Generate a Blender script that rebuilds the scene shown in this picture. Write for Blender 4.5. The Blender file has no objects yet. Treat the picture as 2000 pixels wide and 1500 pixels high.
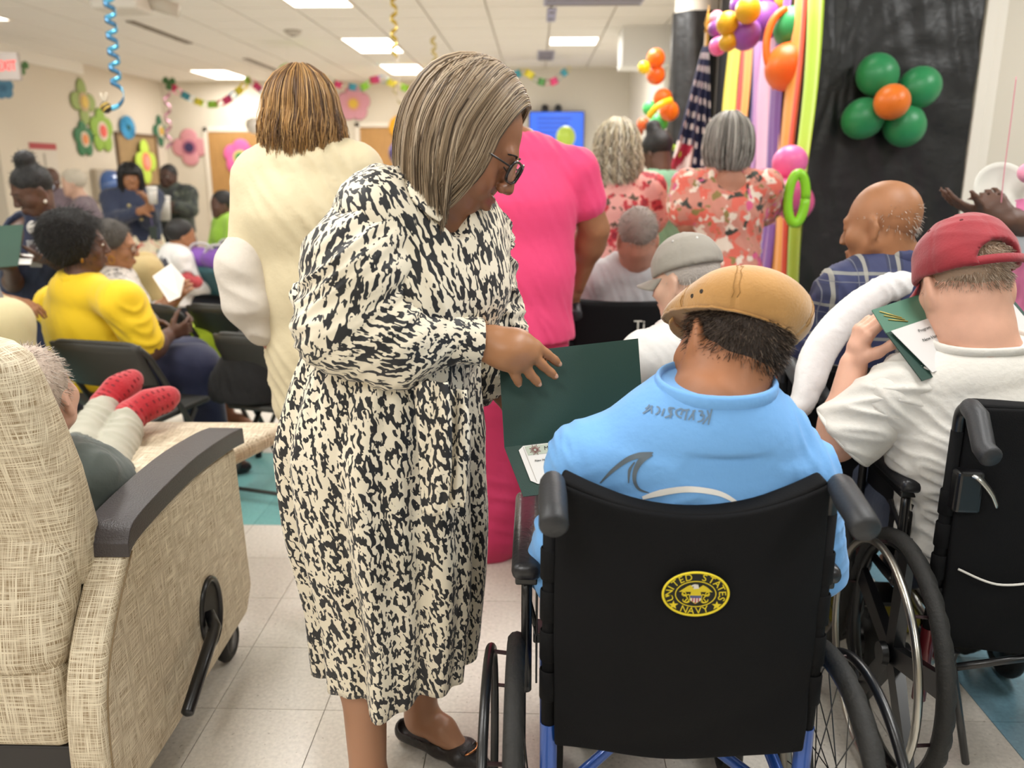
import bpy, bmesh, math, random
import numpy as np
from mathutils import Vector, Matrix, Euler

S = bpy.context.scene
COL = S.collection
rnd = random.Random(7)
rng = np.random.default_rng(11)
PI = math.pi

# ---------------------------------------------------------------- camera, world, exposure
F = 1600.0
CAMH = 1.45
TH = math.atan(415 / F)                       # downward pitch
PSI = math.atan(45 * math.cos(TH) / F)        # slight turn to the left
cam = bpy.data.cameras.new('camera')
cam.sensor_width = 36.0
cam.lens = 36.0 * F / 2000
cam.clip_start = 0.05
cam.dof.use_dof = True
cam.dof.focus_distance = 1.72
cam.dof.aperture_fstop = 2.6
camo = bpy.data.objects.new('camera', cam)
camo.location = (0, 0, CAMH)
camo.rotation_euler = (PI / 2 - TH, 0, PSI)
COL.objects.link(camo)
S.camera = camo
w = bpy.data.worlds.new('world')
S.world = w
w.use_nodes = True
w.node_tree.nodes['Background'].inputs[0].default_value = (1, 1, 1, 1)
w.node_tree.nodes['Background'].inputs[1].default_value = 0.3
S.view_settings.view_transform = 'Standard'
S.view_settings.look = 'None'
S.view_settings.gamma = 1
S.view_settings.use_curve_mapping = False
S.view_settings.exposure = 0.2
S.cycles.use_denoising = True
S.cycles.max_bounces = 6
S.cycles.diffuse_bounces = 4
CEIL = 2.95
LAMP_POWER = 56.0

def lamp(x, y, sx, sy, p, c=(1, .99, .965)):
    l = bpy.data.lights.new('ceiling_lamp', 'AREA')
    l.shape = 'RECTANGLE'
    l.size, l.size_y = sx, sy
    l.energy = p
    l.color = c
    o = bpy.data.objects.new('ceiling_lamp', l)
    o.location = (x, y, CEIL - .035)
    o['kind'] = 'helper'
    COL.objects.link(o)

# ---------------------------------------------------------------- picture <-> world helpers
def _rot():
    cx, sx = math.cos(PI / 2 - TH), math.sin(PI / 2 - TH)
    cz, sz = math.cos(PSI), math.sin(PSI)
    return np.array([[cz, -sz, 0], [sz, cz, 0], [0, 0, 1]]) @ np.array([[1, 0, 0], [0, cx, -sx], [0, sx, cx]])
RC = _rot()
CP = np.array([0, 0, CAMH])

def ray(x, y):
    return RC @ np.array([(x - 1000) / F, -(y - 750) / F, -1.0])

def U(x, y, Y):
    d = ray(x, y)
    return CP + d * (Y / d[1])

def G(x, y, z=0.0):
    d = ray(x, y)
    return CP + d * ((z - CAMH) / d[2])

def V(*a):
    return np.array(a, float)

def nrm(v):
    v = np.asarray(v, float)
    return v / (np.linalg.norm(v) + 1e-12)

# ---------------------------------------------------------------- materials
def srgb(h):
    if not isinstance(h, str):
        return tuple(h)
    h = h.lstrip('#')
    o = []
    for i in (0, 2, 4):
        c = int(h[i:i + 2], 16) / 255
        o.append(c / 12.92 if c <= .04045 else ((c + .055) / 1.055) ** 2.4)
    return tuple(o)

_M = {}
def M(name, c, rough=.6, metal=0., bump=None, var=None, spec=.5, sheen=0., attr=False, emit=0., trans=0., sub=0., coat=0., stretch=None, alpha=1.):
    if name in _M:
        return _M[name]
    m = bpy.data.materials.new(name)
    m.use_nodes = True
    nt = m.node_tree
    b = nt.nodes['Principled BSDF']
    c = srgb(c)
    b.inputs['Base Color'].default_value = (*c, 1)
    b.inputs['Roughness'].default_value = rough
    b.inputs['Metallic'].default_value = metal
    b.inputs['Specular IOR Level'].default_value = spec
    b.inputs['Sheen Weight'].default_value = sheen
    b.inputs['Transmission Weight'].default_value = trans
    b.inputs['Coat Weight'].default_value = coat
    b.inputs['Alpha'].default_value = alpha
    if sub:
        b.inputs['Subsurface Weight'].default_value = sub
        b.inputs['Subsurface Radius'].default_value = (.012, .005, .003)
        b.inputs['Subsurface Scale'].default_value = 1.0
    if emit:
        b.inputs['Emission Color'].default_value = (*c, 1)
        b.inputs['Emission Strength'].default_value = emit
    tc = nt.nodes.new('ShaderNodeTexCoord')
    vec = tc.outputs['Object']
    if stretch:
        mp = nt.nodes.new('ShaderNodeMapping')
        mp.inputs['Scale'].default_value = stretch
        nt.links.new(vec, mp.inputs[0])
        vec = mp.outputs[0]
    src = None
    if attr:
        a = nt.nodes.new('ShaderNodeAttribute')
        a.attribute_name = 'Col'
        src = a.outputs['Color']
    if var:
        n = nt.nodes.new('ShaderNodeTexNoise')
        n.inputs['Scale'].default_value = var[0]
        n.inputs['Detail'].default_value = 5
        nt.links.new(vec, n.inputs['Vector'])
        mr = nt.nodes.new('ShaderNodeMapRange')
        mr.inputs[1].default_value, mr.inputs[2].default_value = .3, .7
        mr.inputs[3].default_value, mr.inputs[4].default_value = 1 - var[1], 1 + var[1]
        nt.links.new(n.outputs['Fac'], mr.inputs[0])
        mx = nt.nodes.new('ShaderNodeMix')
        mx.data_type = 'RGBA'
        mx.blend_type = 'MULTIPLY'
        mx.inputs[0].default_value = 1
        if src is None:
            mx.inputs[6].default_value = (*c, 1)
        else:
            nt.links.new(src, mx.inputs[6])
        nt.links.new(mr.outputs[0], mx.inputs[7])
        src = mx.outputs[2]
    if src is not None:
        nt.links.new(src, b.inputs['Base Color'])
    if bump:
        n = nt.nodes.new('ShaderNodeTexNoise')
        n.inputs['Scale'].default_value = bump[0]
        n.inputs['Detail'].default_value = bump[2] if len(bump) > 2 else 3
        nt.links.new(vec, n.inputs['Vector'])
        bp = nt.nodes.new('ShaderNodeBump')
        bp.inputs['Strength'].default_value = bump[1]
        bp.inputs['Distance'].default_value = .01 if len(bump) < 4 else bump[3]
        nt.links.new(n.outputs['Fac'], bp.inputs['Height'])
        nt.links.new(bp.outputs[0], b.inputs['Normal'])
    _M[name] = m
    return m

def nodes_of(m):
    return m.node_tree, m.node_tree.nodes['Principled BSDF']

# ---------------------------------------------------------------- objects
def thing(name, loc=(0, 0, 0), rz=0., label=None, cat=None, group=None, kind=None):
    o = bpy.data.objects.new(name, None)
    o.empty_display_size = .1
    o.location = [float(v) for v in loc]
    o.rotation_euler = (0, 0, rz)
    COL.objects.link(o)
    return tag(o, label, cat, group, kind)

def tag(o, label=None, cat=None, group=None, kind=None):
    if label: o['label'] = label
    if cat: o['category'] = cat
    if group: o['group'] = group
    if kind: o['kind'] = kind
    return o

def base_of(p):
    t = np.zeros(3)
    while p is not None:
        t += np.array(p.location)
        p = p.parent
    return t

def link(name, me, parent=None, mat=None):
    o = bpy.data.objects.new(name, me)
    COL.objects.link(o)
    if mat is not None and not me.materials:
        me.materials.append(mat)
    if parent is not None:
        o.parent = parent
    return o

def mk(name, v, f, mat, parent=None, smooth=True, col=None, local=False, mi=None):
    """v (n,3), f list/array of faces -> one mesh object. World coordinates are made relative to the (unrotated) parent."""
    v = np.asarray(v, np.float32).reshape(-1, 3)
    if parent is not None and not local:
        v = v - base_of(parent).astype(np.float32)
    me = bpy.data.meshes.new(name)
    if isinstance(f, np.ndarray):
        n, k = f.shape
        me.vertices.add(len(v))
        me.vertices.foreach_set('co', v.ravel())
        me.loops.add(n * k)
        me.loops.foreach_set('vertex_index', f.astype(np.int32).ravel())
        me.polygons.add(n)
        me.polygons.foreach_set('loop_start', np.arange(0, n * k, k, dtype=np.int32))
        me.polygons.foreach_set('loop_total', np.full(n, k, np.int32))
        me.update(calc_edges=True)
    else:
        me.from_pydata(v.tolist(), [], [list(q) for q in f])
        me.update()
    mats = mat if isinstance(mat, (list, tuple)) else [mat]
    for m in mats:
        me.materials.append(m)
    if mi is not None:
        me.polygons.foreach_set('material_index', np.asarray(mi, np.int32))
    if smooth:
        me.polygons.foreach_set('use_smooth', np.ones(len(me.polygons), bool))
    if col is not None:
        a = me.color_attributes.new('Col', 'FLOAT_COLOR', 'POINT')
        c = np.ones((len(v), 4), np.float32)
        c[:, :3] = col
        a.data.foreach_set('color', c.ravel())
    return link(name, me, parent)

class MB:
    """collects boxes, tubes, lathes into one mesh"""
    def __init__(s):
        s.v = []; s.f = []; s.n = 0; s.m = []; s.cur = 0
    def add(s, v, f):
        v = np.asarray(v, float).reshape(-1, 3)
        s.v.append(v)
        for q in f:
            s.f.append([int(i) + s.n for i in q]); s.m.append(s.cur)
        s.n += len(v)
        return s
    def box(s, lo, hi, bev=0.):
        lo = np.asarray(lo, float); hi = np.asarray(hi, float)
        c = (lo + hi) / 2; h = (hi - lo) / 2
        return s.obox(c, h, np.eye(3), bev)
    def obox(s, c, h, A=np.eye(3), bev=0.):
        """oriented box, half sizes h, columns of A the axes"""
        bev = min(bev, min(h) * .95)
        if bev <= 0:
            q = np.array([[i, j, k] for i in (-1, 1) for j in (-1, 1) for k in (-1, 1)]) * h
            return s.add(q @ np.asarray(A).T + c, [(0, 1, 3, 2), (4, 6, 7, 5), (0, 4, 5, 1), (2, 3, 7, 6), (0, 2, 6, 4), (1, 5, 7, 3)])
        bm = bmesh.new()
        bmesh.ops.create_cube(bm, size=2)
        for q in bm.verts:
            q.co = Vector((q.co.x * h[0], q.co.y * h[1], q.co.z * h[2]))
        bmesh.ops.bevel(bm, geom=bm.edges[:], offset=bev, segments=3, affect='EDGES', profile=.5)
        bm.verts.index_update()
        vv = np.array([q.co[:] for q in bm.verts]); ff = [[q.index for q in fc.verts] for fc in bm.faces]
        bm.free()
        return s.add(vv @ np.asarray(A).T + c, ff)
    def tube(s, pts, r, n=8, cap=True, closed=False, flat=1.0):
        pts = np.asarray(pts, float)
        m = len(pts)
        r = np.broadcast_to(np.asarray(r, float), (m,))
        t = np.zeros_like(pts)
        if closed:
            t = np.roll(pts, -1, 0) - np.roll(pts, 1, 0)
        else:
            t[1:-1] = pts[2:] - pts[:-2]; t[0] = pts[1] - pts[0]; t[-1] = pts[-1] - pts[-2]
        t /= np.linalg.norm(t, axis=1)[:, None] + 1e-12
        up = np.array([0, 0, 1.]) if abs(t[0][2]) < .9 else np.array([1., 0, 0])
        u = nrm(np.cross(up, t[0])); vs = []
        for i in range(m):
            u = nrm(u - t[i] * (u @ t[i])); w_ = np.cross(t[i], u)
            for k in range(n):
                a = 2 * PI * k / n
                vs.append(pts[i] + r[i] * (math.cos(a) * u + flat * math.sin(a) * w_))
        f = []
        for i in range(m if closed else m - 1):
            j = (i + 1) % m
            for k in range(n):
                l = (k + 1) % n
                f.append((i * n + k, i * n + l, j * n + l, j * n + k))
        if cap and not closed:
            f.append(tuple(range(n - 1, -1, -1))); f.append(tuple((m - 1) * n + k for k in range(n)))
        return s.add(vs, f)
    def lathe(s, prof, c=(0, 0, 0), A=np.eye(3), n=24):
        """profile of (radius, height) about local z"""
        vs = []; f = []
        for (r, z) in prof:
            for k in range(n):
                a = 2 * PI * k / n
                vs.append((r * math.cos(a), r * math.sin(a), z))
        for i in range(len(prof) - 1):
            for k in range(n):
                l = (k + 1) % n
                f.append((i * n + k, i * n + l, (i + 1) * n + l, (i + 1) * n + k))
        return s.add(np.array(vs) @ np.asarray(A).T + np.asarray(c, float), f)
    def prism(s, poly, d, o=(0, 0, 0), A=np.eye(3)):
        """2-D polygon (x,y) in the plane of A's first two columns, thickness d along the third"""
        k = len(poly)
        v = [(p[0], p[1], 0) for p in poly] + [(p[0], p[1], d) for p in poly]
        f = [tuple(range(k - 1, -1, -1)), tuple(range(k, 2 * k))] + [(i, (i + 1) % k, k + (i + 1) % k, k + i) for i in range(k)]
        return s.add(np.array(v, float) @ np.asarray(A).T + np.asarray(o, float), f)
    def ell(s, c, r, A=np.eye(3), nu=20, nv=12):
        vs = []; f = []
        for i in range(nv + 1):
            p = PI * i / nv
            for k in range(nu):
                a = 2 * PI * k / nu
                vs.append((r[0] * math.sin(p) * math.cos(a), r[1] * math.sin(p) * math.sin(a), r[2] * math.cos(p)))
        for i in range(nv):
            for k in range(nu):
                l = (k + 1) % nu
                f.append((i * nu + k, (i + 1) * nu + k, (i + 1) * nu + l, i * nu + l))
        return s.add(np.array(vs) @ np.asarray(A).T + np.asarray(c, float), f)
    def build(s, name, mat, parent=None, smooth=False, local=False, auto=None):
        o = mk(name, np.concatenate(s.v), s.f, mat, parent, smooth, local=local, mi=s.m if isinstance(mat, (list, tuple)) else None)
        if auto:
            o.data.set_sharp_from_angle(angle=math.radians(auto))
        return o

def smoothed(o, ang=40):
    o.data.polygons.foreach_set('use_smooth', np.ones(len(o.data.polygons), bool))
    o.data.set_sharp_from_angle(angle=math.radians(ang))
    return o

def copy_tree(o, parent=None):
    c = o.copy()
    COL.objects.link(c)
    if parent is not None:
        c.parent = parent
    for ch in list(o.children):
        copy_tree(ch, c)
    return c

def frame(z, x=None):
    """matrix with third column z and first column near x"""
    z = nrm(z)
    x = np.array([1., 0, 0]) if x is None else np.asarray(x, float)
    if abs(nrm(x) @ z) > .98:
        x = np.array([0, 1., 0])
    x = nrm(x - z * (x @ z))
    return np.stack([x, np.cross(z, x), z], 1)

def cat(pts, n=8, closed=False):
    """Catmull-Rom through pts"""
    P = np.asarray(pts, float); m = len(P); out = []
    for i in range(m if closed else m - 1):
        if closed:
            a, b, c, d = P[(i - 1) % m], P[i], P[(i + 1) % m], P[(i + 2) % m]
        else:
            a, b, c, d = P[max(i - 1, 0)], P[i], P[i + 1], P[min(i + 2, m - 1)]
        for k in range(n):
            t = k / n
            out.append(.5 * (2 * b + (c - a) * t + (2 * a - 5 * b + 4 * c - d) * t * t + (3 * b - a - 3 * c + d) * t ** 3))
    if not closed:
        out.append(P[-1])
    return np.array(out)

# ---------------------------------------------------------------- implicit surfaces -> one continuous mesh
class Vol:
    def __init__(s, vox=.008):
        s.v = vox; s.ops = []
    def cap(s, a, b, ra, rb=None, k=.02, xd=None, sub=False):
        """tapered capsule; ra, rb radii or (across, deep) pairs, xd the across direction"""
        a = np.asarray(a, float); b = np.asarray(b, float)
        rb = ra if rb is None else rb
        s.ops.append(('c', a, b, ra, rb, k, xd, sub))
        return s
    def chain(s, pts, rs, k=.02, xd=None, n=0):
        pts = [np.asarray(p, float) for p in pts]
        if n:
            t = np.linspace(0, 1, len(pts)); q = cat(pts, n)
            tt = np.linspace(0, 1, len(q)); R = np.array([r if np.ndim(r) else (r, r) for r in rs], float)
            rs = [(np.interp(x, t, R[:, 0]), np.interp(x, t, R[:, 1])) for x in tt]
            if xd is None:
                rs = [r[0] for r in rs]
            pts = q
        for i in range(len(pts) - 1):
            s.cap(pts[i], pts[i + 1], rs[i], rs[i + 1], k, xd)
        return s
    def ell(s, c, r, A=np.eye(3), k=.02, sub=False):
        s.ops.append(('e', np.asarray(c, float), np.asarray(r, float), np.asarray(A, float), k, sub))
        return s
    def plane(s, p, n, k=0.):
        """keep the side opposite to n"""
        s.ops.append(('p', np.asarray(p, float), nrm(n), k))
        return s
    def shell(s, t):
        s.ops.append(('s', t)); return s
    def grow(s, o, tags=None):
        return s
    def mesh(s, smooth=2):
        v = s.v
        lo = np.full(3, 1e9); hi = -lo
        for o in s.ops:
            if o[0] == 'c' and not o[7]:
                m = max(np.max(o[3]), np.max(o[4])) + .01
                lo = np.minimum(lo, np.minimum(o[1], o[2]) - m); hi = np.maximum(hi, np.maximum(o[1], o[2]) + m)
            if o[0] == 'e' and not o[5]:
                m = o[2].max() + .01
                lo = np.minimum(lo, o[1] - m); hi = np.maximum(hi, o[1] + m)
        lo -= 3 * v; hi += 3 * v
        n = np.ceil((hi - lo) / v).astype(int) + 1
        ax = [(lo[i] + v * np.arange(n[i])).astype(np.float32) for i in range(3)]
        D = np.full(n, .5, np.float32)
        def sub(l, h):
            i0 = np.clip(np.floor((l - lo) / v).astype(int), 0, n - 1); i1 = np.clip(np.ceil((h - lo) / v).astype(int) + 1, 1, n)
            sl = tuple(slice(a, b) for a, b in zip(i0, i1))
            return sl, ax[0][sl[0]][:, None, None], ax[1][sl[1]][None, :, None], ax[2][sl[2]][None, None, :]
        for o in s.ops:
            if o[0] == 'c':
                _, a, b, ra, rb, k, xd, sb = o
                m = max(np.max(ra), np.max(rb)) + k + 2 * v
                sl, X, Y, Z = sub(np.minimum(a, b) - m, np.maximum(a, b) + m)
                ba = b - a; L2 = float(ba @ ba)
                dx, dy, dz = X - a[0], Y - a[1], Z - a[2]
                t = np.clip((dx * ba[0] + dy * ba[1] + dz * ba[2]) / L2, 0, 1) if L2 > 1e-10 else np.zeros(D[sl].shape, np.float32)
                qx, qy, qz = dx - t * ba[0], dy - t * ba[1], dz - t * ba[2]
                if xd is None and not np.ndim(ra) and not np.ndim(rb):
                    d = np.sqrt(qx * qx + qy * qy + qz * qz) - (ra + (rb - ra) * t)
                else:
                    ra2 = ra if np.ndim(ra) else (ra, ra); rb2 = rb if np.ndim(rb) else (rb, rb)
                    A = frame(ba if L2 > 1e-10 else (0, 0, 1), xd)
                    ex = qx * A[0, 0] + qy * A[1, 0] + qz * A[2, 0]
                    ey = qx * A[0, 1] + qy * A[1, 1] + qz * A[2, 1]
                    ez = qx * A[0, 2] + qy * A[1, 2] + qz * A[2, 2]
                    rx = ra2[0] + (rb2[0] - ra2[0]) * t; ry = ra2[1] + (rb2[1] - ra2[1]) * t; rz = np.minimum(rx, ry)
                    k0 = np.sqrt((ex / rx) ** 2 + (ey / ry) ** 2 + (ez / rz) ** 2)
                    k1 = np.sqrt((ex / rx ** 2) ** 2 + (ey / ry ** 2) ** 2 + (ez / rz ** 2) ** 2)
                    d = k0 * (k0 - 1) / np.maximum(k1, 1e-4)
                    d = np.where(k0 < .3, -rz * (1 - k0), d)
            elif o[0] == 'e':
                _, c, r, A, k, sb = o
                m = r.max() + k + 2 * v
                sl, X, Y, Z = sub(c - m, c + m)
                dx, dy, dz = X - c[0], Y - c[1], Z - c[2]
                ex = dx * A[0, 0] + dy * A[1, 0] + dz * A[2, 0]
                ey = dx * A[0, 1] + dy * A[1, 1] + dz * A[2, 1]
                ez = dx * A[0, 2] + dy * A[1, 2] + dz * A[2, 2]
                k0 = np.sqrt((ex / r[0]) ** 2 + (ey / r[1]) ** 2 + (ez / r[2]) ** 2)
                k1 = np.sqrt((ex / r[0] ** 2) ** 2 + (ey / r[1] ** 2) ** 2 + (ez / r[2] ** 2) ** 2)
                d = k0 * (k0 - 1) / np.maximum(k1, 1e-4)
                d = np.where(k0 < .3, -r.min() * (1 - k0), d)
            elif o[0] == 'p':
                X, Y, Z = ax[0][:, None, None], ax[1][None, :, None], ax[2][None, None, :]
                d = (X - o[1][0]) * o[2][0] + (Y - o[1][1]) * o[2][1] + (Z - o[1][2]) * o[2][2]
                D = np.maximum(D, d)
                continue
            elif o[0] == 's':
                D = np.abs(D + o[1] / 2) - o[1] / 2
                continue
            d = d.astype(np.float32)
            E = D[sl]
            if sb:
                d = -d
                h = np.maximum(k - np.abs(E - d), 0) / max(k, 1e-6)
                D[sl] = np.maximum(E, d) + h * h * k * .25
            else:
                h = np.maximum(k - np.abs(E - d), 0) / max(k, 1e-6)
                D[sl] = np.minimum(E, d) - h * h * k * .25
        D[0] = D[-1] = .5; D[:, 0] = D[:, -1] = .5; D[:, :, 0] = D[:, :, -1] = .5
        return nets(D, lo, v, smooth)

def nets(D, lo, v, smooth=2):
    s = D < 0
    a = s[:-1] | s[1:]; b = s[:-1] & s[1:]
    a = a[:, :-1] | a[:, 1:]; b = b[:, :-1] & b[:, 1:]
    a = a[:, :, :-1] | a[:, :, 1:]; b = b[:, :, :-1] & b[:, :, 1:]
    act = a & ~b
    idx = np.full(act.shape, -1, np.int32)
    ci = np.argwhere(act)
    idx[act] = np.arange(len(ci))
    acc = np.zeros((len(ci), 3)); cnt = np.zeros(len(ci))
    cor = {}
    for i in (0, 1):
        for j in (0, 1):
            for k in (0, 1):
                cor[i, j, k] = D[ci[:, 0] + i, ci[:, 1] + j, ci[:, 2] + k]
    for p in cor:
        for d in range(3):
            if p[d] == 0:
                q = list(p); q[d] = 1
                x, y = cor[p], cor[tuple(q)]
                m = (x < 0) != (y < 0)
                t = np.where(m, x / np.where(m, x - y, 1), 0)
                o = np.array(p, float)[None, :] + np.zeros((len(ci), 3)); o[:, d] += t
                acc[m] += o[m]; cnt[m] += 1
    P = lo + v * (ci + acc / np.maximum(cnt, 1)[:, None])
    Fs = []
    for d in range(3):
        sl0 = [slice(None)] * 3; sl1 = [slice(None)] * 3
        sl0[d] = slice(0, -1); sl1[d] = slice(1, None)
        x = s[tuple(sl0)]; y = s[tuple(sl1)]
        e = np.argwhere(x != y)
        u, w_ = (d + 1) % 3, (d + 2) % 3
        ok = (e[:, u] > 0) & (e[:, w_] > 0)
        e = e[ok]
        fl = x[e[:, 0], e[:, 1], e[:, 2]]
        def at(du, dw):
            c = e.copy(); c[:, u] -= du; c[:, w_] -= dw
            return idx[c[:, 0], c[:, 1], c[:, 2]]
        q = np.stack([at(1, 1), at(0, 1), at(0, 0), at(1, 0)], 1)
        q[~fl] = q[~fl][:, ::-1]
        Fs.append(q)
    Q = np.concatenate(Fs)
    Q = Q[(Q >= 0).all(1)]
    P = lap(P, Q, smooth)
    return P, Q

def lap(P, Q, it, w=.5):
    if not it:
        return P
    e0 = np.concatenate([Q[:, i] for i in range(4)]); e1 = np.concatenate([Q[:, (i + 1) % 4] for i in range(4)])
    n = len(P)
    deg = np.bincount(e0, minlength=n) + np.bincount(e1, minlength=n)
    for _ in range(it):
        for sg in (w, -w * .96 if it > 2 else w * 0):
            if sg == 0:
                continue
            A = np.stack([np.bincount(e0, P[e1, i], n) + np.bincount(e1, P[e0, i], n) for i in range(3)], 1) / np.maximum(deg, 1)[:, None]
            P = P + sg * (A - P)
    return P

def vnormals(P, Q):
    a = np.cross(P[Q[:, 2]] - P[Q[:, 0]], P[Q[:, 3]] - P[Q[:, 1]])
    N = np.zeros_like(P)
    for i in range(3):
        c = np.zeros(len(P))
        for k in range(4):
            c += np.bincount(Q[:, k], a[:, i], len(P))
        N[:, i] = c
    return N / (np.linalg.norm(N, axis=1)[:, None] + 1e-12)

def wob(P, fr, seed=0, n=5):
    """smooth pseudo-noise in about -1..1"""
    r = np.random.default_rng(seed)
    o = np.zeros(len(P))
    for i in range(n):
        d = r.normal(size=3); d /= np.linalg.norm(d)
        o += np.sin(P @ d * fr * r.uniform(.6, 1.6) + r.uniform(0, 6.3))
    return o / n * 1.4

def folds(P, d, fr, seed=0, warp=1., wf=9.):
    """cloth folds: irregular soft ridges running across direction d"""
    d = nrm(d)
    lo = fr * .2
    q = P * lo + d[None, :] * (P @ d)[:, None] * (fr - lo)
    w1 = wob(q, 1.5, seed, 7)
    rg = np.clip(1 - np.abs(w1) * 1.25, 0, 1) ** 1.3
    return (rg * 2.0 - .7) * np.clip(.55 + .7 * wob(P, wf, seed + 2), .08, 1.2)

def solid(name, vol, mat, parent, smooth=3, disp=None, col=None):
    P, Q = vol.mesh(smooth)
    if disp is not None:
        P = P + vnormals(P, Q) * disp(P)[:, None]
    return mk(name, P, Q, mat, parent, True, col=col(P) if callable(col) else col)

def strands(name, L, r, mat, parent, col=None, taper=.4):
    """L (s,n,3) polylines -> thin three-sided tubes in one mesh"""
    L = np.asarray(L, float); s, n, _ = L.shape
    T = np.gradient(L, axis=1); T /= np.linalg.norm(T, axis=2)[..., None] + 1e-12
    ref = rng.normal(size=(s, 1, 3))
    u = np.cross(T, ref); u /= np.linalg.norm(u, axis=2)[..., None] + 1e-12
    w_ = np.cross(T, u)
    rr = (np.asarray(r) * np.ones(s))[:, None] * (1 - (1 - taper) * np.linspace(0, 1, n) ** 2)[None, :]
    vs = np.stack([L + rr[..., None] * (math.cos(a) * u + math.sin(a) * w_) for a in (0, 2.094, 4.189)], 2)
    b = (np.arange(s)[:, None, None] * n + np.arange(n - 1)[None, :, None]) * 3
    k = np.arange(3)[None, None, :]; l = (k + 1) % 3
    Q = np.stack([b + k, b + l, b + 3 + l, b + 3 + k], 3).reshape(-1, 4)
    c = None
    if col is not None:
        c = np.repeat(np.asarray(col), n * 3, axis=0)
    o = mk(name, vs.reshape(-1, 3), Q, mat, parent, True, col=c)
    o['kind'] = 'stuff'
    return o
# ================================================================ THE SETTING
def hit(x, y, P0, n):
    d = ray(x, y)
    return CP + d * (((P0 - CP) @ n) / (d @ n))

wallc = M('wall_paint', '#ddd3c2', .75, bump=(60, .05))
wallc2 = M('wall_paint_white', '#e4ded2', .7, bump=(60, .05))
trimc = M('trim_paint', '#efe6d8', .5)
blackp = M('black_plastic', '#1d1c1c', .42, bump=(7, .35, 4, .03))

def slab(name, a, b, z0, z1, t, mat, away):
    """upright wall from a to b (x,y), thickness t to the side away from point 'away'"""
    a = V(*a, 0); b = V(*b, 0)
    n = nrm(np.cross(b - a, V(0, 0, 1)))
    if (V(*away, 0) - a) @ n > 0:
        n = -n
    q = [a, b, b + n * t, a + n * t]
    v = [(*p[:2], z0) for p in q] + [(*p[:2], z1) for p in q]
    f = [(3, 2, 1, 0), (4, 5, 6, 7)] + [(i, (i + 1) % 4, 4 + (i + 1) % 4, 4 + i) for i in range(4)]
    o = mk(name, v, f, mat, None, False)
    o['kind'] = 'structure'
    return o

YB, YT = 14.8, 13.0
LB = U(325, 300, YB)[:2]; LA = V(LB[0] - .1, 10.3)
xj = U(850, 300, YT)[0]
TR = U(1224, 300, YT)[:2]
RB = U(1325, 300, 8.6)[:2]
wall_left = slab('wall_left', LA, LB, 0, CEIL, .15, wallc, (0, 5))
slab('wall_left_return', (LA[0], 10.3), (-11, 10.3), 0, CEIL, .15, wallc, (0, 5))
wall_back = slab('wall_back', LB, (xj, YB), 0, CEIL, .15, wallc, (0, 5))
slab('wall_back_jog', (xj, YB), (xj, YT), 0, CEIL, .15, wallc, (-9, 5))
slab('wall_back_right', (xj, YT), TR, 0, CEIL, .15, wallc2, (0, 5))
slab('wall_far_right', TR, RB, 0, CEIL, .15, wallc2, (0, 5))
YP = 4.35
PL = U(1583, 300, YP)[0]; PR = U(1879, 300, YP)[0]
CQ = U(1392, 300, 6.9)[:2]
slab('wall_right_stage', (PL, YP + .02), CQ, 0, CEIL, .15, M('stage_black', '#222122', .5), (0, 5))
slab('wall_right_front', (PL, YP), (5.0, YP), 0, CEIL, .12, wallc, (2, 0))
slab('wall_right', (5.0, YP), (5.0, -3.6), 0, CEIL, .15, wallc, (0, 0))
slab('wall_behind', (5.0, -3.6), (-11, -3.6), 0, CEIL, .15, wallc, (0, 0))
slab('wall_left_near', (-11, -3.6), (-11, 10.3), 0, CEIL, .15, wallc, (0, 0))
slab('wall_right_link', CQ, RB, 0, CEIL, .15, wallc2, (0, 5))
# soffits
so = MB().box((-11, 4.5, 2.80), (LA[0] + .12, 12.3, CEIL)).build('trim_soffit_left', M('soffit', '#f2eee6', .6), None); so['kind'] = 'structure'
s0 = U(1216, 100, 9.4)
so = MB().box((s0[0], 9.4, 2.55), (s0[0] + 2.5, 9.9, CEIL)).build('trim_soffit_right', M('soffit_r', '#f2f2f0', .6), None); so['kind'] = 'structure'
# wall trim at the right of the black sheet
tx = U(1886, 150, YP)[0]
m = MB().box((PR + .005, YP - .05, 0), (PR + .065, YP, CEIL), .006).box((PR + .075, YP - .02, 0), (PR + .12, YP, CEIL), .004)
so = m.build('trim_door_casing', trimc, None); so['kind'] = 'structure'
for nm, a, b in (('baseboard_left', LA, LB), ('baseboard_back', LB, (xj, YB))):
    d = nrm(V(*b) - V(*a)); nn = V(d[1], -d[0])
    so = slab(nm, V(*a) + nn * .015, V(*b) + nn * .015, 0, .1, .012, M('baseboard_vinyl', '#5b4a40', .5), (0, 5))

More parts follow.
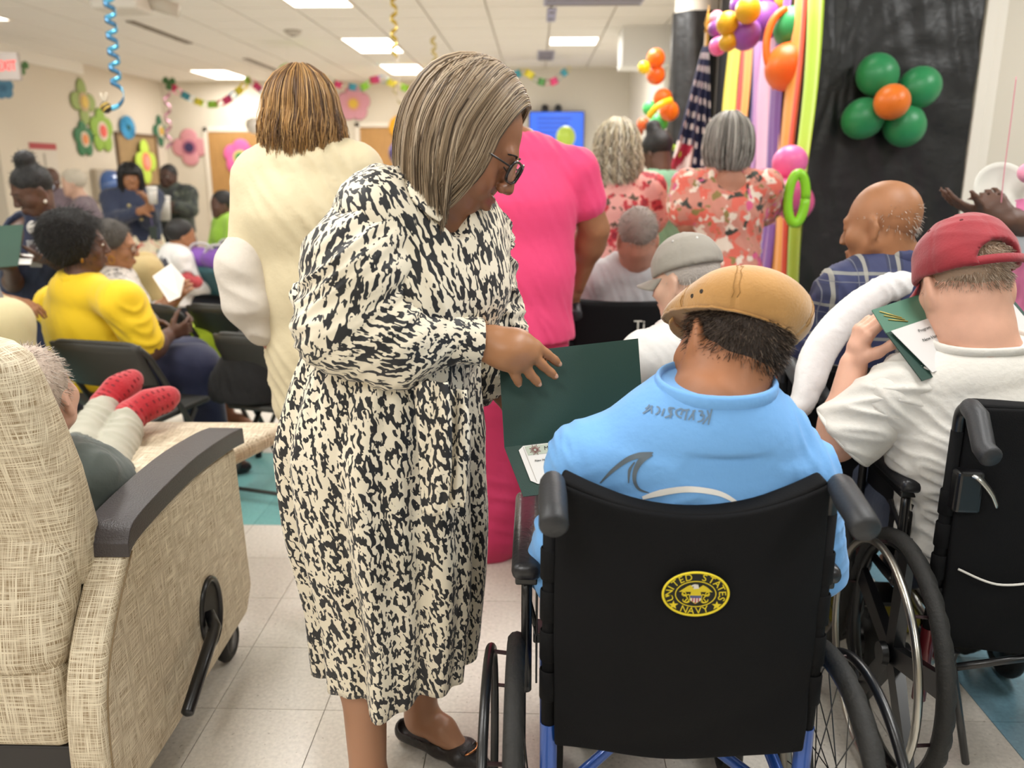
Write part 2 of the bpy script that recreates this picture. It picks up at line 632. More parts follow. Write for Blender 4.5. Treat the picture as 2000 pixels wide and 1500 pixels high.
# floor: slab + single tiles (12 inch), beyond 300 the rest as one part
TS = .3048
gx0 = G(421, 1385)[0]; gy0 = G(700, 1388)[1]
floor = MB().box((-11, -3.6, -.12), (5.15, 15, -.004)).build('floor', M('floor_grout', '#6f675c', .8), None)
floor['kind'] = 'structure'
def tile_mat(name, c, v):
    m = M(name, c, .22, var=(90, .1), spec=.5)
    nt, b = nodes_of(m)
    tc = nt.nodes.new('ShaderNodeTexCoord')
    vo = nt.nodes.new('ShaderNodeTexNoise'); vo.inputs['Scale'].default_value = 75; vo.inputs['Detail'].default_value = 3
    mp = nt.nodes.new('ShaderNodeMapping'); mp.inputs['Scale'].default_value = (1, .45, 1); mp.inputs['Rotation'].default_value = (0, 0, .6)
    g = nt.nodes.new('ShaderNodeNewGeometry')
    nt.links.new(g.outputs['Position'], mp.inputs[0]); nt.links.new(mp.outputs[0], vo.inputs['Vector'])
    cr = nt.nodes.new('ShaderNodeMapRange'); cr.inputs[1].default_value, cr.inputs[2].default_value = .66, .72
    cr.inputs[3].default_value, cr.inputs[4].default_value = 0, v
    nt.links.new(vo.outputs['Fac'], cr.inputs[0])
    mx = nt.nodes.new('ShaderNodeMix'); mx.data_type = 'RGBA'
    old = b.inputs['Base Color'].links[0].from_socket
    for nd in nt.nodes:
        if nd.type == 'TEX_NOISE' and nd is not vo:
            nt.links.new(g.outputs['Position'], nd.inputs['Vector'])
    nt.links.new(old, mx.inputs[6]); mx.inputs[7].default_value = (.25, .2, .15, 1)
    nt.links.new(cr.outputs[0], mx.inputs[0]); nt.links.new(mx.outputs[2], b.inputs['Base Color'])
    oi = nt.nodes.new('ShaderNodeObjectInfo'); mr = nt.nodes.new('ShaderNodeMapRange'); mr.inputs[3].default_value, mr.inputs[4].default_value = .95, 1.04
    nt.links.new(oi.outputs['Random'], mr.inputs[0])
    m2 = nt.nodes.new('ShaderNodeMix'); m2.data_type = 'RGBA'; m2.blend_type = 'MULTIPLY'; m2.inputs[0].default_value = 1
    nt.links.new(mx.outputs[2], m2.inputs[6]); nt.links.new(mr.outputs[0], m2.inputs[7]); nt.links.new(m2.outputs[2], b.inputs['Base Color'])
    return m
cream_t = tile_mat('cream_tile', '#dcd5ca', .55)
teal_t = tile_mat('teal_tile', '#7fb9b6', .25)
teal_lit_t = tile_mat('teal_tile_bluish_lit', '#7ba3b4', .3)  # right side of the teal border, bluish light mixed into its colour
def px(P):
    q = RC.T @ (np.asarray(P, float) - CP)
    return np.array([1000 + F * q[0] / -q[2], 750 - F * q[1] / -q[2], -q[2]])
yb0 = G(500, 1031)[1]
yb0 = gy0 + round((yb0 - gy0) / TS) * TS
xb0 = gx0 + round((1.2 - gx0) / TS) * TS
def tile_kind(x, y):
    if x > xb0 - .01 and y < yb0 + 3 * TS:
        return 2
    if yb0 - .01 < y < yb0 + 3 * TS - .01:
        return 1
    return 0
cells = []
for i in range(-36, 22):
    for j in range(-18, 44):
        x, y = gx0 + i * TS, gy0 + j * TS
        if x < -11 or x > 4.8 or y < -3.6 or y > 14.6:
            continue
        p = px((x + TS / 2, y + TS / 2, 0)) if y > -.2 else (0, 9999, 1)
        vis = y > .6 and -120 < p[0] < 2120 and p[1] < 1640
        cells.append((0 if vis else 1, p[2] if vis else y, i, j, x, y))
cells.sort()
tm = {}
def tile_mesh(x, y):
    e = TS / 2 - .0011
    return MB().box((x - e, y - e, -.004), (x + e, y + e, 0))
rest = [MB(), MB(), MB()]
nt_ = 0
for vis, _, i, j, x, y in cells:
    k = tile_kind(x + TS / 2, y + TS / 2)
    if nt_ < 298 and not vis:
        if k not in tm:
            o = tile_mesh(0, 0).build('tile', (cream_t, teal_t, teal_lit_t)[k], floor, local=True)
            tm[k] = o.data
        else:
            o = link('tile', tm[k], floor)
        o.location = (x + TS / 2, y + TS / 2, 0)
        nt_ += 1
    else:
        rest[k].add(*[(lambda q: (q.v[0], q.f))(tile_mesh(x + TS / 2, y + TS / 2))][0])
for k in range(3):
    if rest[k].n:
        o = rest[k].build('tile_field', (cream_t, teal_t, teal_lit_t)[k], floor)
        o['kind'] = 'stuff'

# ceiling: backing slab + single tiles, troffer lights on the grid
CT = .61
ceil = MB().box((-11, -3.6, CEIL + .02), (5.15, 15, CEIL + .12)).build('ceiling', M('ceiling_grid', '#c9c2b6', .6), None)
ceil['kind'] = 'structure'
cx0 = G(952, 20, CEIL)[0] % CT; cy0 = G(700, 14, CEIL)[1] % CT
lights = [(585, 14, 1), (-20, 40, 1), (703, 90, 2), (1133, 73, 1), (773, 137, 2), (433, 149, 2)]
lcells = {}
lpos = []
for x, y, n in lights:
    p = G(x, y, CEIL)
    i = round((p[0] - CT / 2 - cx0) / CT); j = round((p[1] - n * CT / 2 - cy0) / CT)
    for q in range(n):
        lcells[i, j + q] = 1
    lpos.append((cx0 + (i + .5) * CT, cy0 + (j + n / 2) * CT, n))
# fittings out of the picture, in the same grid
for x, y in ((-3.4, 4.4), (-1.2, 4.4), (1.0, 4.4), (-3.4, 1.9), (-1.2, 1.9), (1.0, 1.9), (3.0, 2.6), (-3.4, -1.0), (-.6, -1.0), (2.2, -1.0), (-6.2, 4.4), (-6.2, 1.0), (-8.4, 9.5), (0.6, 6.6)):
    i = round((x - CT / 2 - cx0) / CT); j = round((y - CT - cy0) / CT)
    lcells[i, j] = 1; lcells[i, j + 1] = 1
    lpos.append((cx0 + (i + .5) * CT, cy0 + (j + 1) * CT, 2))
ctm = M('ceiling_tile', '#f1ede6', .85, bump=(120, .25))
lens = M('light_lens', '#fff8ec', .4, emit=5.0)
cme = None; crest = MB(); ncl = 0
tiles = []
for i in range(-20, 9):
    for j in range(-7, 26):
        x, y = cx0 + i * CT, cy0 + j * CT
        if (i, j) in lcells or x < -11 or x > 4.6 or y < -3.6 or y > 14.6:
            continue
        p = px((x + CT / 2, y + CT / 2, CEIL)) if y > .5 else (0, 9999, 1)
        vis = y > .5 and -80 < p[0] < 2080 and -40 < p[1]
        tiles.append((0 if vis else 1, p[2], x + CT / 2, y + CT / 2))
tiles.sort()
for vis, _, x, y in tiles:
    e = CT / 2 - .009
    if not vis and ncl < 298:
        if cme is None:
            o = MB().box((-e, -e, 0), (e, e, .02), .002).build('ceiling_tile', ctm, ceil, local=True); cme = o.data
        else:
            o = link('ceiling_tile', cme, ceil)
        o.location = (x, y, CEIL); ncl += 1
    else:
        crest.box((x - e, y - e, CEIL), (x + e, y + e, CEIL + .02))
o = crest.build('ceiling_tile_field', ctm, ceil); o['kind'] = 'stuff'
names = ['square ceiling light panel at the top edge left of centre', 'bright ceiling light panel above the exit sign', 'ceiling light panel above the tan haired woman in cream', 'lone ceiling light panel nearest the black column', 'farthest ceiling light panel above the paper chain centre', 'ceiling light panel beside the left swag of the paper chain']
for q, (x, y, n) in enumerate(lpos):
    a, b = CT / 2 - .006, n * CT / 2 - .006
    if q < 6:
        t = thing('ceiling_light', (x, y, CEIL), 0, names[q], 'ceiling light', 'recessed ceiling lights')
        MB().box((x - a, y - b, CEIL - .004), (x + a, y - b + .025, CEIL + .02)).box((x - a, y + b - .025, CEIL - .004), (x + a, y + b, CEIL + .02)).box((x - a, y - b + .025, CEIL - .004), (x - a + .025, y + b - .025, CEIL + .02)).box((x + a - .025, y - b + .025, CEIL - .004), (x + a, y + b - .025, CEIL + .02)).build('frame', trimc, t)
        MB().box((x - a + .025, y - b + .025, CEIL), (x + a - .025, y + b - .025, CEIL + .012)).build('lens', lens, t)
    lamp(x, y, 2 * a - .08, 2 * b - .08, LAMP_POWER * n / 2 * (.6 if y < 6 else .85 if y < 10.5 else .5) * (.25 if q == 1 else 1))

# ceiling fittings
def ceil_box(name, x, y, sx, sy, h, mat, label, catg, slats=0):
    p = G(x, y, CEIL)
    t = thing(name, p, 0, label, catg)
    MB().box(p - V(sx / 2, sy / 2, h), p + V(sx / 2, sy / 2, 0), .004).build('frame', mat, t)
    for i in range(slats):
        yy = p[1] - sy / 2 + sy * (i + .5) / slats
        MB().box((p[0] - sx / 2 + .02, yy - .006, p[2] - h - .008), (p[0] + sx / 2 - .02, yy + .006, p[2] - h)).build('slat', M('vent_dark', '#7d7468', .5), t)
    return t
vd = M('vent_dark', '#7d7468', .5); vb = M('vent_blue', '#a7a7bd', .4)
ceil_box('slot_diffuser', 316, 64, .09, 1.5, .012, vd, 'long dark slot vent behind the hanging projector', 'vent', 2)
ceil_box('slot_diffuser', 516, 128, .09, 1.6, .012, vd, 'long dark slot vent above the lime balloon', 'vent', 2)
ceil_box('slot_diffuser', 1077, 28, .09, .7, .012, vb, 'bluish slot vent near the top edge of the ceiling', 'vent', 2)
ceil_box('return_grille', 1066, 108, .22, .9, .012, vb, 'small grey grille between two ceiling lights at right', 'vent', 5)
ceil_box('access_panel', 1160, -2, .9, .5, .012, vb, 'grey framed ceiling panel at the very top edge', 'vent', 3)
p = G(572, 60, CEIL)
t = thing('smoke_detector', p, 0, 'round grey detector between the two middle light panels', 'detector')
MB().lathe([(.001, -.05), (.06, -.05), (.09, -.02), (.1, 0), (.001, 0)], p).build('housing', M('detector', '#c9c2b8', .5), t, True)
MB().lathe([(.001, -.056), (.03, -.056), (.035, -.048), (.001, -.046)], p).build('sensor', vd, t, True)
# projector under the ceiling at left
p = U(242, 10, 6.6)
t = thing('projector', p, 0, 'white projector hanging from the ceiling beside the blue spiral', 'projector')
MB().box(p - V(.19, .16, .05), p + V(.17, .16, .1), .03).build('body', M('projector_white', '#d8d2c8', .5), t)
MB().lathe([(.001, .2), (.05, .2), (.055, 0), (.04, -.02), (.001, -.02)], p + V(.17, .1, .04), frame((1, .2, -.3))).build('lens_barrel', M('projector_lens', '#c4bcae', .4), t, True)
MB().tube([p + V(0, 0, .1), (p[0], p[1], CEIL)], .025).build('pole', trimc, t)

# doors on the back wall
oak = M('door_oak', '#b98c55', .45, var=(6, .12), stretch=(8, 8, .7))
def door(n, x0, x1, ytop):
    a, b = U(x0, 300, YB), U(x1, 300, YB)
    zt = U(x0, ytop, YB)[2]
    t = thing('door_%d' % n, (a[0], YB, 0)); t['kind'] = 'structure'
    MB().box((a[0], YB - .05, .01), (b[0], YB - .005, zt), .004).build('leaf', oak, t)
    for u0, u1 in ((a[0] - .09, a[0] - .005), (b[0] + .005, b[0] + .09)):
        MB().box((u0, YB - .035, 0), (u1, YB, zt + .09), .008).build('jamb', trimc, t)
    MB().box((a[0] - .09, YB - .035, zt + .01), (b[0] + .09, YB, zt + .09), .008).build('head_jamb', trimc, t)
    MB().tube([(b[0] - .09, YB - .05, 1.0), (b[0] - .09, YB - .1, 1.0), (b[0] - .2, YB - .1, 1.0)], .012).build('handle', M('steel', '#b8b8b4', .3, 1.), t)
door(1, 411, 520, 259)
door(2, 706, 800, 250)
LN = nrm(V(LB[1] - LA[1], -(LB[0] - LA[0]), 0))      # left wall normal, into the room
LP0 = V(LA[0], LA[1], 0)
LT = nrm(V(LB[0] - LA[0], LB[1] - LA[1], 0))
LF = np.stack([LT, V(0, 0, 1), LN], 1)               # along, up, out
BF = np.stack([V(1, 0, 0), V(0, 0, 1), V(0, -1, 0)], 1)
def lw(x, y, o=0.):
    return hit(x, y, LP0 + LN * o, LN)
def plate(lo, hi, o0, o1, Fm, c, bev=0.):
    h = V((hi[0] - lo[0]) / 2, (hi[1] - lo[1]) / 2, (o1 - o0) / 2)
    return MB().obox(c + Fm @ V((hi[0] + lo[0]) / 2, (hi[1] + lo[1]) / 2, (o0 + o1) / 2), h, Fm, bev)
c = lw(272, 335)
t = thing('cork_board', c, 0, 'tall brown board on the left wall behind the lime flower', 'board')
plate((-.62, -.55), (.62, .55), 0, .02, LF, c).build('cork', M('cork', '#a58a62', .9, var=(40, .15)), t)
for lo, hi in (((-.68, -.6), (-.62, .6)), ((.62, -.6), (.68, .6)), ((-.68, .55), (.68, .6))):
    plate(lo, hi, 0, .035, LF, c, .005).build('frame', M('board_frame', '#6b543a', .5), t)
c = lw(88, 322)
t = thing('wall_poster', c, 0, 'white notice sheet with a red header on the left wall', 'poster')
plate((-.3, -.5), (.3, .28), 0, .006, LF, c).build('sheet', M('sheet_white', '#dcd4c8', .7), t)
plate((-.3, .2), (.3, .28), .006, .009, LF, c).build('header', M('poster_red', '#b34a4f', .6), t)
plate((-.02, -.3), (.02, .15), .006, .009, LF, c).build('print', M('poster_grey', '#a59e92', .6), t)
# paper towel dispenser
c = lw(203, 362)
t = thing('towel_dispenser', c, 0, 'paper towel dispenser with a translucent blue cover on the left wall', 'dispenser')
plate((-.34, -.22), (.34, .24), 0, .1, LF, c, .02).build('back_case', M('dispenser_beige', '#b5aa98', .5), t)
MB().ell(c + LN * .1, (.3, .23, .2), LF, 24, 16).build('cover', M('dispenser_blue', '#3f63a3', .15, spec=.8, var=(5, .3)), t, True)
plate((-.26, -.25), (.26, -.2), .02, .22, LF, c).build('outlet', M('dispenser_dark', '#4a4640', .5), t)

# exit sign under the left soffit
c = U(17, 130, 9.4)
t = thing('exit_sign', c, 0, 'white exit sign with red letters under the left soffit', 'sign')
MB().box(c - V(.125, .03, .145), c + V(.125, .03, .145), .01).build('case', M('sign_white', '#c4bbb6', .5), t)
MB().tube([c + V(0, 0, .14), V(c[0], c[1], 2.68)], .02).build('stem', trimc, t)
def text(name, s, size, loc, A, mat, parent, ext=.001, align='CENTER', sx=1.):
    cu = bpy.data.curves.new(name, 'FONT')
    cu.body = s; cu.size = size; cu.extrude = ext; cu.align_x = align; cu.align_y = 'CENTER'
    tmp = bpy.data.objects.new('tmp', cu)
    COL.objects.link(tmp)
    bpy.context.view_layer.update()
    me = bpy.data.meshes.new_from_object(tmp.evaluated_get(bpy.context.evaluated_depsgraph_get()))
    bpy.data.objects.remove(tmp)
    v = np.zeros(len(me.vertices) * 3, np.float32); me.vertices.foreach_get('co', v); v = v.reshape(-1, 3)
    v[:, 0] *= sx
    f = [list(p.vertices) for p in me.polygons]
    bpy.data.meshes.remove(me)
    return mk(name, v @ np.asarray(A).T + np.asarray(loc), f, mat, parent, False)
text('lettering', 'EXIT', .15, c + V(0, -.033, 0), BF, M('exit_red', '#f01822', .4, emit=1.0), t, .002, sx=.68)

# ---------------------------------------------------------------- wall flowers, chains, spirals
def cm(h, r=.7):
    return M('paper_' + h.strip('#'), h, r)
def petal_flower(label, c, Fm, R, cols, n=5, rot=0., pl=1.35, name='paper_flower', group='paper flowers on the walls', pw=.5, d=.03):
    t = thing(name, c, 0, label, 'paper flower', group)
    for k in range(n):
        a = rot + 2 * PI * k / n
        D = Fm @ V(math.cos(a), math.sin(a), 0)
        A = np.stack([D, np.cross(Fm[:, 2], D), Fm[:, 2]], 1)
        MB().ell(c + D * R * .56 + Fm[:, 2] * (.016 + .005 * (k % 2)), (R * .46, R * pw, .012), A, 18, 6).build('petal', cm(cols[0]), t, True)
    for i, cc in enumerate(cols[1:]):
        r = R * (.42 - .15 * i) if len(cols) > 2 else R * .3
        MB().lathe([(.001, .01), (r, .01), (r, .002), (.001, .002)], c + Fm[:, 2] * (.026 + .012 * i), Fm, 20).build('flower_centre' if i == len(cols) - 2 else 'ring', cm(cc), t)
    return t
petal_flower('tall pale green paper flower with a yellow heart, topmost of the left wall cluster', lw(160, 199), LF, .32, ('#9db06a', '#c9b08a', '#e0c060'), 4, PI / 2, pw=.4)
petal_flower('dark green paper flower with an orange heart in the left wall cluster', lw(162, 272), LF, .26, ('#3f7a52', '#e2d3bd', '#e8935a'), 5, PI / 2, pw=.44)
petal_flower('light green paper flower with a red heart in the left wall cluster', lw(197, 256), LF, .33, ('#94b84c', '#e6cfc0', '#e8665a'), 5, PI / 2, pw=.44)
petal_flower('small dark green paper flower with a yellow heart near the wall corner', lw(311, 256), LF, .26, ('#3d7355', '#e6ddc8', '#dcb04c'), 4, PI / 2, pw=.4)
petal_flower('lime paper flower with a coral heart hung on the brown board', lw(283, 316, .07), LF, .35, ('#c2de55', '#f08a70', '#f2a08c'), 4, PI / 2, pw=.44)
petal_flower('pale pink paper flower with a dark purple heart on the back wall', U(371, 288, YB - .001), BF, .31, ('#dc98a0', '#b87088', '#41345c'), 4, 0)
petal_flower('bright pink paper flower with a green heart on the oak door', U(471, 308, YB - .052), BF, .31, ('#ec6aa8', '#d8c878', '#2f8a58'), 5, .2)
petal_flower('dusty pink paper flower with a yellow heart under the paper chain', U(691, 203, YB - .001), BF, .29, ('#d79aa8', '#d89a90', '#e0b84a'), 5, .3)
def rosette(label, c, Fm, R, c1, c2, n=26, sx=1.):
    t = thing('paper_rosette', c, 0, label, 'paper rosette', 'paper rosettes on the walls')
    vs = []; f = []
    for k in range(2 * n):
        a = PI * k / n; z = .03 if k % 2 else .055
        vs.append(c + Fm @ V(R * math.cos(a) * sx, R * math.sin(a), z)); 
    vs.append(c + Fm @ V(0, 0, .05))
    for k in range(2 * n):
        f.append((k, (k + 1) % (2 * n), 2 * n))
    mk('pleats', vs, f, cm(c1), t, False)
    MB().lathe([(.001, .012), (R * .22, .012), (R * .26, 0)], c + Fm[:, 2] * .05, Fm, 16).build('button', cm(c2), t)
rosette('blue pleated paper rosette with a dark button on the left wall', lw(245, 249), LF, .18, '#4aa3d0', '#1f5a55', sx=1.3)
rosette('yellow paper rosette with an orange heart on the second oak door', U(782, 248, YB - .052), BF, .19, '#f0b838', '#e06a28')
# leftmost decoration scraps by the exit sign
petal_flower('green paper leaf beside the exit sign', U(44, 131, 10.0), BF, .09, ('#5f8a55', '#4d7548'), 3, .4, group='scraps by the exit sign')
petal_flower('blue paper bloom below the exit sign at the left edge', U(8, 172, 10.0), BF, .13, ('#5d8fae', '#4e7a98'), 5, .4, group='scraps by the exit sign')
petal_flower('green paper leaf at the left end of the chain', U(331, 162, 12.4), BF, .1, ('#4f7a4a', '#46703f'), 3, .4, group='scraps by the chain')

def chain(label, pts, Y, R=.13, ln=.18):
    """paper chain: one part per link"""
    c0 = U(pts[0][0], pts[0][1], Y)
    t = thing('paper_chain', c0, 0, label, 'garland', 'paper chains across the far end of the room')
    W_ = [U(x, y, Y) for x, y, _ in pts]
    for i, (x, y, cc) in enumerate(pts):
        a = W_[max(i - 1, 0)]; b = W_[min(i + 1, len(pts) - 1)]
        d = nrm(b - a); h = np.linalg.norm(W_[min(i + 1, len(pts) - 1)] - W_[i]) if i < len(pts) - 1 else np.linalg.norm(W_[i] - W_[i - 1])
        h = min(h * .62, .2)
        nrm_ = V(0, -1, 0) if i % 2 else nrm(np.cross(d, V(0, -1, 0)))
        e = np.cross(nrm_, d)
        ring = [W_[i] + d * h * math.cos(q) + e * h * .62 * math.sin(q) for q in np.linspace(0, 2 * PI, 17)[:-1]]
        v = []; f = []
        for q in ring:
            v += [q - nrm_ * .045, q + nrm_ * .045]
        for q in range(16):
            r = (q + 1) % 16
            f.append((2 * q, 2 * r, 2 * r + 1, 2 * q + 1))
        mk('paper_link', v, f, cm(cc), t, True)
    for q in (W_[0], W_[-1], W_[len(W_) // 2]):
        MB().tube([q, V(q[0], q[1], CEIL - .001)], .0012, 4).build('thread', M('thread_white', '#d8d2c8', .6), t)
    return t
PK, TL, YE, LI, BL, GR = '#e0497c', '#4aa0b4', '#f0e04a', '#9ed648', '#52b4dc', '#5f9a58'
chain('left swag of the paper chain, between the wall corner and the cream clad woman', [(338, 170, PK), (347, 178, PK), (362, 187, TL), (375, 193, TL), (388, 199, YE), (402, 203, LI), (416, 204, LI), (432, 201, PK), (444, 195, PK), (456, 186, BL), (467, 177, YE), (476, 168, YE), (484, 157, LI), (493, 160, PK), (503, 170, PK), (514, 180, TL), (525, 190, YE)], 12.6)
chain('middle swag of the paper chain, between two women\'s heads', [(630, 155, YE), (645, 158, GR), (660, 165, PK), (672, 168, PK), (688, 170, TL), (700, 172, TL), (712, 169, LI), (722, 161, LI), (732, 156, PK), (748, 155, BL), (764, 162, YE), (778, 168, YE), (792, 172, LI), (806, 176, PK), (820, 177, PK), (836, 176, BL), (850, 172, YE), (864, 167, YE)], 12.6)
chain('right swag of the paper chain above the blue screen', [(985, 158, PK), (998, 152, PK), (1010, 145, TL), (1022, 140, YE), (1034, 145, YE), (1046, 155, GR), (1058, 160, GR), (1070, 161, PK), (1082, 159, PK), (1092, 151, TL), (1102, 142, TL), (1110, 136, YE)], 11.8)

def spiral(label, x0, y0, x1, y1, Y, R, turns, wd, cc, tail=None, name='spiral_streamer', c2=None):
    a, b = U(x0, y0, Y), U(x1, y1, Y)
    t = thing(name, a, 0, label, 'streamer', 'hanging foil spirals')
    n = int(turns * 16); v = []; f = []
    pts = []
    for i in range(n + 1):
        q = i / n; an = 2 * PI * turns * q
        pts.append(a + (b - a) * q + V(R * math.cos(an), R * math.sin(an), 0))
    if tail is not None:
        pts += list(cat([pts[-1]] + [U(x, y, Y) for x, y in tail], 8))[1:]
    for p in pts:
        v += [p - V(0, 0, wd / 2), p + V(0, 0, wd / 2)]
    f = [(2 * i, 2 * i + 2, 2 * i + 3, 2 * i + 1) for i in range(len(pts) - 1)]
    k = len(f)
    o = mk('ribbon', v, f, [M('foil_' + cc.strip('#'), cc, .25, .35), M('foil_' + (c2 or cc).strip('#'), c2 or cc, .3, .5)], t, True, mi=[(i // 8) % 2 for i in range(k)])
    m = o.modifiers.new('thickness', 'SOLIDIFY'); m.thickness = .0015
    if a[2] < CEIL:
        MB().tube([a, V(a[0], a[1], CEIL - .001)], .0012, 4).build('thread', M('thread_white', '#d8d2c8', .6), t)
    return t
t = spiral('blue foil spiral with a paper bee hanging at upper left', 212, -12, 226, 160, 5.4, .035, 5.5, .032, '#62b8dc', [(236, 172), (242, 190), (232, 206), (218, 212)], c2='#3d6f92')
p = U(207, 210, 5.4)
MB().ell(p, (.034, .03, .036), frame((.6, 0, -.8)), 16, 10).build('bee_body', M('bee_black', '#2b2722', .6), t, True)
for q in (-.012, .012):
    MB().lathe([(.0355 - abs(q) * .3, -.004), (.037 - abs(q) * .3, 0), (.0355 - abs(q) * .3, .004)], p + frame((.6, 0, -.8))[:, 2] * q, frame((.6, 0, -.8))).build('bee_stripe', M('bee_yellow', '#d9b44a', .6), t, True)
for q in (-1, 1):
    MB().ell(p + V(q * .012 - .005, 0, .06), (.012, .004, .034), frame((q * .3, 0, 1)), 10, 6).build('bee_wing', M('bee_wing', '#b8ac98', .6), t, True)
spiral('yellow foil spiral above the middle light panel', 769, -12, 770, 112, 7.8, .03, 4, .04, '#dcc045', None)
spiral('thin yellow foil spiral nearest the bending woman\'s head', 845, 70, 852, 150, 9.5, .03, 4, .035, '#d8c474', None)
spiral('grey foil hook hanging below the middle paper chain', 768, 165, 772, 185, 9.5, .02, 1, .03, '#c8b888', [(776, 196), (784, 203), (795, 204), (803, 196)])
spiral('pale pink paper curl in the far wall corner', 326, 178, 330, 290, 13.5, .05, 3.5, .06, '#d8a0b8', None)

# ---------------------------------------------------------------- balloons
def balloon(parent, c, r, cc, d=None, nm='balloon', el=1.12):
    """a balloon as a mesh; d points from the centre to the knot"""
    d = nrm(V(0, .2, -1) if d is None else d)
    A = frame(d)
    prof = []
    for i in range(15):
        a = PI * i / 14
        z = -math.cos(a); rr = math.sin(a)
        if z > .3:
            rr *= 1 - .12 * (z - .3)
        prof.append((max(rr, .02) * r, z * r * el))
    e = r * el
    prof += [(.05 * r, e * 1.03), (.12 * r, e * 1.1), (.02 * r, e * 1.12)]
    return MB().lathe(prof, c, A, 24).build(nm, M('latex_' + cc.strip('#'), cc, .38, spec=.5, sheen=.1), parent, True)
def balloons(items, Y0, group, nm='balloon'):
    for (x, y, r, cc, dy, lab) in items:
        Y = Y0 + dy
        c = U(x, y, Y)
        o = balloon(None, c, r * (px(c)[2]) / F, cc, V(rnd.uniform(-.4, .4), .8, -.4) if dy is not None else None, nm)
        tag(o, lab, 'balloon', group)
        if group is None or c[2] > 2.35:
            MB().tube([c + V(0, .03, 0), V(c[0], c[1] + .03, CEIL - .001)], .0012, 4).build('string', M('thread_white', '#d8d2c8', .6), o)
GRN, ORG, PRP, MUS, PNK, YLW, LIM = '#2f9b58', '#ec6a14', '#8a4aa8', '#d9a514', '#f56fae', '#efcf10', '#a6d92a'
balloons([(1549, 53, 38, GRN, 0, 'green round balloon at the upper corner of the streamer backdrop'),
          (1540, 131, 45, ORG, -.05, 'largest orange balloon, hanging under the green one'),
          (1545, 146, 42, '#e0600f', .15, 'orange balloon tucked behind the largest orange balloon'),
          (1546, -8, 32, YLW, .15, 'bright yellow balloon at the top edge above the green one'),
          (1461, 20, 25, MUS, .0, 'mustard balloon in front of the purple ones'),
          (1490, 42, 36, PRP, .2, 'big purple balloon right of the front mustard balloon'),
          (1456, 68, 29, '#9250b0', .12, 'purple balloon hanging lowest of the arch'),
          (1448, 10, 22, PRP, .3, 'purple balloon half behind the front mustard balloon'),
          (1496, 0, 26, '#8a4aa8', .25, 'purple balloon cut by the top edge'),
          (1421, 46, 22, MUS, .1, 'mustard balloon at the left end of the arch'),
          (1422, 82, 18, '#cf9c18', .12, 'lowest mustard balloon of the arch'),
          (1398, 56, 15, '#7b3f86', .3, 'small dark purple balloon beside the flag finial'),
          (1402, 91, 17, PNK, .25, 'small pink balloon under the mustard ones'),
          (1400, 36, 14, '#ee9aa8', .4, 'small pale pink balloon half hidden beside the flag finial')], 4.75, 'balloon arch over the streamer backdrop')
balloons([(1542, 318, 33, PNK, 0, 'upper pink balloon beside the black sheet'), (1534, 385, 36, '#f0589e', -.05, 'lower pink balloon beside the black sheet'),
          (1553, 396, 36, '#ec5f96', .12, 'pink balloon behind the lime balloon ring'), (1519, 351, 11, YLW, .1, 'tiny yellow balloon between the pink ones')], 4.15, 'pink balloon cluster by the black sheet')
balloons([(1281, 114, 18, ORG, 0, 'orange balloon, topmost on the black column'), (1281, 147, 18, '#e5641c', .05, 'second orange balloon from the top on the black column'), (1258, 132, 12, YLW, -.05, 'small yellow balloon left of the black column'),
          (1294, 192, 18, ORG, .05, 'orange balloon above the yellow band'), (1307, 217, 19, '#ea6a10', -.1, 'orange balloon in front of the black column'), (1270, 212, 15, '#4fc46a', .1, 'green balloon left of the yellow band'),
          (1286, 240, 18, '#52c76e', .0, 'green balloon below the yellow band'), (1256, 242, 12, '#e5642c', .1, 'small orange balloon above the dark haired helper'), (1246, 256, 11, '#dd7455', .15, 'small salmon balloon behind the blond curls')], 6.3, 'balloon cluster on the black column')
balloons([(496, 246, 15, '#e4ddd4', 0, 'white balloon beside the tan haired woman')], 11.5, None)
balloons([(563, 148, 22, '#a6cc4a', 0, 'lime balloon above the tan haired woman')], 10.5, None)
balloons([(783, 300, 24, '#4a3a7c', 0, 'dark purple balloon behind the printed collar')], 11, None)
c = U(1105, 268, 9.5)
t = thing('balloon', c, 0, 'lime balloon floating in front of the blue screen', 'balloon')
balloon(t, c, 19 * px(c)[2] / F, '#c3e05a', V(0, 0, -1), 'latex')
MB().tube([c - V(0, 0, .15), (c[0] - .05, c[1], .9)], .003, 4).build('string', M('string_white', '#d8d4cc', .6), t)
t = thing('balloon', c, 0, 'yellow twisting balloon band across the column cluster', 'balloon', 'modelling balloons')
c = U(1290, 208, 6.1); t.location = c
MB().tube(cat([U(1268, 228, 6.1), U(1280, 212, 6.05), U(1296, 201, 6.05), U(1310, 196, 6.1)], 6), .022, 10).build('tube', M('latex_band', '#f2c81e', .35), t, True)
def ringb(label, x, y, rx, ry, Y, cc, a0=0, a1=2 * PI, th=.02):
    c = U(x, y, Y)
    s = px(c)[2] / F
    t = thing('balloon', c, 0, label, 'balloon', 'modelling balloons')
    MB().tube([c + V(rx * s * math.cos(q), 0, ry * s * math.sin(q)) for q in np.linspace(a0, a1, 30)], th, 10).build('tube', M('latex_' + cc.strip('#'), cc, .35), t, True)
ringb('lime balloon ring beside the pink balloons', 1556, 388, 17, 48, 3.95, '#8fd32a', 0, 2 * PI, .022)
ringb('lime balloon arc behind the green shirted helper', 1310, 300, 15, 12, 6.0, '#a8cf3c', -.5, 3.4)
ringb('orange balloon loop behind the green balloon', 1533, 86, 36, 62, 4.7, '#ec7424', 1.6, 5.2, .02)
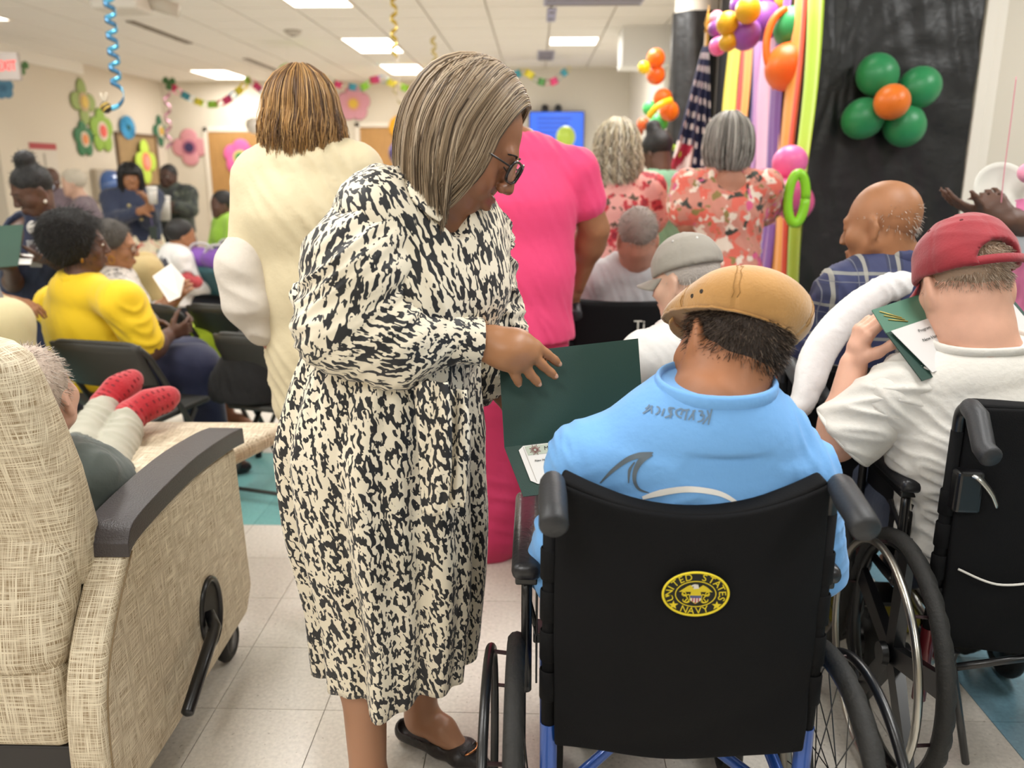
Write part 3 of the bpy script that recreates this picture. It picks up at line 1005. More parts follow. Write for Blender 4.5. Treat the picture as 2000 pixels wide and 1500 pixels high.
# balloon flower on the black sheet
c = U(1742, 198, YP - .22)
t = thing('balloon_flower', c, 0, 'flower of four green balloons round an orange one on the black sheet', 'balloon flower')
for x, y, r in ((1714, 147, 41), (1795, 171, 41), (1686, 231, 40), (1766, 245, 41)):
    q = U(x, y, YP - .14)
    balloon(t, q, r * px(q)[2] / F * .97, '#2c8f55', c - q + V(0, .02, 0), 'petal_balloon', 1.08)
q = U(1742, 199, YP - .27)
balloon(t, q, 34 * px(q)[2] / F, '#ee7a1e', V(0, 1, 0), 'centre_balloon', 1.05)

# ---------------------------------------------------------------- black sheet, column, backdrop, flag
nx, nz = 60, 70
xs = np.linspace(PL - .02, PR, nx); zs = np.linspace(.02, CEIL - .005, nz)
g = np.array([[x, YP - .03, z] for z in zs for x in xs])
k0 = U(1628, 150, YP)
rr = np.hypot(g[:, 0] - k0[0], g[:, 2] - k0[2]); an = np.arctan2(g[:, 2] - k0[2], g[:, 0] - k0[0])
g[:, 1] -= .012 * np.abs(np.sin(an * 9 + rr * 2)) * np.exp(-rr * 1.1) + .012 * wob(g, 7, 3) + .01 * np.maximum(0, folds(g, (1, 0, .25), 22, 5))
g[:, 1] = np.minimum(g[:, 1], YP - .004)
f = np.array([[j * nx + i, j * nx + i + 1, (j + 1) * nx + i + 1, (j + 1) * nx + i] for j in range(nz - 1) for i in range(nx - 1)])
o = mk('plastic_sheet', g, f, blackp)
tag(o, 'wrinkled black plastic sheet covering the wall behind the balloon flower', 'sheet')
cc_ = U(1349, 300, 6.95)
cr = 45 * px(cc_)[2] / F
v = []; f = []
for j in range(24):
    for i in range(40):
        a = 2 * PI * i / 40
        r = cr + .006 * math.sin(a * 7 + j * .4) + .004 * math.sin(a * 17)
        v.append((cc_[0] + r * math.cos(a), cc_[1] + cr * .4 + r * math.sin(a), .01 + 2.64 * j / 23))
for j in range(23):
    for i in range(40):
        f.append((j * 40 + i, j * 40 + (i + 1) % 40, (j + 1) * 40 + (i + 1) % 40, (j + 1) * 40 + i))
o = mk('wrapped_column', v, f, blackp)
tag(o, 'round column wrapped in black plastic behind the flag', 'column')
so = MB().lathe([(cr - .02, 0), (cr - .02, CEIL)], (cc_[0], cc_[1] + cr * .4, 0), np.eye(3), 32).build('trim_column_core', trimc, None, True); so['kind'] = 'structure'
# streamers of the backdrop: each ribbon is its own thing
A_, B_ = V(PL, YP + .02, 0), V(CQ[0], CQ[1], 0)
sd = nrm(B_ - A_); sn = nrm(np.cross(V(0, 0, 1), sd))
if sn[0] > 0: sn = -sn
def on_stage(x, y=300):
    return hit(x, y, A_ + sn * .05, sn)
for i, (x0, x1, cc, lab) in enumerate([(1586, 1553, '#b4dc16', 'widest lime'), (1556, 1545, '#e8583c', 'thin coral'), (1547, 1520, '#ee9a26', 'broad orange'), (1522, 1504, '#7d4aa0', 'purple'), (1508, 1474, '#ecb4d4', 'broad pale pink'),
                                  (1477, 1468, '#c692cc', 'lilac'), (1470, 1458, '#5a4688', 'dark violet'), (1460, 1440, '#f29c34', 'light orange'), (1442, 1432, '#d8423a', 'thin red'), (1434, 1411, '#ecd81a', 'yellow')]):
    a, b = on_stage(x0), on_stage(x1)
    n = 9; v = []; f = []
    for j in range(26):
        z = CEIL - .02 - (CEIL - .25) * j / 25
        for q in range(n):
            u = q / (n - 1)
            p = a + (b - a) * u
            v.append(V(p[0], p[1], z) + sn * (.012 * math.sin(u * 9 + i + j * .1) + .01 * (i % 2) + .01 * math.sin(j * .5 + i)))
    for j in range(25):
        for q in range(n - 1):
            f.append((j * n + q, j * n + q + 1, (j + 1) * n + q + 1, (j + 1) * n + q))
    o = mk('streamer', v, f, M('streamer_' + cc.strip('#'), cc, .55, sheen=.3))
    m = o.modifiers.new('t', 'SOLIDIFY'); m.thickness = .001
    tag(o, lab + ' paper streamer hanging in the backdrop beside the flag', 'streamer', 'streamers of the backdrop')
# flag
fb = U(1376, 120, 6.0)
t = thing('flag', (fb[0], fb[1], 0), 0, 'striped flag with gold fringe draped on a pole by the black column', 'flag')
top = U(1381, 62, 6.0); bot = V(fb[0] - .02, fb[1], .06)
MB().tube([bot, top], .014, 10).build('pole', M('flag_pole', '#8a6a3c', .35), t, True)
MB().lathe([(.001, .17), (.006, .12), (.022, .05), (.012, .02), (.02, 0), (.001, -.01)], top, frame((.02, 0, 1)), 14).build('finial', M('gold', '#b98a3c', .3, .8), t, True)
MB().lathe([(.16, 0), (.16, .03), (.05, .05), (.02, .08)], (bot[0], bot[1], 0), np.eye(3), 24).build('base', M('gold', '#b98a3c', .3, .8), t, True)
nu, nv = 60, 80
v = []; mi = []; f = []
for j in range(nv):
    s = j / (nv - 1)
    for i in range(nu):
        u = i / (nu - 1)
        wd = .04 + .42 * min(1, s * 1.35)
        hgt = top[2] - .1 - 1.5 * s - .25 * u * s
        ox = (u - .62) * wd * (1 if u < .62 else .55)
        oy = -.05 - .05 * math.sin(u * 20 + s * 2) * min(1, s * 3) - .04 * u
        v.append((top[0] - .01 - .12 * s * 0 + ox, top[1] + oy, hgt))
for j in range(nv - 1):
    for i in range(nu - 1):
        f.append((j * nu + i, j * nu + i + 1, (j + 1) * nu + i + 1, (j + 1) * nu + i))
        s, u = j / nv, i / nu
        # hoist runs down the pole; stripes hang as slanting bands
        w_ = s * 1.5 - (1 - u) * .55
        if u > .42 and s < .62 or s < .4:
            k = 2
            a, b = (u * 9) % 1, (s * 17) % 1
            if .3 < a < .7 and .25 < b < .7: k = 1
        else:
            k = int((s * 9 + (u - .5) * 4.5) % 2)
        if (u < .05 or s > .97) and s > .55: k = 3
        mi.append(k)
mk('cloth', v, f, [M('flag_red', '#a3243c', .6), M('flag_white', '#e6d6d0', .6), M('flag_blue', '#20233f', .6), M('fringe', '#d79a3a', .6)], t, True, mi=mi)

# ---------------------------------------------------------------- screen, podium
c = U(1087, 255, YT - .12)
s = px(c)[2] / F
t = thing('screen', c, 0, 'wall screen showing a bright blue slide behind the pink top', 'television')
a, b = 54 * s, 36 * s
MB().box(c - V(a, .02, b), c + V(a, .09, b), .01).build('bezel', M('tv_black', '#1b1d24', .3), t)
MB().box(c - V(a - .015, .024, b - .015), c + V(a - .015, -.018, b - .015)).build('display', M('tv_blue', '#2f62d8', .3, emit=.75), t)
for i in range(5):
    z = b * .62 - i * b * .24
    MB().box(c + V(-a * .7, -.027, z - .012), c + V(a * (.55 - .12 * (i % 2)), -.024, z + .012)).build('print', M('tv_line', '#2348ac', .3, emit=.5), t)
MB().box(c + V(-.12, .02, -.35), c + V(.12, .115, .1)).build('bracket', M('tv_black', '#1b1d24', .3), t)
for q in (-.33, .0):
    p = c + V(q * .6 + .02, 0, b + .05)
    o = thing('camera', p, 0, 'small dark camera on top of the screen, ' + ('left one' if q < 0 else 'right one'), 'camera', 'cameras on the screen')
    MB().ell(p, (.055, .05, .05), np.eye(3), 14, 8).build('head', M('tv_black', '#1b1d24', .3), o, True)
    MB().box(p - V(.05, .04, .06), p + V(.05, .04, -.03), .01).build('foot', M('tv_black', '#1b1d24', .3), o)
c = U(1131, 470, 5.4)
t = thing('podium', (c[0], c[1], 0), 0, 'oak podium behind the pink clad woman\'s arm', 'podium')
oakp = M('podium_oak', '#b8843f', .4, var=(5, .15), stretch=(10, 10, 1))
MB().box((c[0] - .24, c[1] - .2, .05), (c[0] + .3, c[1] + .2, 1.0), .01).build('cabinet', oakp, t)
MB().box((c[0] - .3, c[1] - .25, 1.0), (c[0] + .36, c[1] + .25, 1.18), .015).build('top_box', oakp, t)
MB().box((c[0] - .27, c[1] - .22, 0), (c[0] + .33, c[1] + .22, .05), .005).build('plinth', M('podium_dark', '#4a3422', .5), t)
# ================================================================ FURNITURE
blackf = M('black_fabric', '#0c0c0e', .8, bump=(420, .35, 2, .002), var=(3, .2), spec=.2)
blackf2 = M('black_fabric_fine', '#08080a', .75, bump=(300, .25, 2, .002), spec=.2)
rubber = M('black_rubber', '#1c1c1d', .55, bump=(60, .1))
tyre_m = M('tyre', '#201f1d', .7, bump=(150, .2))
grip_m = M('grip_foam', '#26272a', .5, bump=(200, .08))
vinyl = M('arm_vinyl', '#232326', .32, bump=(90, .12))
blk = M('black_paint', '#121214', .3, spec=.6)
chrome = M('silver_rim', '#b9b6ae', .28, 1.0, bump=(30, .03))
steel = M('steel', '#b8b8b4', .3, 1.)

def loft(rows, closed=False):
    """rows: list of equal-length point lists -> verts, quads"""
    R = np.asarray(rows, float); m, n, _ = R.shape
    f = []
    for i in range(m - 1):
        for k in range(n if closed else n - 1):
            l = (k + 1) % n
            f.append((i * n + k, i * n + l, (i + 1) * n + l, (i + 1) * n + k))
    return R.reshape(-1, 3), f

def tyre(R, r, n=108, k=12, tread=.0022, knob=True):
    v = []; f = []
    for i in range(n):
        a = 2 * PI * i / n
        for j in range(k):
            b = 2 * PI * j / k
            rr = r
            if knob and math.cos(b) > .35:
                rr += tread * (1 if (i + (j % 2)) % 3 else -.4)
            v.append(((rr * math.sin(b)) * .95, (R - r + rr * math.cos(b)) * math.cos(a), (R - r + rr * math.cos(b)) * math.sin(a)))
    for i in range(n):
        for j in range(k):
            f.append((i * k + j, i * k + (j + 1) % k, ((i + 1) % n) * k + (j + 1) % k, ((i + 1) % n) * k + j))
    return v, f

def ring_pts(R, x, n=64):
    return [(x, R * math.cos(a), R * math.sin(a)) for a in np.linspace(0, 2 * PI, n + 1)[:-1]]

def wheel(parent, x, out, R=.305, kind='spoke', rim_mat=None, z=None):
    """a rear wheel in the chair's local space; out = +1/-1 towards the outside"""
    z = R if z is None else z
    c = V(x, 0, z)
    v, f = tyre(R, .019)
    w_ = mk('wheel', np.array(v) + c, f, tyre_m, parent, True, local=True)
    MB().tube(np.array(ring_pts(R - .035, 0)) + c, .011, 8, closed=True, flat=1.3).build('wheel_rim', M('rim_alu', '#8f8d88', .35, .9) if kind == 'spoke' else blk, w_, True, local=True)
    hub = MB().lathe([(.001, -.035), (.028, -.035), (.03, -.02), (.018, -.012), (.018, .012), (.03, .02), (.028, .035), (.012, .04), (.001, .04)], c, np.stack([V(0, 1, 0), V(0, 0, 1), V(1, 0, 0)], 1), 20)
    hub.build('hub', blk, w_, True, local=True, auto=40)
    m = MB()
    if kind == 'spoke':
        for i in range(28):
            a = 2 * PI * i / 28; s = -1 if i % 2 else 1
            b = a + (.5 if i % 4 < 2 else -.5)
            m.tube([c + V(s * .025, .028 * math.cos(b), .028 * math.sin(b)), c + V(0, (R - .045) * math.cos(a), (R - .045) * math.sin(a))], .0013, 5)
    else:
        for i in range(5):
            a = 2 * PI * i / 5 + .32
            d = V(0, math.cos(a), math.sin(a)); e = V(0, -math.sin(a), math.cos(a))
            m.v.append(np.array([c + d * .02 + e * .022 + V(q, 0, 0) for q in (-.012, .016)] + [c + d * .02 - e * .022 + V(q, 0, 0) for q in (-.012, .016)] + [c + d * (R - .04) + e * .028 + V(q, 0, 0) for q in (-.008, .008)] + [c + d * (R - .04) - e * .028 + V(q, 0, 0) for q in (-.008, .008)]))
            for q in [(0, 1, 3, 2), (4, 6, 7, 5), (0, 4, 5, 1), (2, 3, 7, 6), (1, 5, 7, 3), (0, 2, 6, 4)]:
                m.f.append([t_ + m.n for t_ in q]); m.m.append(0)
            m.n += 8
    m.build('spokes', blk, w_, local=True)
    MB().tube(np.array(ring_pts(R - .03, out * .052)) + c, .0095, 10, closed=True).build('push_rim', rim_mat or blk, w_, True, local=True)
    for i in range(6):
        a = 2 * PI * i / 6 + .2
        d = V(0, math.cos(a), math.sin(a))
        MB().tube([c + d * (R - .036), c + d * (R - .03) + V(out * .05, 0, 0)], .004, 6).build('rim_bracket', M('bracket_dark', '#3a2a2c', .4, .6), w_, local=True)
    return w_

def wheelchair(loc, rz, label, W=.235, zt=.93, zb=.42, fmat=None, kind='spoke', rim=None, sag=.045, dip=.03, group=None, flap=True, R=.305, grip_down=.02, arm_z=.72, detail=True):
    t = thing('wheelchair', loc, rz, label, 'wheelchair', group)
    yb = -.03
    nx, nz = 24, 26
    def back(u, s, off=0.):
        x = u * W
        z = zt - s * (zt - zb) - dip * (1 - u * u) * (1 - s) ** 2
        y = yb - sag * (1 - u * u) * (.55 + .45 * math.sin(s * PI)) - off
        y += .006 * math.sin(u * 5 + s * 6) * s + .004 * math.sin(s * 23 + u * 4) * s * s
        return (x, y, z)
    us = np.linspace(-1, 1, nx); ss = np.linspace(0, 1, nz)
    v, f = loft([[back(u, s) for u in us] for s in ss])
    o = mk('backrest', v, f, blackf, t, True, local=True)
    md = o.modifiers.new('t', 'SOLIDIFY'); md.thickness = .022; md.offset = -1
    md = o.modifiers.new('b', 'BEVEL'); md.width = .007; md.segments = 3; md.limit_method = 'ANGLE'
    if flap:
        v, f = loft([[back(u, -.012 + s * (.25 - .05 * (abs(u) > .62)) * 1., .007 + (.006 if s < .05 else 0)) for u in us] for s in np.linspace(0, 1, 8)])
        o2 = mk('top_flap', v, f, blackf2, t, True, local=True)
        md = o2.modifiers.new('t', 'SOLIDIFY'); md.thickness = .034; md.offset = .6
        md = o2.modifiers.new('b', 'BEVEL'); md.width = .009; md.segments = 3; md.limit_method = 'ANGLE'
    fm = fmat or blk
    for s in (-1, 1):
        x = s * (W + .012)
        MB().tube([(x, yb + .005, zb - .02), (x, yb, .62), (x, yb, zt - .06)], .0145, 12).build('back_post', blackf2, t, True, local=True)
        MB().tube([(x, yb + .006, .2), (x, yb + .005, zb + .035)], .0165, 14).build('frame_tube', fm, t, True, local=True, auto=50)
        for q in range(4):
            MB().lathe([(.0165, -.03), (.0185, -.028), (.0185, .028), (.0165, .03)], (x, yb, zb + .12 + q * .08), np.eye(3), 14).build('strap', blackf2, t, True, local=True)
        MB().tube(cat([(x, yb, zt - .07), (x, yb - .002, zt - .02), (x, yb - .03, zt + .004), (x, yb - .06, zt - .002)], 5), .0135, 12).build('handle_bend', blk, t, True, local=True)
        g = [(x, yb - .03, zt + .006), (x, yb - .04, zt + .005), (x, yb - .075, zt - .004), (x, yb - .12, zt - grip_down), (x, yb - .152, zt - grip_down - .008), (x, yb - .158, zt - grip_down - .0095)]
        MB().tube(g, [.018, .0215, .0235, .023, .0235, .019], 18).build('push_grip', grip_m, t, True, local=True, auto=60)
        # arm
        xa = s * (W + .055)
        pad = MB().obox((xa, yb + .27, arm_z), (.029, .19, .018), np.eye(3), .016)
        p = pad.build('arm_pad', vinyl, t, True, local=True, auto=60)
        MB().box((xa - .022, yb + .1, arm_z - .034), (xa + .022, yb + .44, arm_z - .016), .004).build('pad_bracket', blk, p, local=True)
        MB().tube(cat([(xa, yb + .12, arm_z - .03), (xa, yb + .12, .48), (xa, yb + .14, .45), (xa, yb + .4, .45), (xa, yb + .42, .48), (xa, yb + .42, arm_z - .03)], 4), .011, 10).build('arm_frame', blk, t, True, local=True)
        MB().box((xa - s * .02 - .002, yb + .12, .46), (xa - s * .02 + .002, yb + .43, arm_z - .06), .001).build('side_guard', blk, t, local=True)
        m = MB().tube([(x, yb, .5), (x, yb + .42, .5), (x, yb + .5, .44), (x, yb + .56, .2)], .0135, 12)
        m.tube([(x, yb, .26), (x, yb + .42, .26), (x, yb + .46, .45)], .0135, 12)
        m.build('side_frame', fm, t, True, local=True)
        wheel(t, s * (W + .075), s, R, kind, rim)
        c = MB().tube(np.array(ring_pts(.075, 0, 28)) + V(s * W * .95, yb + .44, .098), .022, 10, closed=True)
        cw = c.build('caster', tyre_m, t, True, local=True)
        MB().tube([(s * W * .95, yb + .4, .28), (s * W * .95, yb + .41, .19), (s * W * .95 + .03, yb + .43, .1)], .01, 8).build('fork', blk, cw, True, local=True)
        MB().lathe([(.001, -.02), (.05, -.02), (.055, 0), (.05, .02), (.001, .02)], (s * W * .95, yb + .44, .098), np.stack([V(0, 1, 0), V(0, 0, 1), V(1, 0, 0)], 1), 16).build('caster_hub', blk, cw, True, local=True)
        MB().obox((s * .11, yb + .66, .13), (.08, .07, .008), np.eye(3), .004).tube([(s * (W - .02), yb + .55, .22), (s * (W - .03), yb + .62, .14)], .01, 8).build('foot_plate', blk, t, local=True)
        MB().tube([(s * (W + .075), 0, R), (s * W, 0, R), (s * W, yb, R)], .012, 8).build('axle', steel, t, True, local=True)
        MB().obox((s * (W + .03), .12, .56), (.012, .03, .01), np.eye(3), .003).tube([(s * (W + .035), .12, .56), (s * (W + .06), .17, .64)], .006, 8).build('brake', blk, t, local=True)
    v, f = loft([[(u * W, y, .5 - .03 * (1 - u * u)) for u in np.linspace(-1, 1, 10)] for y in np.linspace(yb + .02, yb + .44, 8)])
    o3 = mk('seat', v, f, blackf2, t, True, local=True)
    md = o3.modifiers.new('t', 'SOLIDIFY'); md.thickness = .03; md.offset = -1
    MB().tube([(-W, yb + .06, .24), (W, yb + .36, .46)], .012, 8).tube([(W, yb + .08, .24), (-W, yb + .34, .46)], .012, 8).build('cross_brace', fm, t, True, local=True)
    return t

bluefr = M('frame_blue', '#1f55b0', .28, .3, spec=.7, coat=.5)
redfr = M('frame_red', '#5c1018', .3, .3, spec=.6, coat=.4)
gl, gr = U(1078, 945, 1.31), U(1628, 930, 1.31)
BX = (gl[0] + gr[0]) / 2; BW = (gr[0] - gl[0]) / 2 - .012
wc = wheelchair((BX, 1.345, 0), 0, 'black wheelchair with blue frame tubes and a round yellow patch on its back', W=BW, zt=.945, zb=.425, fmat=bluefr, grip_down=.012, R=.29, dip=.052)

# ---- emblem patch on the back
def emblem(parent, c, a, b):
    """c centre in the chair's local space; the patch faces -y"""
    ye = M('thread_yellow', '#e2cc22', .6, bump=(800, .4, 1, .001)); bk = M('thread_black', '#16160f', .8)
    A = np.stack([V(1, 0, 0), V(0, 0, 1), V(0, -1, 0)], 1)
    E = lambda ra, rb, n=64: [(ra * math.cos(q), rb * math.sin(q)) for q in np.linspace(0, 2 * PI, n + 1)[:-1]]
    p = MB().prism(E(a, b), .002, c, A).build('emblem_patch', bk, parent, local=True)
    MB().tube([c + A @ V(x, y, .002) for x, y in E(a * .965, b * .95)], .0021, 8, closed=True).build('border', ye, p, True, local=True)
    MB().tube([c + A @ V(x, y, .002) for x, y in E(a * .595, b * .56)], .0009, 6, closed=True).build('inner_border', ye, p, True, local=True)
    def ringtext(s, a0, a1, ra, rb, size, flip=False):
        for i, ch in enumerate(s):
            if ch == ' ':
                continue
            q = math.radians(a0 + (a1 - a0) * i / (len(s) - 1))
            x, y = ra * math.cos(q), rb * math.sin(q)
            nx_, ny_ = math.cos(q) / ra, math.sin(q) / rb
            n_ = nrm((nx_, ny_, 0)) * (-1 if flip else 1)
            B = A @ np.stack([V(n_[1], -n_[0], 0), n_, V(0, 0, 1)], 1)
            text('letter', ch, size, c + A @ V(x, y, .0022), B, ye, p, .0004, sx=1.0)
    # text() is world based for parents: temporary shift
    off = base_of(parent)
    _t = globals()['mk']
    def loc_mk(name, v, f, mat, par, smooth=True, **k):
        return _t(name, v, f, mat, par, smooth, local=True, **k)
    globals()['mk'] = loc_mk
    try:
        ringtext('UNITED STATES', 194, -14, a * .775, b * .745, .0172)
        ringtext('NAVY', 246, 294, a * .78, b * .755, .0172, True)
    finally:
        globals()['mk'] = _t
    def star(x, y, r, nm='star'):
        pts = []
        for i in range(10):
            q = PI / 2 + PI * i / 5
            rr = r if i % 2 == 0 else r * .42
            pts.append((x + rr * math.cos(q), y + rr * math.sin(q)))
        MB().prism(pts, .0006, c + A @ V(0, 0, .002), A).build(nm, ye, p, local=True)
    star(-a * .64, -b * .5, .0085); star(a * .64, -b * .5, .0085)
    def poly(nm, pts, mat, z=.0022, d=.0006):
        MB().prism([(x * a * .56, y * b * .52) for x, y in pts], d, c + A @ V(0, 0, z), A).build(nm, mat, p, local=True)
    gold = M('thread_gold', '#d3bd1e', .6)
    poly('eagle_wing', [(-.12, .2), (-.88, .2), (-.5, .62), (-.3, .78), (-.12, .5)], gold)
    poly('eagle_wing', [(.12, .2), (.12, .5), (.36, .78), (.56, .62), (.88, .2)], gold)
    poly('eagle_body', [(-.2, .5), (-.25, .2), (-.3, -.12), (.3, -.12), (.25, .2), (.2, .5)], gold, .0023)
    poly('eagle_head', [(-.13, .45), (-.13, .68), (-.24, .66), (-.26, .74), (-.1, .86), (.1, .82), (.16, .5)], M('thread_white', '#e8e2dc', .6), .0026)
    for s in (-1, 1):
        q = [c + A @ V(s * a * .56 * x, b * .52 * y, .0026) for x, y in [(.3, -.62), (.42, -.72), (.56, -.68), (.5, -.5), (.42, -.35), (.56, -.1), (.7, .05)]]
        MB().tube(cat(q, 4), .0009, 6).build('anchor_shank', ye, p, True, local=True)
        q = [c + A @ V(s * a * .56 * (.62 + .1 * math.cos(k)), b * .52 * (.02 + .16 * math.sin(k)), .0026) for k in np.linspace(0, 6.28, 15)[:-1]]
        MB().tube(q, .0008, 6, closed=True).build('anchor_ring', ye, p, True, local=True)
        q = [c + A @ V(s * a * .56 * (.5 + .16 * math.cos(k)), b * .52 * (-.5 + .2 * math.sin(k)), .0026) for k in np.linspace(2.8, 6.6, 9)]
        MB().tube(q, .0009, 6).build('anchor_fluke', ye, p, True, local=True)
        q = [c + A @ V(s * a * .56 * x, b * .52 * y, .0026) for x, y in [(.34, .0), (.62, -.16)]]
        MB().tube(q, .0009, 6).build('anchor_stock', ye, p, True, local=True)
    poly('shield', [(-.36, -.05), (.36, -.05), (.3, -.5), (0, -.82), (-.3, -.5)], ye, .0026)
    poly('shield_chief', [(-.31, -.1), (.31, -.1), (.29, -.3), (-.29, -.3)], M('thread_navy', '#4a4f80', .6), .0031)
    for i in range(7):
        x = -.26 + i * .075
        y1 = -.5 - .26 * (1 - abs(x + .037) / .28)
        poly('shield_stripe', [(x, -.31), (x + .072, -.31), (x + .072, y1 + .02), (x, y1)], M('thread_red', '#b04050', .6) if i % 2 else M('thread_white', '#e8e2dc', .6), .0031)
    return p
pe = U(1357, 1163, 1.345 - .03 - .075)
emblem(wc, V(0.004, -.03 - .0615 - .0068, pe[2]), .0565, .0415)

rh = U(1690, 1270, 1.79)
RX = rh[0] + .365
wr = wheelchair((RX, 1.79, 0), -.05, 'black wheelchair with dark red frame, silver push rim and silver brake levers', W=.215, zt=.95, zb=.36, fmat=redfr, kind='mag', rim=chrome, sag=.03, dip=.0, grip_down=.06)
# quick-release lever and cord on the red chair's back
MB().tube(cat([(-.2, -.075, .8), (-.19, -.085, .795), (-.165, -.09, .765), (-.15, -.09, .735)], 5), [.012] * 1 + list(np.linspace(.012, .008, 15)), 10, flat=.5).build('release_lever', steel, wr, True, local=True)
MB().obox((-.205, -.06, .76), (.03, .02, .05), np.eye(3), .01).build('lever_mount', blk, wr, local=True)
MB().tube(cat([(-.2, -.066, .57), (-.12, -.085, .545), (-.03, -.09, .56), (.06, -.09, .6), (.14, -.08, .62)], 8), .0028, 8).build('white_cord', M('cord_white', '#d8d4cc', .5), wr, True, local=True)
MB().tube(cat([(-.05, -.092, .48), (0, -.092, .52), (.08, -.09, .56)], 8), .0028, 8).build('white_cord', M('cord_white', '#d8d4cc', .5), wr, True, local=True)

cs_, sn_ = math.cos(.05), math.sin(.05)
def to_red(P):
    d = np.asarray(P) - V(RX, 1.79, 0)
    return V(cs_ * d[0] - sn_ * d[1], sn_ * d[0] + cs_ * d[1], d[2])
q0, q1 = to_red(U(1857, 1275, 1.71)), to_red(U(1886, 1490, 1.70))
MB().tube([q0, q0 * .7 + q1 * .3, q1], .009, 10).tube([q0 + V(-.005, 0, -.06), q0 + V(.002, 0, .005)], .014, 10).build('anti_tip_bar', blk, wr, True, local=True)
MB().tube([q0 + V(0, 0, -.04), V(.2, -.03, q0[2])], .009, 8).build('anti_tip_arm', blk, wr, True, local=True)
pt = U(1235, 592, 3.3)
wt = wheelchair((pt[0], 3.33, 0), .05, 'black wheelchair with two white letters on its back, pushed by the woman in pink', W=.23, zt=.94, zb=.45, sag=.02, dip=.01)
q = U(1245, 634, 3.27)
text('lettering', 'Ti', .058, V(q[0], 3.33 - .03 - .062, q[2]), BF, M('letter_white', '#d8d8cc', .5), wt, .001)
pc = U(1395, 850, 2.32)
wg = wheelchair((pc[0] + .03, 2.36, 0), .1, 'wheelchair of the man in the grey cap, mostly hidden behind the tan cap', W=.22, zt=.86, zb=.45, sag=.02)
pp = U(1690, 800, 2.33)
wp = wheelchair((pp[0], 2.36, 0), .05, 'wheelchair under the draped white jacket and plaid shirt', W=.24, zt=.92, zb=.45, sag=.02)

# ---------------------------------------------------------------- recliner (faces away from the camera, along +y)
def weave():
    m = M('woven_vinyl', '#cfc0a2', .55)
    nt, b = nodes_of(m)
    tc = nt.nodes.new('ShaderNodeTexCoord')
    geo = nt.nodes.new('ShaderNodeNewGeometry')
    def fib(axis, seed):
        mp = nt.nodes.new('ShaderNodeMapping')
        sc = [15, 15, 15]; sc[axis] = 760
        mp.inputs['Scale'].default_value = sc; mp.inputs['Location'].default_value = (seed, seed, seed)
        nt.links.new(tc.outputs['Object'], mp.inputs[0])
        n = nt.nodes.new('ShaderNodeTexNoise'); n.inputs['Scale'].default_value = 1; n.inputs['Detail'].default_value = 1
        nt.links.new(mp.outputs[0], n.inputs['Vector'])
        return n.outputs['Fac']
    # threads across and along whichever way the face looks
    def mixn(a, b_, fac):
        mx = nt.nodes.new('ShaderNodeMix'); mx.data_type = 'FLOAT'
        nt.links.new(fac, mx.inputs[0]); nt.links.new(a, mx.inputs[2]); nt.links.new(b_, mx.inputs[3])
        return mx.outputs[0]
    sp = nt.nodes.new('ShaderNodeSeparateXYZ'); nt.links.new(geo.outputs['Normal'], sp.inputs[0])
    def stepabs(o):
        a = nt.nodes.new('ShaderNodeMath'); a.operation = 'ABSOLUTE'; nt.links.new(o, a.inputs[0])
        g_ = nt.nodes.new('ShaderNodeMath'); g_.operation = 'GREATER_THAN'; g_.inputs[1].default_value = .68; nt.links.new(a.outputs[0], g_.inputs[0])
        return g_.outputs[0]
    fx, fy, fz = fib(0, 3), fib(1, 7), fib(2, 11)
    isx, isz = stepabs(sp.outputs['X']), stepabs(sp.outputs['Z'])
    a = mixn(fx, fy, isx); c_ = mixn(fz, fy, isz)
    mx = nt.nodes.new('ShaderNodeMath'); mx.operation = 'MAXIMUM'; nt.links.new(a, mx.inputs[0]); nt.links.new(c_, mx.inputs[1])
    cr = nt.nodes.new('ShaderNodeValToRGB')
    cr.color_ramp.elements[0].position = .44; cr.color_ramp.elements[0].color = (*srgb('#8d7757'), 1)
    cr.color_ramp.elements[1].position = .62; cr.color_ramp.elements[1].color = (*srgb('#e4d8bf'), 1)
    nt.links.new(mx.outputs[0], cr.inputs[0]); nt.links.new(cr.outputs[0], b.inputs['Base Color'])
    bp = nt.nodes.new('ShaderNodeBump'); bp.inputs['Strength'].default_value = .25; bp.inputs['Distance'].default_value = .002
    nt.links.new(mx.outputs[0], bp.inputs['Height']); nt.links.new(bp.outputs[0], b.inputs['Normal'])
    return m
wv = weave()
armcap = M('arm_cap', '#3a3536', .38, bump=(250, .2))
rec = thing('recliner', (-1.22, 1.9, 0), 0, 'beige woven recliner with black arm caps and a raised footrest', 'recliner')
def side_panel(xo, xi):
    poly = list(cat([(1.43, .1), (1.43, .27), (1.455, .42), (1.52, .54), (1.62, .655)], 6)) + list(cat([(1.62, .655), (1.95, .672), (2.285, .658)], 4)[1:]) + [(2.315, .3), (2.325, .19), (2.27, .12), (1.7, .1)]
    A = np.stack([V(0, 1, 0), V(0, 0, 1), V(1, 0, 0)], 1)
    o = MB().prism([tuple(q) for q in poly], abs(xo - xi), (min(xo, xi), 0, 0), A).build('arm_panel', wv, rec)
    md = o.modifiers.new('b', 'BEVEL'); md.width = .012; md.segments = 3; md.limit_method = 'ANGLE'
    smoothed(o, 35)
    return o
ap = side_panel(-.885, -.965)
MB().tube([(-.884, y, z) for y, z in cat([(1.452, .1), (1.452, .27), (1.475, .415), (1.54, .53), (1.635, .64)], 6)], .0022, 6).build('seam', M('seam_tan', '#8f7a5c', .6), ap, True)
side_panel(-1.475, -1.555)
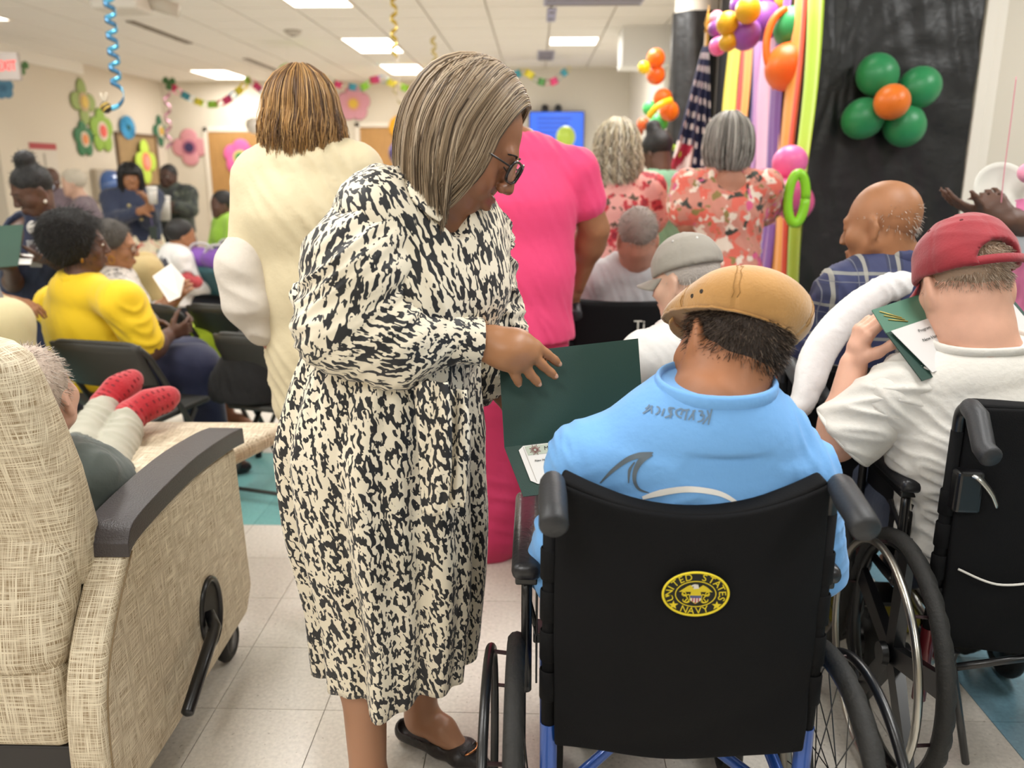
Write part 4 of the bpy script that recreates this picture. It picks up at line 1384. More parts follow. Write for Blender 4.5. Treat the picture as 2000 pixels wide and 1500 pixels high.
for xo, xi in ((-.872, -.975), (-1.465, -1.565)):
    A = np.stack([V(0, 1, 0), V(0, 0, 1), V(1, 0, 0)], 1)
    top = list(cat([(1.6, .672), (1.66, .715), (1.95, .735), (2.2, .722), (2.325, .705)], 6)); bot = list(cat([(2.33, .655), (2.2, .672), (1.95, .685), (1.66, .665), (1.6, .64)], 6))
    o = MB().prism([tuple(q) for q in top + bot], xo - xi, (xi, 0, 0), A).build('arm_cap', armcap, rec)
    md = o.modifiers.new('b', 'BEVEL'); md.width = .01; md.segments = 3; md.limit_method = 'ANGLE'
    smoothed(o, 35)
# back shells
bv = Vol(.011)
A = frame(nrm((0, -.16, 1)))
def back_shell(name, rows, th):
    """rows of (z, y, xr): rounded slab symmetrical about x=-1.235"""
    v = []; n = 28
    for z, y, xr in rows:
        row = []
        hw = xr
        for k in range(n):
            a = 2 * PI * k / n
            cx_, sy_ = math.cos(a), math.sin(a)
            sx_ = math.copysign(abs(cx_) ** .28, cx_); ss_ = math.copysign(abs(sy_) ** .55, sy_)
            row.append((-1.235 + hw * sx_, y + th * ss_ * (1 - .25 * abs(sx_) ** 6), z))
        v.append(row)
    P, f = loft(v, True)
    f = f + [tuple(range(n - 1, -1, -1)), tuple((len(rows) - 1) * n + k for k in range(n))]
    o = mk(name, P, f, wv, rec, True)
    o.data.set_sharp_from_angle(angle=math.radians(50))
    return o
back_shell('backrest', [(.585, 1.625, .255), (.59, 1.62, .278), (.61, 1.615, .284), (.7, 1.6, .289), (.85, 1.565, .292), (.97, 1.53, .286), (1.06, 1.505, .276), (1.105, 1.495, .265), (1.13, 1.49, .235), (1.142, 1.49, .18), (1.146, 1.49, .1)], .085)
back_shell('lower_back', [(.44, 1.53, .225), (.445, 1.525, .25), (.47, 1.52, .26), (.56, 1.535, .27), (.68, 1.565, .27), (.72, 1.58, .26)], .07)
o = MB().box((-1.49, 1.47, .25), (-.985, 1.56, .46), .03).build('rear_skirt', wv, rec); smoothed(o)
o = MB().box((-1.49, 1.485, .1), (-.985, 2.25, .25), .006).build('base', M('base_black', '#2a2726', .5), rec)
o = MB().box((-1.46, 1.62, .34), (-.975, 2.2, .52), .035).build('seat', wv, rec); smoothed(o)
o = MB().obox((-1.215, 2.33, .575), (.245, .105, .03), frame(nrm((0, -.08, 1))), .02).build('footrest_lower', wv, rec); smoothed(o)
# outer footrest panel widens to the front
b_ = bmesh.new()
fr = [(-1.45, 2.45, .585), (-.965, 2.45, .585), (-.84, 2.72, .605), (-1.56, 2.72, .605)]
m = MB(); m.v.append(np.array(fr + [(x, y, z - .06) for x, y, z in fr])); m.f += [[3, 2, 1, 0], [4, 5, 6, 7]] + [[i, (i + 1) % 4, 4 + (i + 1) % 4, 4 + i] for i in range(4)]; m.m += [0] * 6; m.n = 8
o = m.build('footrest', wv, rec)
md = o.modifiers.new('b', 'BEVEL'); md.width = .022; md.segments = 4
smoothed(o, 40)
# recess and lever
lx = -.884
lc = U(408, 1195, 2.02)
Ax = np.stack([V(0, 1, 0), V(0, 0, 1), V(1, 0, 0)], 1)
el = lambda a, b, n=32: [(a * math.cos(q), b * math.sin(q)) for q in np.linspace(0, 2 * PI, n + 1)[:-1]]
lcY, lcZ = 2.02, .4
for q in np.linspace(1.6, 2.4, 81):       # where the outer face meets the picture position
    p = U(408, 1195, q)
    if abs(p[0] - lx) < .006: lcY, lcZ = p[1], p[2]
m = MB().tube([(lx + .002, lcY + y, lcZ + z) for y, z in el(.062, .096)], .009, 8, closed=True)
m.build('lever_bezel', blk, rec, True)
MB().prism(el(.06, .094), .002, (lx + .0005, lcY, lcZ), Ax).build('lever_recess', M('recess_black', '#0a0a0a', .6), rec)
def on_face(x, y, X):
    d = ray(x, y)
    return CP + d * (X / d[0])
la, lb = on_face(420, 1225, lx + .035), on_face(366, 1392, lx + .055)
mid = la + (lb - la) * .12
MB().tube([on_face(408, 1195, lx + .012), la, mid, lb, lb + (lb - la) * .02], [.014, .0165, .0165, .0155, .008], 14).build('lever', blk, rec, True)
# casters
for cx_, cy_ in ((-.93, 2.2), (-1.5, 2.2), (-.95, 1.62), (-1.49, 1.62)):
    c = V(cx_, cy_, .065)
    MB().tube(np.array(ring_pts(.045, 0, 28)) * V(1, 1, 1) + c, .02, 10, closed=True).build('caster', tyre_m, rec, True)
    MB().lathe([(.001, -.018), (.036, -.018), (.04, 0), (.036, .018), (.001, .018)], c, np.stack([V(0, 1, 0), V(0, 0, 1), V(1, 0, 0)], 1), 18).tube([c, c + V(.0, .0, .07)], .013, 8).build('caster_hub', blk, rec, True)

# ---------------------------------------------------------------- folding chairs
chm = M('chair_grey', '#34332f', .5, .2, bump=(90, .05))
def folding_chair(loc, rz, label, mat=chm, group='folding chairs on the left'):
    t = thing('folding_chair', loc, rz, label, 'chair', group)
    w2 = .225
    U_ = [(-w2, .24, 0), (-w2, .02, .42), (-w2, -.16, .7)] 
    arc = [(-w2 + .07 * (1 - math.cos(a)), -.16 - .04 * math.sin(a) * 1.2, .7 + .075 * math.sin(a)) for a in np.linspace(0, PI / 2, 7)]
    left = [(-w2, .24, .005), (-w2, .02, .42)] + arc
    full = left + [(-x, y, z) for x, y, z in left[::-1]]
    MB().tube(full, .0125, 10).build('frame', mat, t, True, local=True)
    v, f = loft([[(x * (w2 - .012), y - .018 * (1 - x * x), z + (.0 if k < 3 else -.012) * (1 - x ** 4)) for x in np.linspace(-1, 1, 12)] for k, (y, z) in enumerate([(-.2, .775), (-.19, .74), (-.165, .69), (-.14, .645), (-.122, .61), (-.115, .592)])])
    o = mk('backrest', v, f, mat, t, True, local=True)
    md = o.modifiers.new('t', 'SOLIDIFY'); md.thickness = .014
    o = MB().obox((0, .03, .44), (w2 - .015, .2, .014), np.eye(3), .012).build('seat', mat, t, True, local=True, auto=50)
    for s in (-1, 1):
        MB().tube([(s * (w2 - .022), -.27, .005), (s * (w2 - .022), .12, .425)], .0115, 8).build('leg', mat, t, True, local=True)
        MB().lathe([(.001, 0), (.017, 0), (.017, .03), (.012, .035)], (s * (w2 - .022), -.268, 0), np.eye(3), 12).build('foot_cap', rubber, t, True, local=True)
    MB().tube([(-w2 + .02, -.21, .07), (w2 - .02, -.21, .07)], .009, 8).build('stretcher', mat, t, True, local=True)
    MB().tube([(-w2, .13, .2), (w2, .13, .2)], .009, 8).build('front_stretcher', mat, t, True, local=True)
    return t
def chair_at(x, y, Y, rz, label, mat=chm, **k):
    p = U(x, y, Y)
    return folding_chair((p[0] - math.sin(rz) * .2, Y + .2 * math.cos(rz), 0), rz, label, mat, **k)
chair_at(186, 665, 3.22, -.22, 'dark folding chair under the woman in the yellow polo')
chair_at(500, 645, 3.38, -.3, 'dark folding chair behind the hand of the woman in cream')
chair_at(432, 590, 4.15, -.3, 'empty dark folding chair one row ahead of the yellow polo')
chair_at(290, 600, 4.2, -.45, 'dark folding chair under the grey haired woman with glasses')
tealc = M('chair_teal', '#1d4a50', .5)
for i, (x, y, Y) in enumerate([(372, 450, 6.9), (438, 462, 6.8), (305, 470, 7.2), (432, 505, 5.95), (385, 505, 5.9)]):
    chair_at(x, y + 12, Y, -.6, ['teal folding chair left of the purple bags', 'teal folding chair behind the lime bundle', 'teal folding chair behind the floral skirt', 'teal folding chair holding the larger purple bag', 'teal folding chair holding the smaller purple bag'][i], tealc, group='teal chairs at the far left')

def sheet(name, quad, mat, parent=None, t=.003, n=1):
    """four corners -> thin slab"""
    q = [np.asarray(p, float) for p in quad]
    N = nrm(np.cross(q[1] - q[0], q[3] - q[0]))
    v = q + [p + N * t for p in q]
    f = [(3, 2, 1, 0), (4, 5, 6, 7)] + [(i, (i + 1) % 4, 4 + (i + 1) % 4, 4 + i) for i in range(4)]
    return mk(name, v, f, mat, parent, False)
def bil(q, u, v):
    return (q[0] * (1 - u) + q[1] * u) * (1 - v) + (q[3] * (1 - u) + q[2] * u) * v
folder_m = M('folder_green', '#173b31', .5, bump=(500, .25, 2, .001), sheen=.15)
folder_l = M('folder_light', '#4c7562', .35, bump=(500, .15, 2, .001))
paper = M('paper', '#f4f0ea', .6)
# main folder
h0, h1 = U(985, 874, 1.60), U(1258, 842, 1.66)
t0, t1 = U(974, 692, 1.66), U(1243, 656, 1.73)
n0, n1 = U(1022, 971, 1.53), U(1300, 935, 1.58)
t1 = t0 + (h1 - h0) * 1.0 + V(0, 0, .004); n1 = n0 + (h1 - h0)
t = thing('folder', h0, 0, 'open dark green certificate folder held by the bending woman', 'folder')
sheet('upper_cover', [h0, h1, t1, t0], folder_m, t)
sheet('lower_cover', [n0, n1, h1, h0], folder_m, t)
cq = [n0, n1, h1, h0]
up_ = nrm(np.cross(n1 - n0, h0 - n0)) * .0045
c_ = [bil(cq, .085, .2), bil(cq, .9, .2), bil(cq, .9, .97), bil(cq, .085, .97)]
C_ = [p + up_ for p in c_]
ce = mk('certificate', [bil(C_, .05, 0), bil(C_, .95, 0), bil(C_, 1, .1), bil(C_, 1, .9), bil(C_, .95, 1), bil(C_, .05, 1), bil(C_, 0, .9), bil(C_, 0, .1)], [(0, 1, 2, 3, 4, 5, 6, 7)], paper, t, False)
Fd = nrm(C_[1] - C_[0]); Fu = nrm(C_[3] - C_[0]); Fn = nrm(np.cross(Fd, Fu)); Fu = np.cross(Fn, Fd)
CF = np.stack([Fd, Fu, Fn], 1)
def on_c(u, v, e=.0006):
    return bil(C_, u, v) + Fn * e
mk('header_band', [on_c(.06, .74), on_c(.94, .74), on_c(.94, .98), on_c(.06, .98)], [(0, 1, 2, 3)], M('header_sage', '#c3cbb9', .6), ce, False)
m = MB()
for i in range(16):
    a = 2 * PI * i / 16
    p0 = on_c(.135, .86, .0012); d = Fd * math.cos(a) + Fu * math.sin(a)
    m.tube([p0 + d * .003, p0 + d * (.009 + .003 * (i % 2))], .0007, 4)
m.build('burst_logo', M('logo_red', '#8e4d4a', .6), ce)
mk('side_rule', [on_c(.045, .05), on_c(.049, .05), on_c(.049, .97), on_c(.045, .97)], [(0, 1, 2, 3)], M('rule_grey', '#b8b0a8', .6), ce, False)
ink = M('ink', '#2a2d2c', .6)
text('lettering', 'MET', .012, on_c(.26, .87, .001), CF, ink, ce, .0002)
text('lettering', 'New Hampshire', .0068, on_c(.19, .58, .001), CF, ink, ce, .0002)
MB().lathe([(.001, .001), (.017, .001), (.017, 0)], on_c(.25, .2, .0006), CF, 28).build('seal', M('seal_navy', '#2c2c4a', .5), ce, True)
# red cap man's folder
a0, a1 = U(1702, 607, 2.0), U(1935, 476, 2.16)
b0, b1 = U(1730, 652, 1.94), U(1966, 572, 2.08)
d0, d1 = U(1800, 745, 1.86), U(2010, 612, 1.98)
a1 = a0 + (b1 - b0); d1 = d0 + (b1 - b0)
t = thing('folder', b0, 0, 'open green folder with gold cord held by the man in the red cap', 'folder')
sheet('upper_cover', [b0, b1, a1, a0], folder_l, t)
sheet('lower_cover', [d0, d1, b1, b0], folder_m, t)
q = [d0, d1, b1, b0]; N = nrm(np.cross(d1 - d0, b0 - d0)) * .005
P_ = [bil(q, .08, .06) + N, bil(q, .95, .06) + N, bil(q, .95, .99) + N, bil(q, .02, .99) + N]
P_ = [p + N for p in P_]
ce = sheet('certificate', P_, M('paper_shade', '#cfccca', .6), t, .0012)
Fd = nrm(P_[1] - P_[0]); Fu = nrm(P_[3] - P_[0]); Fn = nrm(np.cross(Fd, Fu)); CF = np.stack([Fd, np.cross(Fn, Fd), Fn], 1)
text('lettering', 'New Hampshire Community', .0115, bil(P_, .33, .62) + Fn * .0035, CF, ink, ce, .0002)
text('lettering', 'Program', .0105, bil(P_, .22, .82) + Fn * .0035, CF, ink, ce, .0002)
for i in range(3):
    MB().tube([bil([b0, b1, a1, a0], .04 + .012 * i, .85 - .2 * i) + N, bil([b0, b1, a1, a0], .16 + .012 * i, .35 - .1 * i) + N], .0016, 5).build('gold_cord', M('cord_gold', '#b8a860', .4, .4), t, True)
# white jacket draped over the plaid man's chair
pts = [(1800, 552, 2.42, 34), (1740, 560, 2.34, 40), (1680, 596, 2.26, 44), (1625, 650, 2.2, 46), (1592, 705, 2.17, 44), (1580, 752, 2.15, 36), (1562, 795, 2.14, 24), (1542, 812, 2.14, 16)]
bv = Vol(.009)
C3 = [U(x, y, Y) for x, y, Y, _ in pts]
CJ = cat(C3, 5); RJ = np.interp(np.linspace(0, 1, len(CJ)), np.linspace(0, 1, len(pts)), [p[3] * 2.2 / F * .66 for p in pts])
for i in range(len(CJ) - 1):
    dj = nrm(CJ[i + 1] - CJ[i])
    bv.cap(CJ[i], CJ[i + 1], (RJ[i], .02), (RJ[i + 1], .02), .02, nrm(np.cross(dj, V(0, 1, 0))))
jk = thing('jacket', C3[4], 0, 'white jacket draped over the wheelchair back beside the plaid shirt', 'jacket')
jm = M('white_cloth', '#e9e6e4', .7, bump=(30, .3), sheen=.2)
solid('body', bv, jm, jk, 3, lambda P: .004 * folds(P, (.7, .1, .7), 90, 4))
MB().tube(cat([C3[6] + V(-.005, -.02, 0), U(1545, 830, 2.13), U(1538, 868, 2.13)], 5), .006, 8).tube(cat([C3[6] + V(0.01, -.02, 0), U(1550, 840, 2.13), U(1546, 875, 2.13)], 5), .005, 8).build('tie', jm, jk, True)
# ================================================================ PEOPLE
def hframe(fwd, up):
    f_ = nrm(fwd); u = nrm(np.asarray(up, float) - f_ * (np.asarray(up, float) @ f_))
    return np.stack([np.cross(f_, u), f_, u], 1)      # right, forward, up

class Head:
    def __init__(s, c, fwd, up=(0, 0, 1), sc=1.0):
        s.c = np.asarray(c, float); s.A = hframe(fwd, up); s.s = sc
    def __call__(s, x, y, z):
        return s.c + s.A @ (V(x, y, z) * s.s)
    def inv(s, P):
        return (np.asarray(P) - s.c) @ s.A / s.s

def add_head(v, H, face=True, fat=0., smile=0., ear=1.):
    s = H.s; A = H.A
    E = lambda c, r, k=.02, sub=False: v.ell(H(*c), V(*r) * s, A, k * s, sub)
    E((0, -.012, .032), (.074, .094, .086), .02)
    E((0, .028, -.03), (.062 + fat, .058, .084), .04)
    E((0, .04, -.086), (.034 + fat, .036, .03), .03)
    for q in (-1, 1):
        v.cap(H(q * (.058 + fat * .5), .0, -.06), H(q * .024, .055, -.094), .02 * s, .018 * s, .025 * s)
        E((q * (.044 + fat * .6), .05, -.034), (.026, .03, .028), .02)
        # ear
        B = A @ np.array(Matrix.Rotation(q * .35, 3, 'Z')) @ np.array(Matrix.Rotation(-.18, 3, 'X'))
        v.ell(H(q * (.078 + .008 * (ear - 1)), -.012, -.015), V(.0075, .019, .031) * s * ear, B, .006 * s)
        v.ell(H(q * .079, -.006, -.043), V(.006, .009, .011) * s, B, .006 * s)
        v.ell(H(q * .086, -.004, -.012), V(.005, .009, .016) * s, B, .005 * s, True)
    if not face:
        return
    v.cap(H(-.034, .083, .017), H(.034, .083, .017), .009 * s, k=.018 * s)
    for q in (-1, 1):
        E((q * .031, .1, -.003), (.018, .014, .011), .012, True)
        E((q * .031, .081, -.002), (.0135, .0115, .0105), .004)
    v.cap(H(0, .09, .008), H(0, .108, -.033), .0085 * s, .0112 * s, .014 * s)
    for q in (-1, 1):
        E((q * .0135, .1, -.038), (.0095, .011, .0085), .007)
        E((q * .0075, .107, -.0455), (.004, .006, .003), .003, True)
    w_ = .023 + .006 * smile; dz = .006 * smile
    v.chain([H(-w_, .078, -.066 + dz), H(-.01, .0915, -.0655), H(0, .093, -.067), H(.01, .0915, -.0655), H(w_, .078, -.066 + dz)], [.004 * s, .0068 * s, .0068 * s, .0068 * s, .004 * s], .006 * s)
    v.chain([H(-w_, .077, -.0685 + dz), H(0, .0905, -.079), H(w_, .077, -.0685 + dz)], [.004 * s, .0082 * s, .004 * s], .006 * s)
    v.chain([H(-w_, .088, -.0675 + dz), H(0, .1, -.0725), H(w_, .088, -.0675 + dz)], [.0022 * s] * 3, .003 * s, None)
    v.ops[-2:] = [o[:7] + (True,) for o in v.ops[-2:]]

def finger_pts(b, d, pn, ls, bends):
    ax = nrm(np.cross(d, pn)); P = [np.asarray(b, float)]; a = 0
    for l, q in zip(ls, bends):
        a += q
        P.append(P[-1] + l * (math.cos(a) * d + math.sin(a) * pn))
    return P

def add_hand(v, w_, fwd, pn, side, s=1., curl=.5, spread=.1, thumb=.6, fan=None):
    """w_ wrist, fwd finger direction, pn the way the palm faces, side +1 right hand / -1 left"""
    f_ = nrm(fwd); p = nrm(np.asarray(pn, float) - f_ * (np.asarray(pn, float) @ f_)); t = np.cross(f_, p) * side
    cs = curl if np.ndim(curl) else [curl] * 4
    k = .004
    Ls = [(.042, .025, .021), (.046, .029, .022), (.042, .027, .021), (.033, .021, .018)]
    for i in range(4):
        x = (.03 - .02 * i) * s
        kn = w_ + f_ * (.088 - .004 * abs(i - 1.2)) * s + t * x
        v.chain([w_ + f_ * .005 * s + t * x * .55, (w_ + kn) / 2 + t * x * .1 - p * .002 * s, kn], [.0145 * s, .0135 * s, .0112 * s], .012 * s)
        d = nrm(f_ + t * spread * (1.2 - i * .9))
        b = [cs[i] * .75, cs[i] * 1.0, cs[i] * .6]
        v.chain(finger_pts(kn, d, p, [l * s for l in Ls[i]], b), [.0106 * s, .0094 * s, .0086 * s, .0072 * s], k * s)
    tb = w_ + f_ * .022 * s + t * .024 * s
    d = nrm(f_ * .75 + t * (1.0 - thumb * .5) + p * thumb)
    v.chain(finger_pts(tb, d, nrm(f_ * .8 - t * .3 + p * .3), [.042 * s, .032 * s, .025 * s], [0, .25, .2]), [.0155 * s, .0125 * s, .0108 * s, .0088 * s], .01 * s)

def pose(kind, hp, Y, phi=0., ht=1.68, lean=0.):
    """default joints with the head centre at picture point hp, depth Y; phi = 0 faces away from the camera, + turns left"""
    c, s = math.cos(phi), math.sin(phi)
    if kind == 'stand':
        D = dict(head=(0, .03, 1.565), n=(0, -.005, 1.42), sh=(.175, 0, 1.375), c=(0, 0, 1.26), w=(0, .01, 1.06), p=(0, 0, .93), hip=(.085, 0, .88), kn=(.095, .02, .47), an=(.1, -.02, .085), toe=(.12, .14, .03), el=(.225, -.03, 1.09), wr=(.23, .1, .86))
        k = ht / 1.68
    else:
        D = dict(head=(0, .1, 1.19), n=(0, .04, 1.05), sh=(.175, .04, 1.0), c=(0, .03, .89), w=(0, 0, .7), p=(0, 0, .56), hip=(.09, .04, .53), kn=(.12, .44, .53), an=(.12, .42, .085), toe=(.13, .57, .03), el=(.23, .1, .74), wr=(.16, .32, .68))
        k = ht / 1.68
    hw = U(hp[0], hp[1], Y)
    out = {}
    h0 = V(*D['head']) * k
    dz = hw[2] - h0[2]
    def W_(p):
        p = V(*p) * k
        q = p - h0
        z = p[2]
        if kind == 'stand':
            z = z * (1 + dz / h0[2])
        else:
            z = z + dz * np.clip((z - .55) / (h0[2] - .55), 0, 1)
        return V(hw[0] + c * q[0] - s * q[1], hw[1] + s * q[0] + c * q[1], z)
    for n, p in D.items():
        if n in ('sh', 'hip', 'kn', 'an', 'toe', 'el', 'wr'):
            out[n] = [W_((-p[0], p[1], p[2])), W_(p)]
        else:
            out[n] = W_(p)
    out['fwd'] = V(-s, c, 0); out['right'] = V(c, s, 0)
    out['hf'] = out['fwd']; out['hu'] = V(0, 0, 1)
    out['k'] = k
    out['hs'] = 1.0
    out['T'] = dict(p=(.165, .125), w=(.15, .115), c=(.165, .12), s=(.13, .085))
    out['arm'] = (.05, .04, .026)
    out['leg'] = (.085, .058, .036)
    return out

def skin_m(name, c):
    return M('skin_' + name, c, .5, var=(14, .1), bump=(260, .12, 2, .001), sub=.05, spec=.4)

def body_vol(J, vox, face=False, hands=True, thin=0., fat=0., smile=0.):
    v = Vol(vox)
    H = Head(J['head'], J['hf'], J['hu'], J['hs'])
    J['H'] = H
    add_head(v, H, face, fat, smile, J.get('ear', 1.))
    T = J['T']; r = J['right']
    g = lambda t: (t[0] - .012 - thin, t[1] - .012 - thin)
    st = J['n'] + (J['c'] - J['n']) * .28
    v.chain([J['p'], J['w'], J['c'], st], [g(T['p']), g(T['w']), g(T['c']), g(T['s'])], .04, r)
    nr = J.get('neck', .056) * J['hs']
    v.chain([J['n'] - (J['n'] - J['c']) * -.06, J['n'] * .5 + H(0, -.015, -.075) * .5, H(0, -.018, -.045)], [nr * 1.1, nr, nr], .03)
    a = J['arm']; l = J['leg']
    for i in (0, 1):
        v.cap(J['n'] * .75 + J['sh'][i] * .25 - V(0, 0, .02), J['sh'][i], .045, a[0] * 1.02, .05)
        v.chain([J['sh'][i], J['el'][i], J['wr'][i]], [a[0], a[1], a[2]], .015)
        m_ = J['el'][i] + (J['wr'][i] - J['el'][i]) * .25
        v.ell(m_, (a[1] * 1.08, a[1] * 1.08, a[1] * 1.3), frame(J['wr'][i] - J['el'][i]), .02)
        v.chain([J['hip'][i], J['kn'][i], J['an'][i]], [l[0] - thin, l[1] - thin * .5, l[2]], .03)
        q = J['kn'][i] + (J['an'][i] - J['kn'][i]) * .3 - nrm(J['toe'][i] - J['an'][i]) * .012
        v.ell(q, (l[1] * .95, l[1] * 1.0, l[1] * 1.9), frame(J['kn'][i] - J['an'][i]), .03)
        v.chain([J['an'][i], (J['an'][i] + J['toe'][i]) / 2 + V(0, 0, .012), J['toe'][i]], [l[2], .034, .024], .02)
        if hands and ('hd' not in J or J['hd'][i] is not None):
            h = J['hd'][i] if 'hd' in J else (nrm(J['wr'][i] - J['el'][i]), J['right'] * (1 if i == 0 else -1), .45)
            add_hand(v, J['wr'][i], h[0], h[1], 1 if i else -1, J.get('hand', 1.), *h[2:])
    return v

def person(label, J, skin, vox=.011, face=False, **k):
    b = (J['an'][0] + J['an'][1]) / 2
    t = thing('person', (b[0], b[1], 0), 0, label, 'person')
    v = body_vol(J, vox, face, **k)
    o = solid('body', v, skin, t, 3)
    return t

def top(t, J, mat, vox=.011, off=.016, sleeve=.7, hem=None, name='shirt', amp=.007, puff=0., fr=95, extra=None, sm=3):
    """shirt: sleeve 0..1 upper arm, 1..2 forearm; hem = height of the lower edge"""
    v = Vol(vox)
    T = J['T']; r = J['right']
    g = lambda x: (x[0] + off, x[1] + off)
    st = J['n'] + (J['c'] - J['n']) * .28
    pts = [J['w'], J['c'], st]; rs = [g(T['w']), g(T['c']), g(T['s'])]
    if hem is not None:
        lo = J['p'] + (J['p'] - J['w']) * .6
        pts = [lo, J['p']] + pts; rs = [(T['p'][0] + off + .012, T['p'][1] + off + .012), g(T['p'])] + rs
    v.chain(pts, rs, .04, r)
    a = J['arm']
    for i in (0, 1):
        v.cap(J['n'] * .8 + J['sh'][i] * .2 - V(0, 0, .022), J['sh'][i], .045 + off * .6, a[0] + off, .045)
        e = J['sh'][i] + (J['el'][i] - J['sh'][i]) * min(1, sleeve)
        v.cap(J['sh'][i], e, a[0] + off + puff * .3, a[0] + (a[1] - a[0]) * min(1, sleeve) + off + puff, .02)
        if sleeve > 1:
            u = J['el'][i] + (J['wr'][i] - J['el'][i]) * (sleeve - 1)
            v.cap(J['el'][i], u, a[1] + off, a[2] + off * .8 + puff, .015)
    nk = J['n']
    hn = nrm(J['H'](0, 0, 0) - nk)
    rs = J.get('neck', .056) * J['hs'] * 1.32
    v.cap(nk + hn * (.03 + rs), nk + hn * .3, rs, rs * 1.25, .012, None, True)
    if hem is not None:
        v.plane(V(0, 0, hem), (0, 0, -1))
    if extra:
        extra(v)
    dd = lambda P: amp * folds(P, nrm(J['right'] + V(0, 0, .5)), fr, int(abs(J['n'][0] * 991)) % 97) + amp * .6 * wob(P, 18, 3)
    return solid(name, v, mat, t, sm, dd)

def trousers(t, J, mat, vox=.011, off=.014, name='trousers', flare=0., amp=.006, waist=True, to=.97):
    v = Vol(vox)
    T = J['T']; l = J['leg']
    if waist:
        v.chain([J['p'] + (J['w'] - J['p']) * .5, J['p']], [(T['w'][0], T['w'][1]), (T['p'][0] + .004, T['p'][1] + .004)], .04, J['right'])
    for i in (0, 1):
        e = J['kn'][i] + (J['an'][i] - J['kn'][i]) * to
        h_ = J['hip'][i] + (J['kn'][i] - J['hip'][i]) * .12
        v.cap(J['hip'][i], h_, l[0], l[0] + off * .6, .04)
        v.chain([h_, J['kn'][i], e], [l[0] + off, l[1] + off + flare * .4, l[2] + off + .014 + flare], .04)
    return solid(name, v, mat, t, 3, lambda P: amp * .6 * folds(P, V(.3, .3, 1), 55, 7))

def shoes(t, J, mat):
    for i in (0, 1):
        a, b = J['an'][i], J['toe'][i]
        d = nrm(V(b[0] - a[0], b[1] - a[1], 0))
        v = Vol(.009)
        v.chain([V(a[0], a[1], .04) - d * .04, V(a[0], a[1], .045) + d * .06, V(b[0], b[1], .03)], [.042, .042, .03], .02)
        v.plane((0, 0, .004), (0, 0, -1))
        solid('shoe', v, mat, t, 2)

def hair_cap(t, H, mat, vox=.008, r=(.082, .1, .09), c=(0, -.02, .04), cut=((0, .055, .03), (0, .9, -.45)), low=((0, -.06, -.06), (0, .3, -1)), n=0, ln=.012, cols=None, name='hair', amp=.003, wf=60, sw=.0009, extra=None, keep=None):
    """short hair: a skull cap cut at hairline and nape, with short hairs on it"""
    v = Vol(vox)
    v.ell(H(*c), V(*r) * H.s, H.A, .02)
    if extra: extra(v)
    for p, d in (cut, low):
        v.plane(H(*p), H.A @ V(*d))
    P, Q = v.mesh(2)
    N = vnormals(P, Q)
    o = mk(name, P + N * (amp * wob(P, wf, 5))[:, None], Q, mat, t, True)
    if n:
        L_ = H.inv(P)
        ok = np.arange(len(P)) if keep is None else np.argwhere(keep(L_)).ravel()
        i = rng.choice(ok, n)
        d = N[i] + rng.normal(size=(n, 3)) * .25 - H.A[:, 2] * .9
        d /= np.linalg.norm(d, axis=1)[:, None]
        q = np.linspace(0, 1, 4)[None, :, None]
        L = P[i][:, None, :] + d[:, None, :] * ln * q * rng.uniform(.5, 1.2, (n, 1, 1)) + N[i][:, None, :] * .003 * q
        c_ = np.array([srgb(x) for x in cols]); c_ = c_[rng.integers(0, len(c_), n)] * rng.uniform(.8, 1.2, (n, 1))
        strands('short_hair', L, sw, hairm, t, c_)
    return o

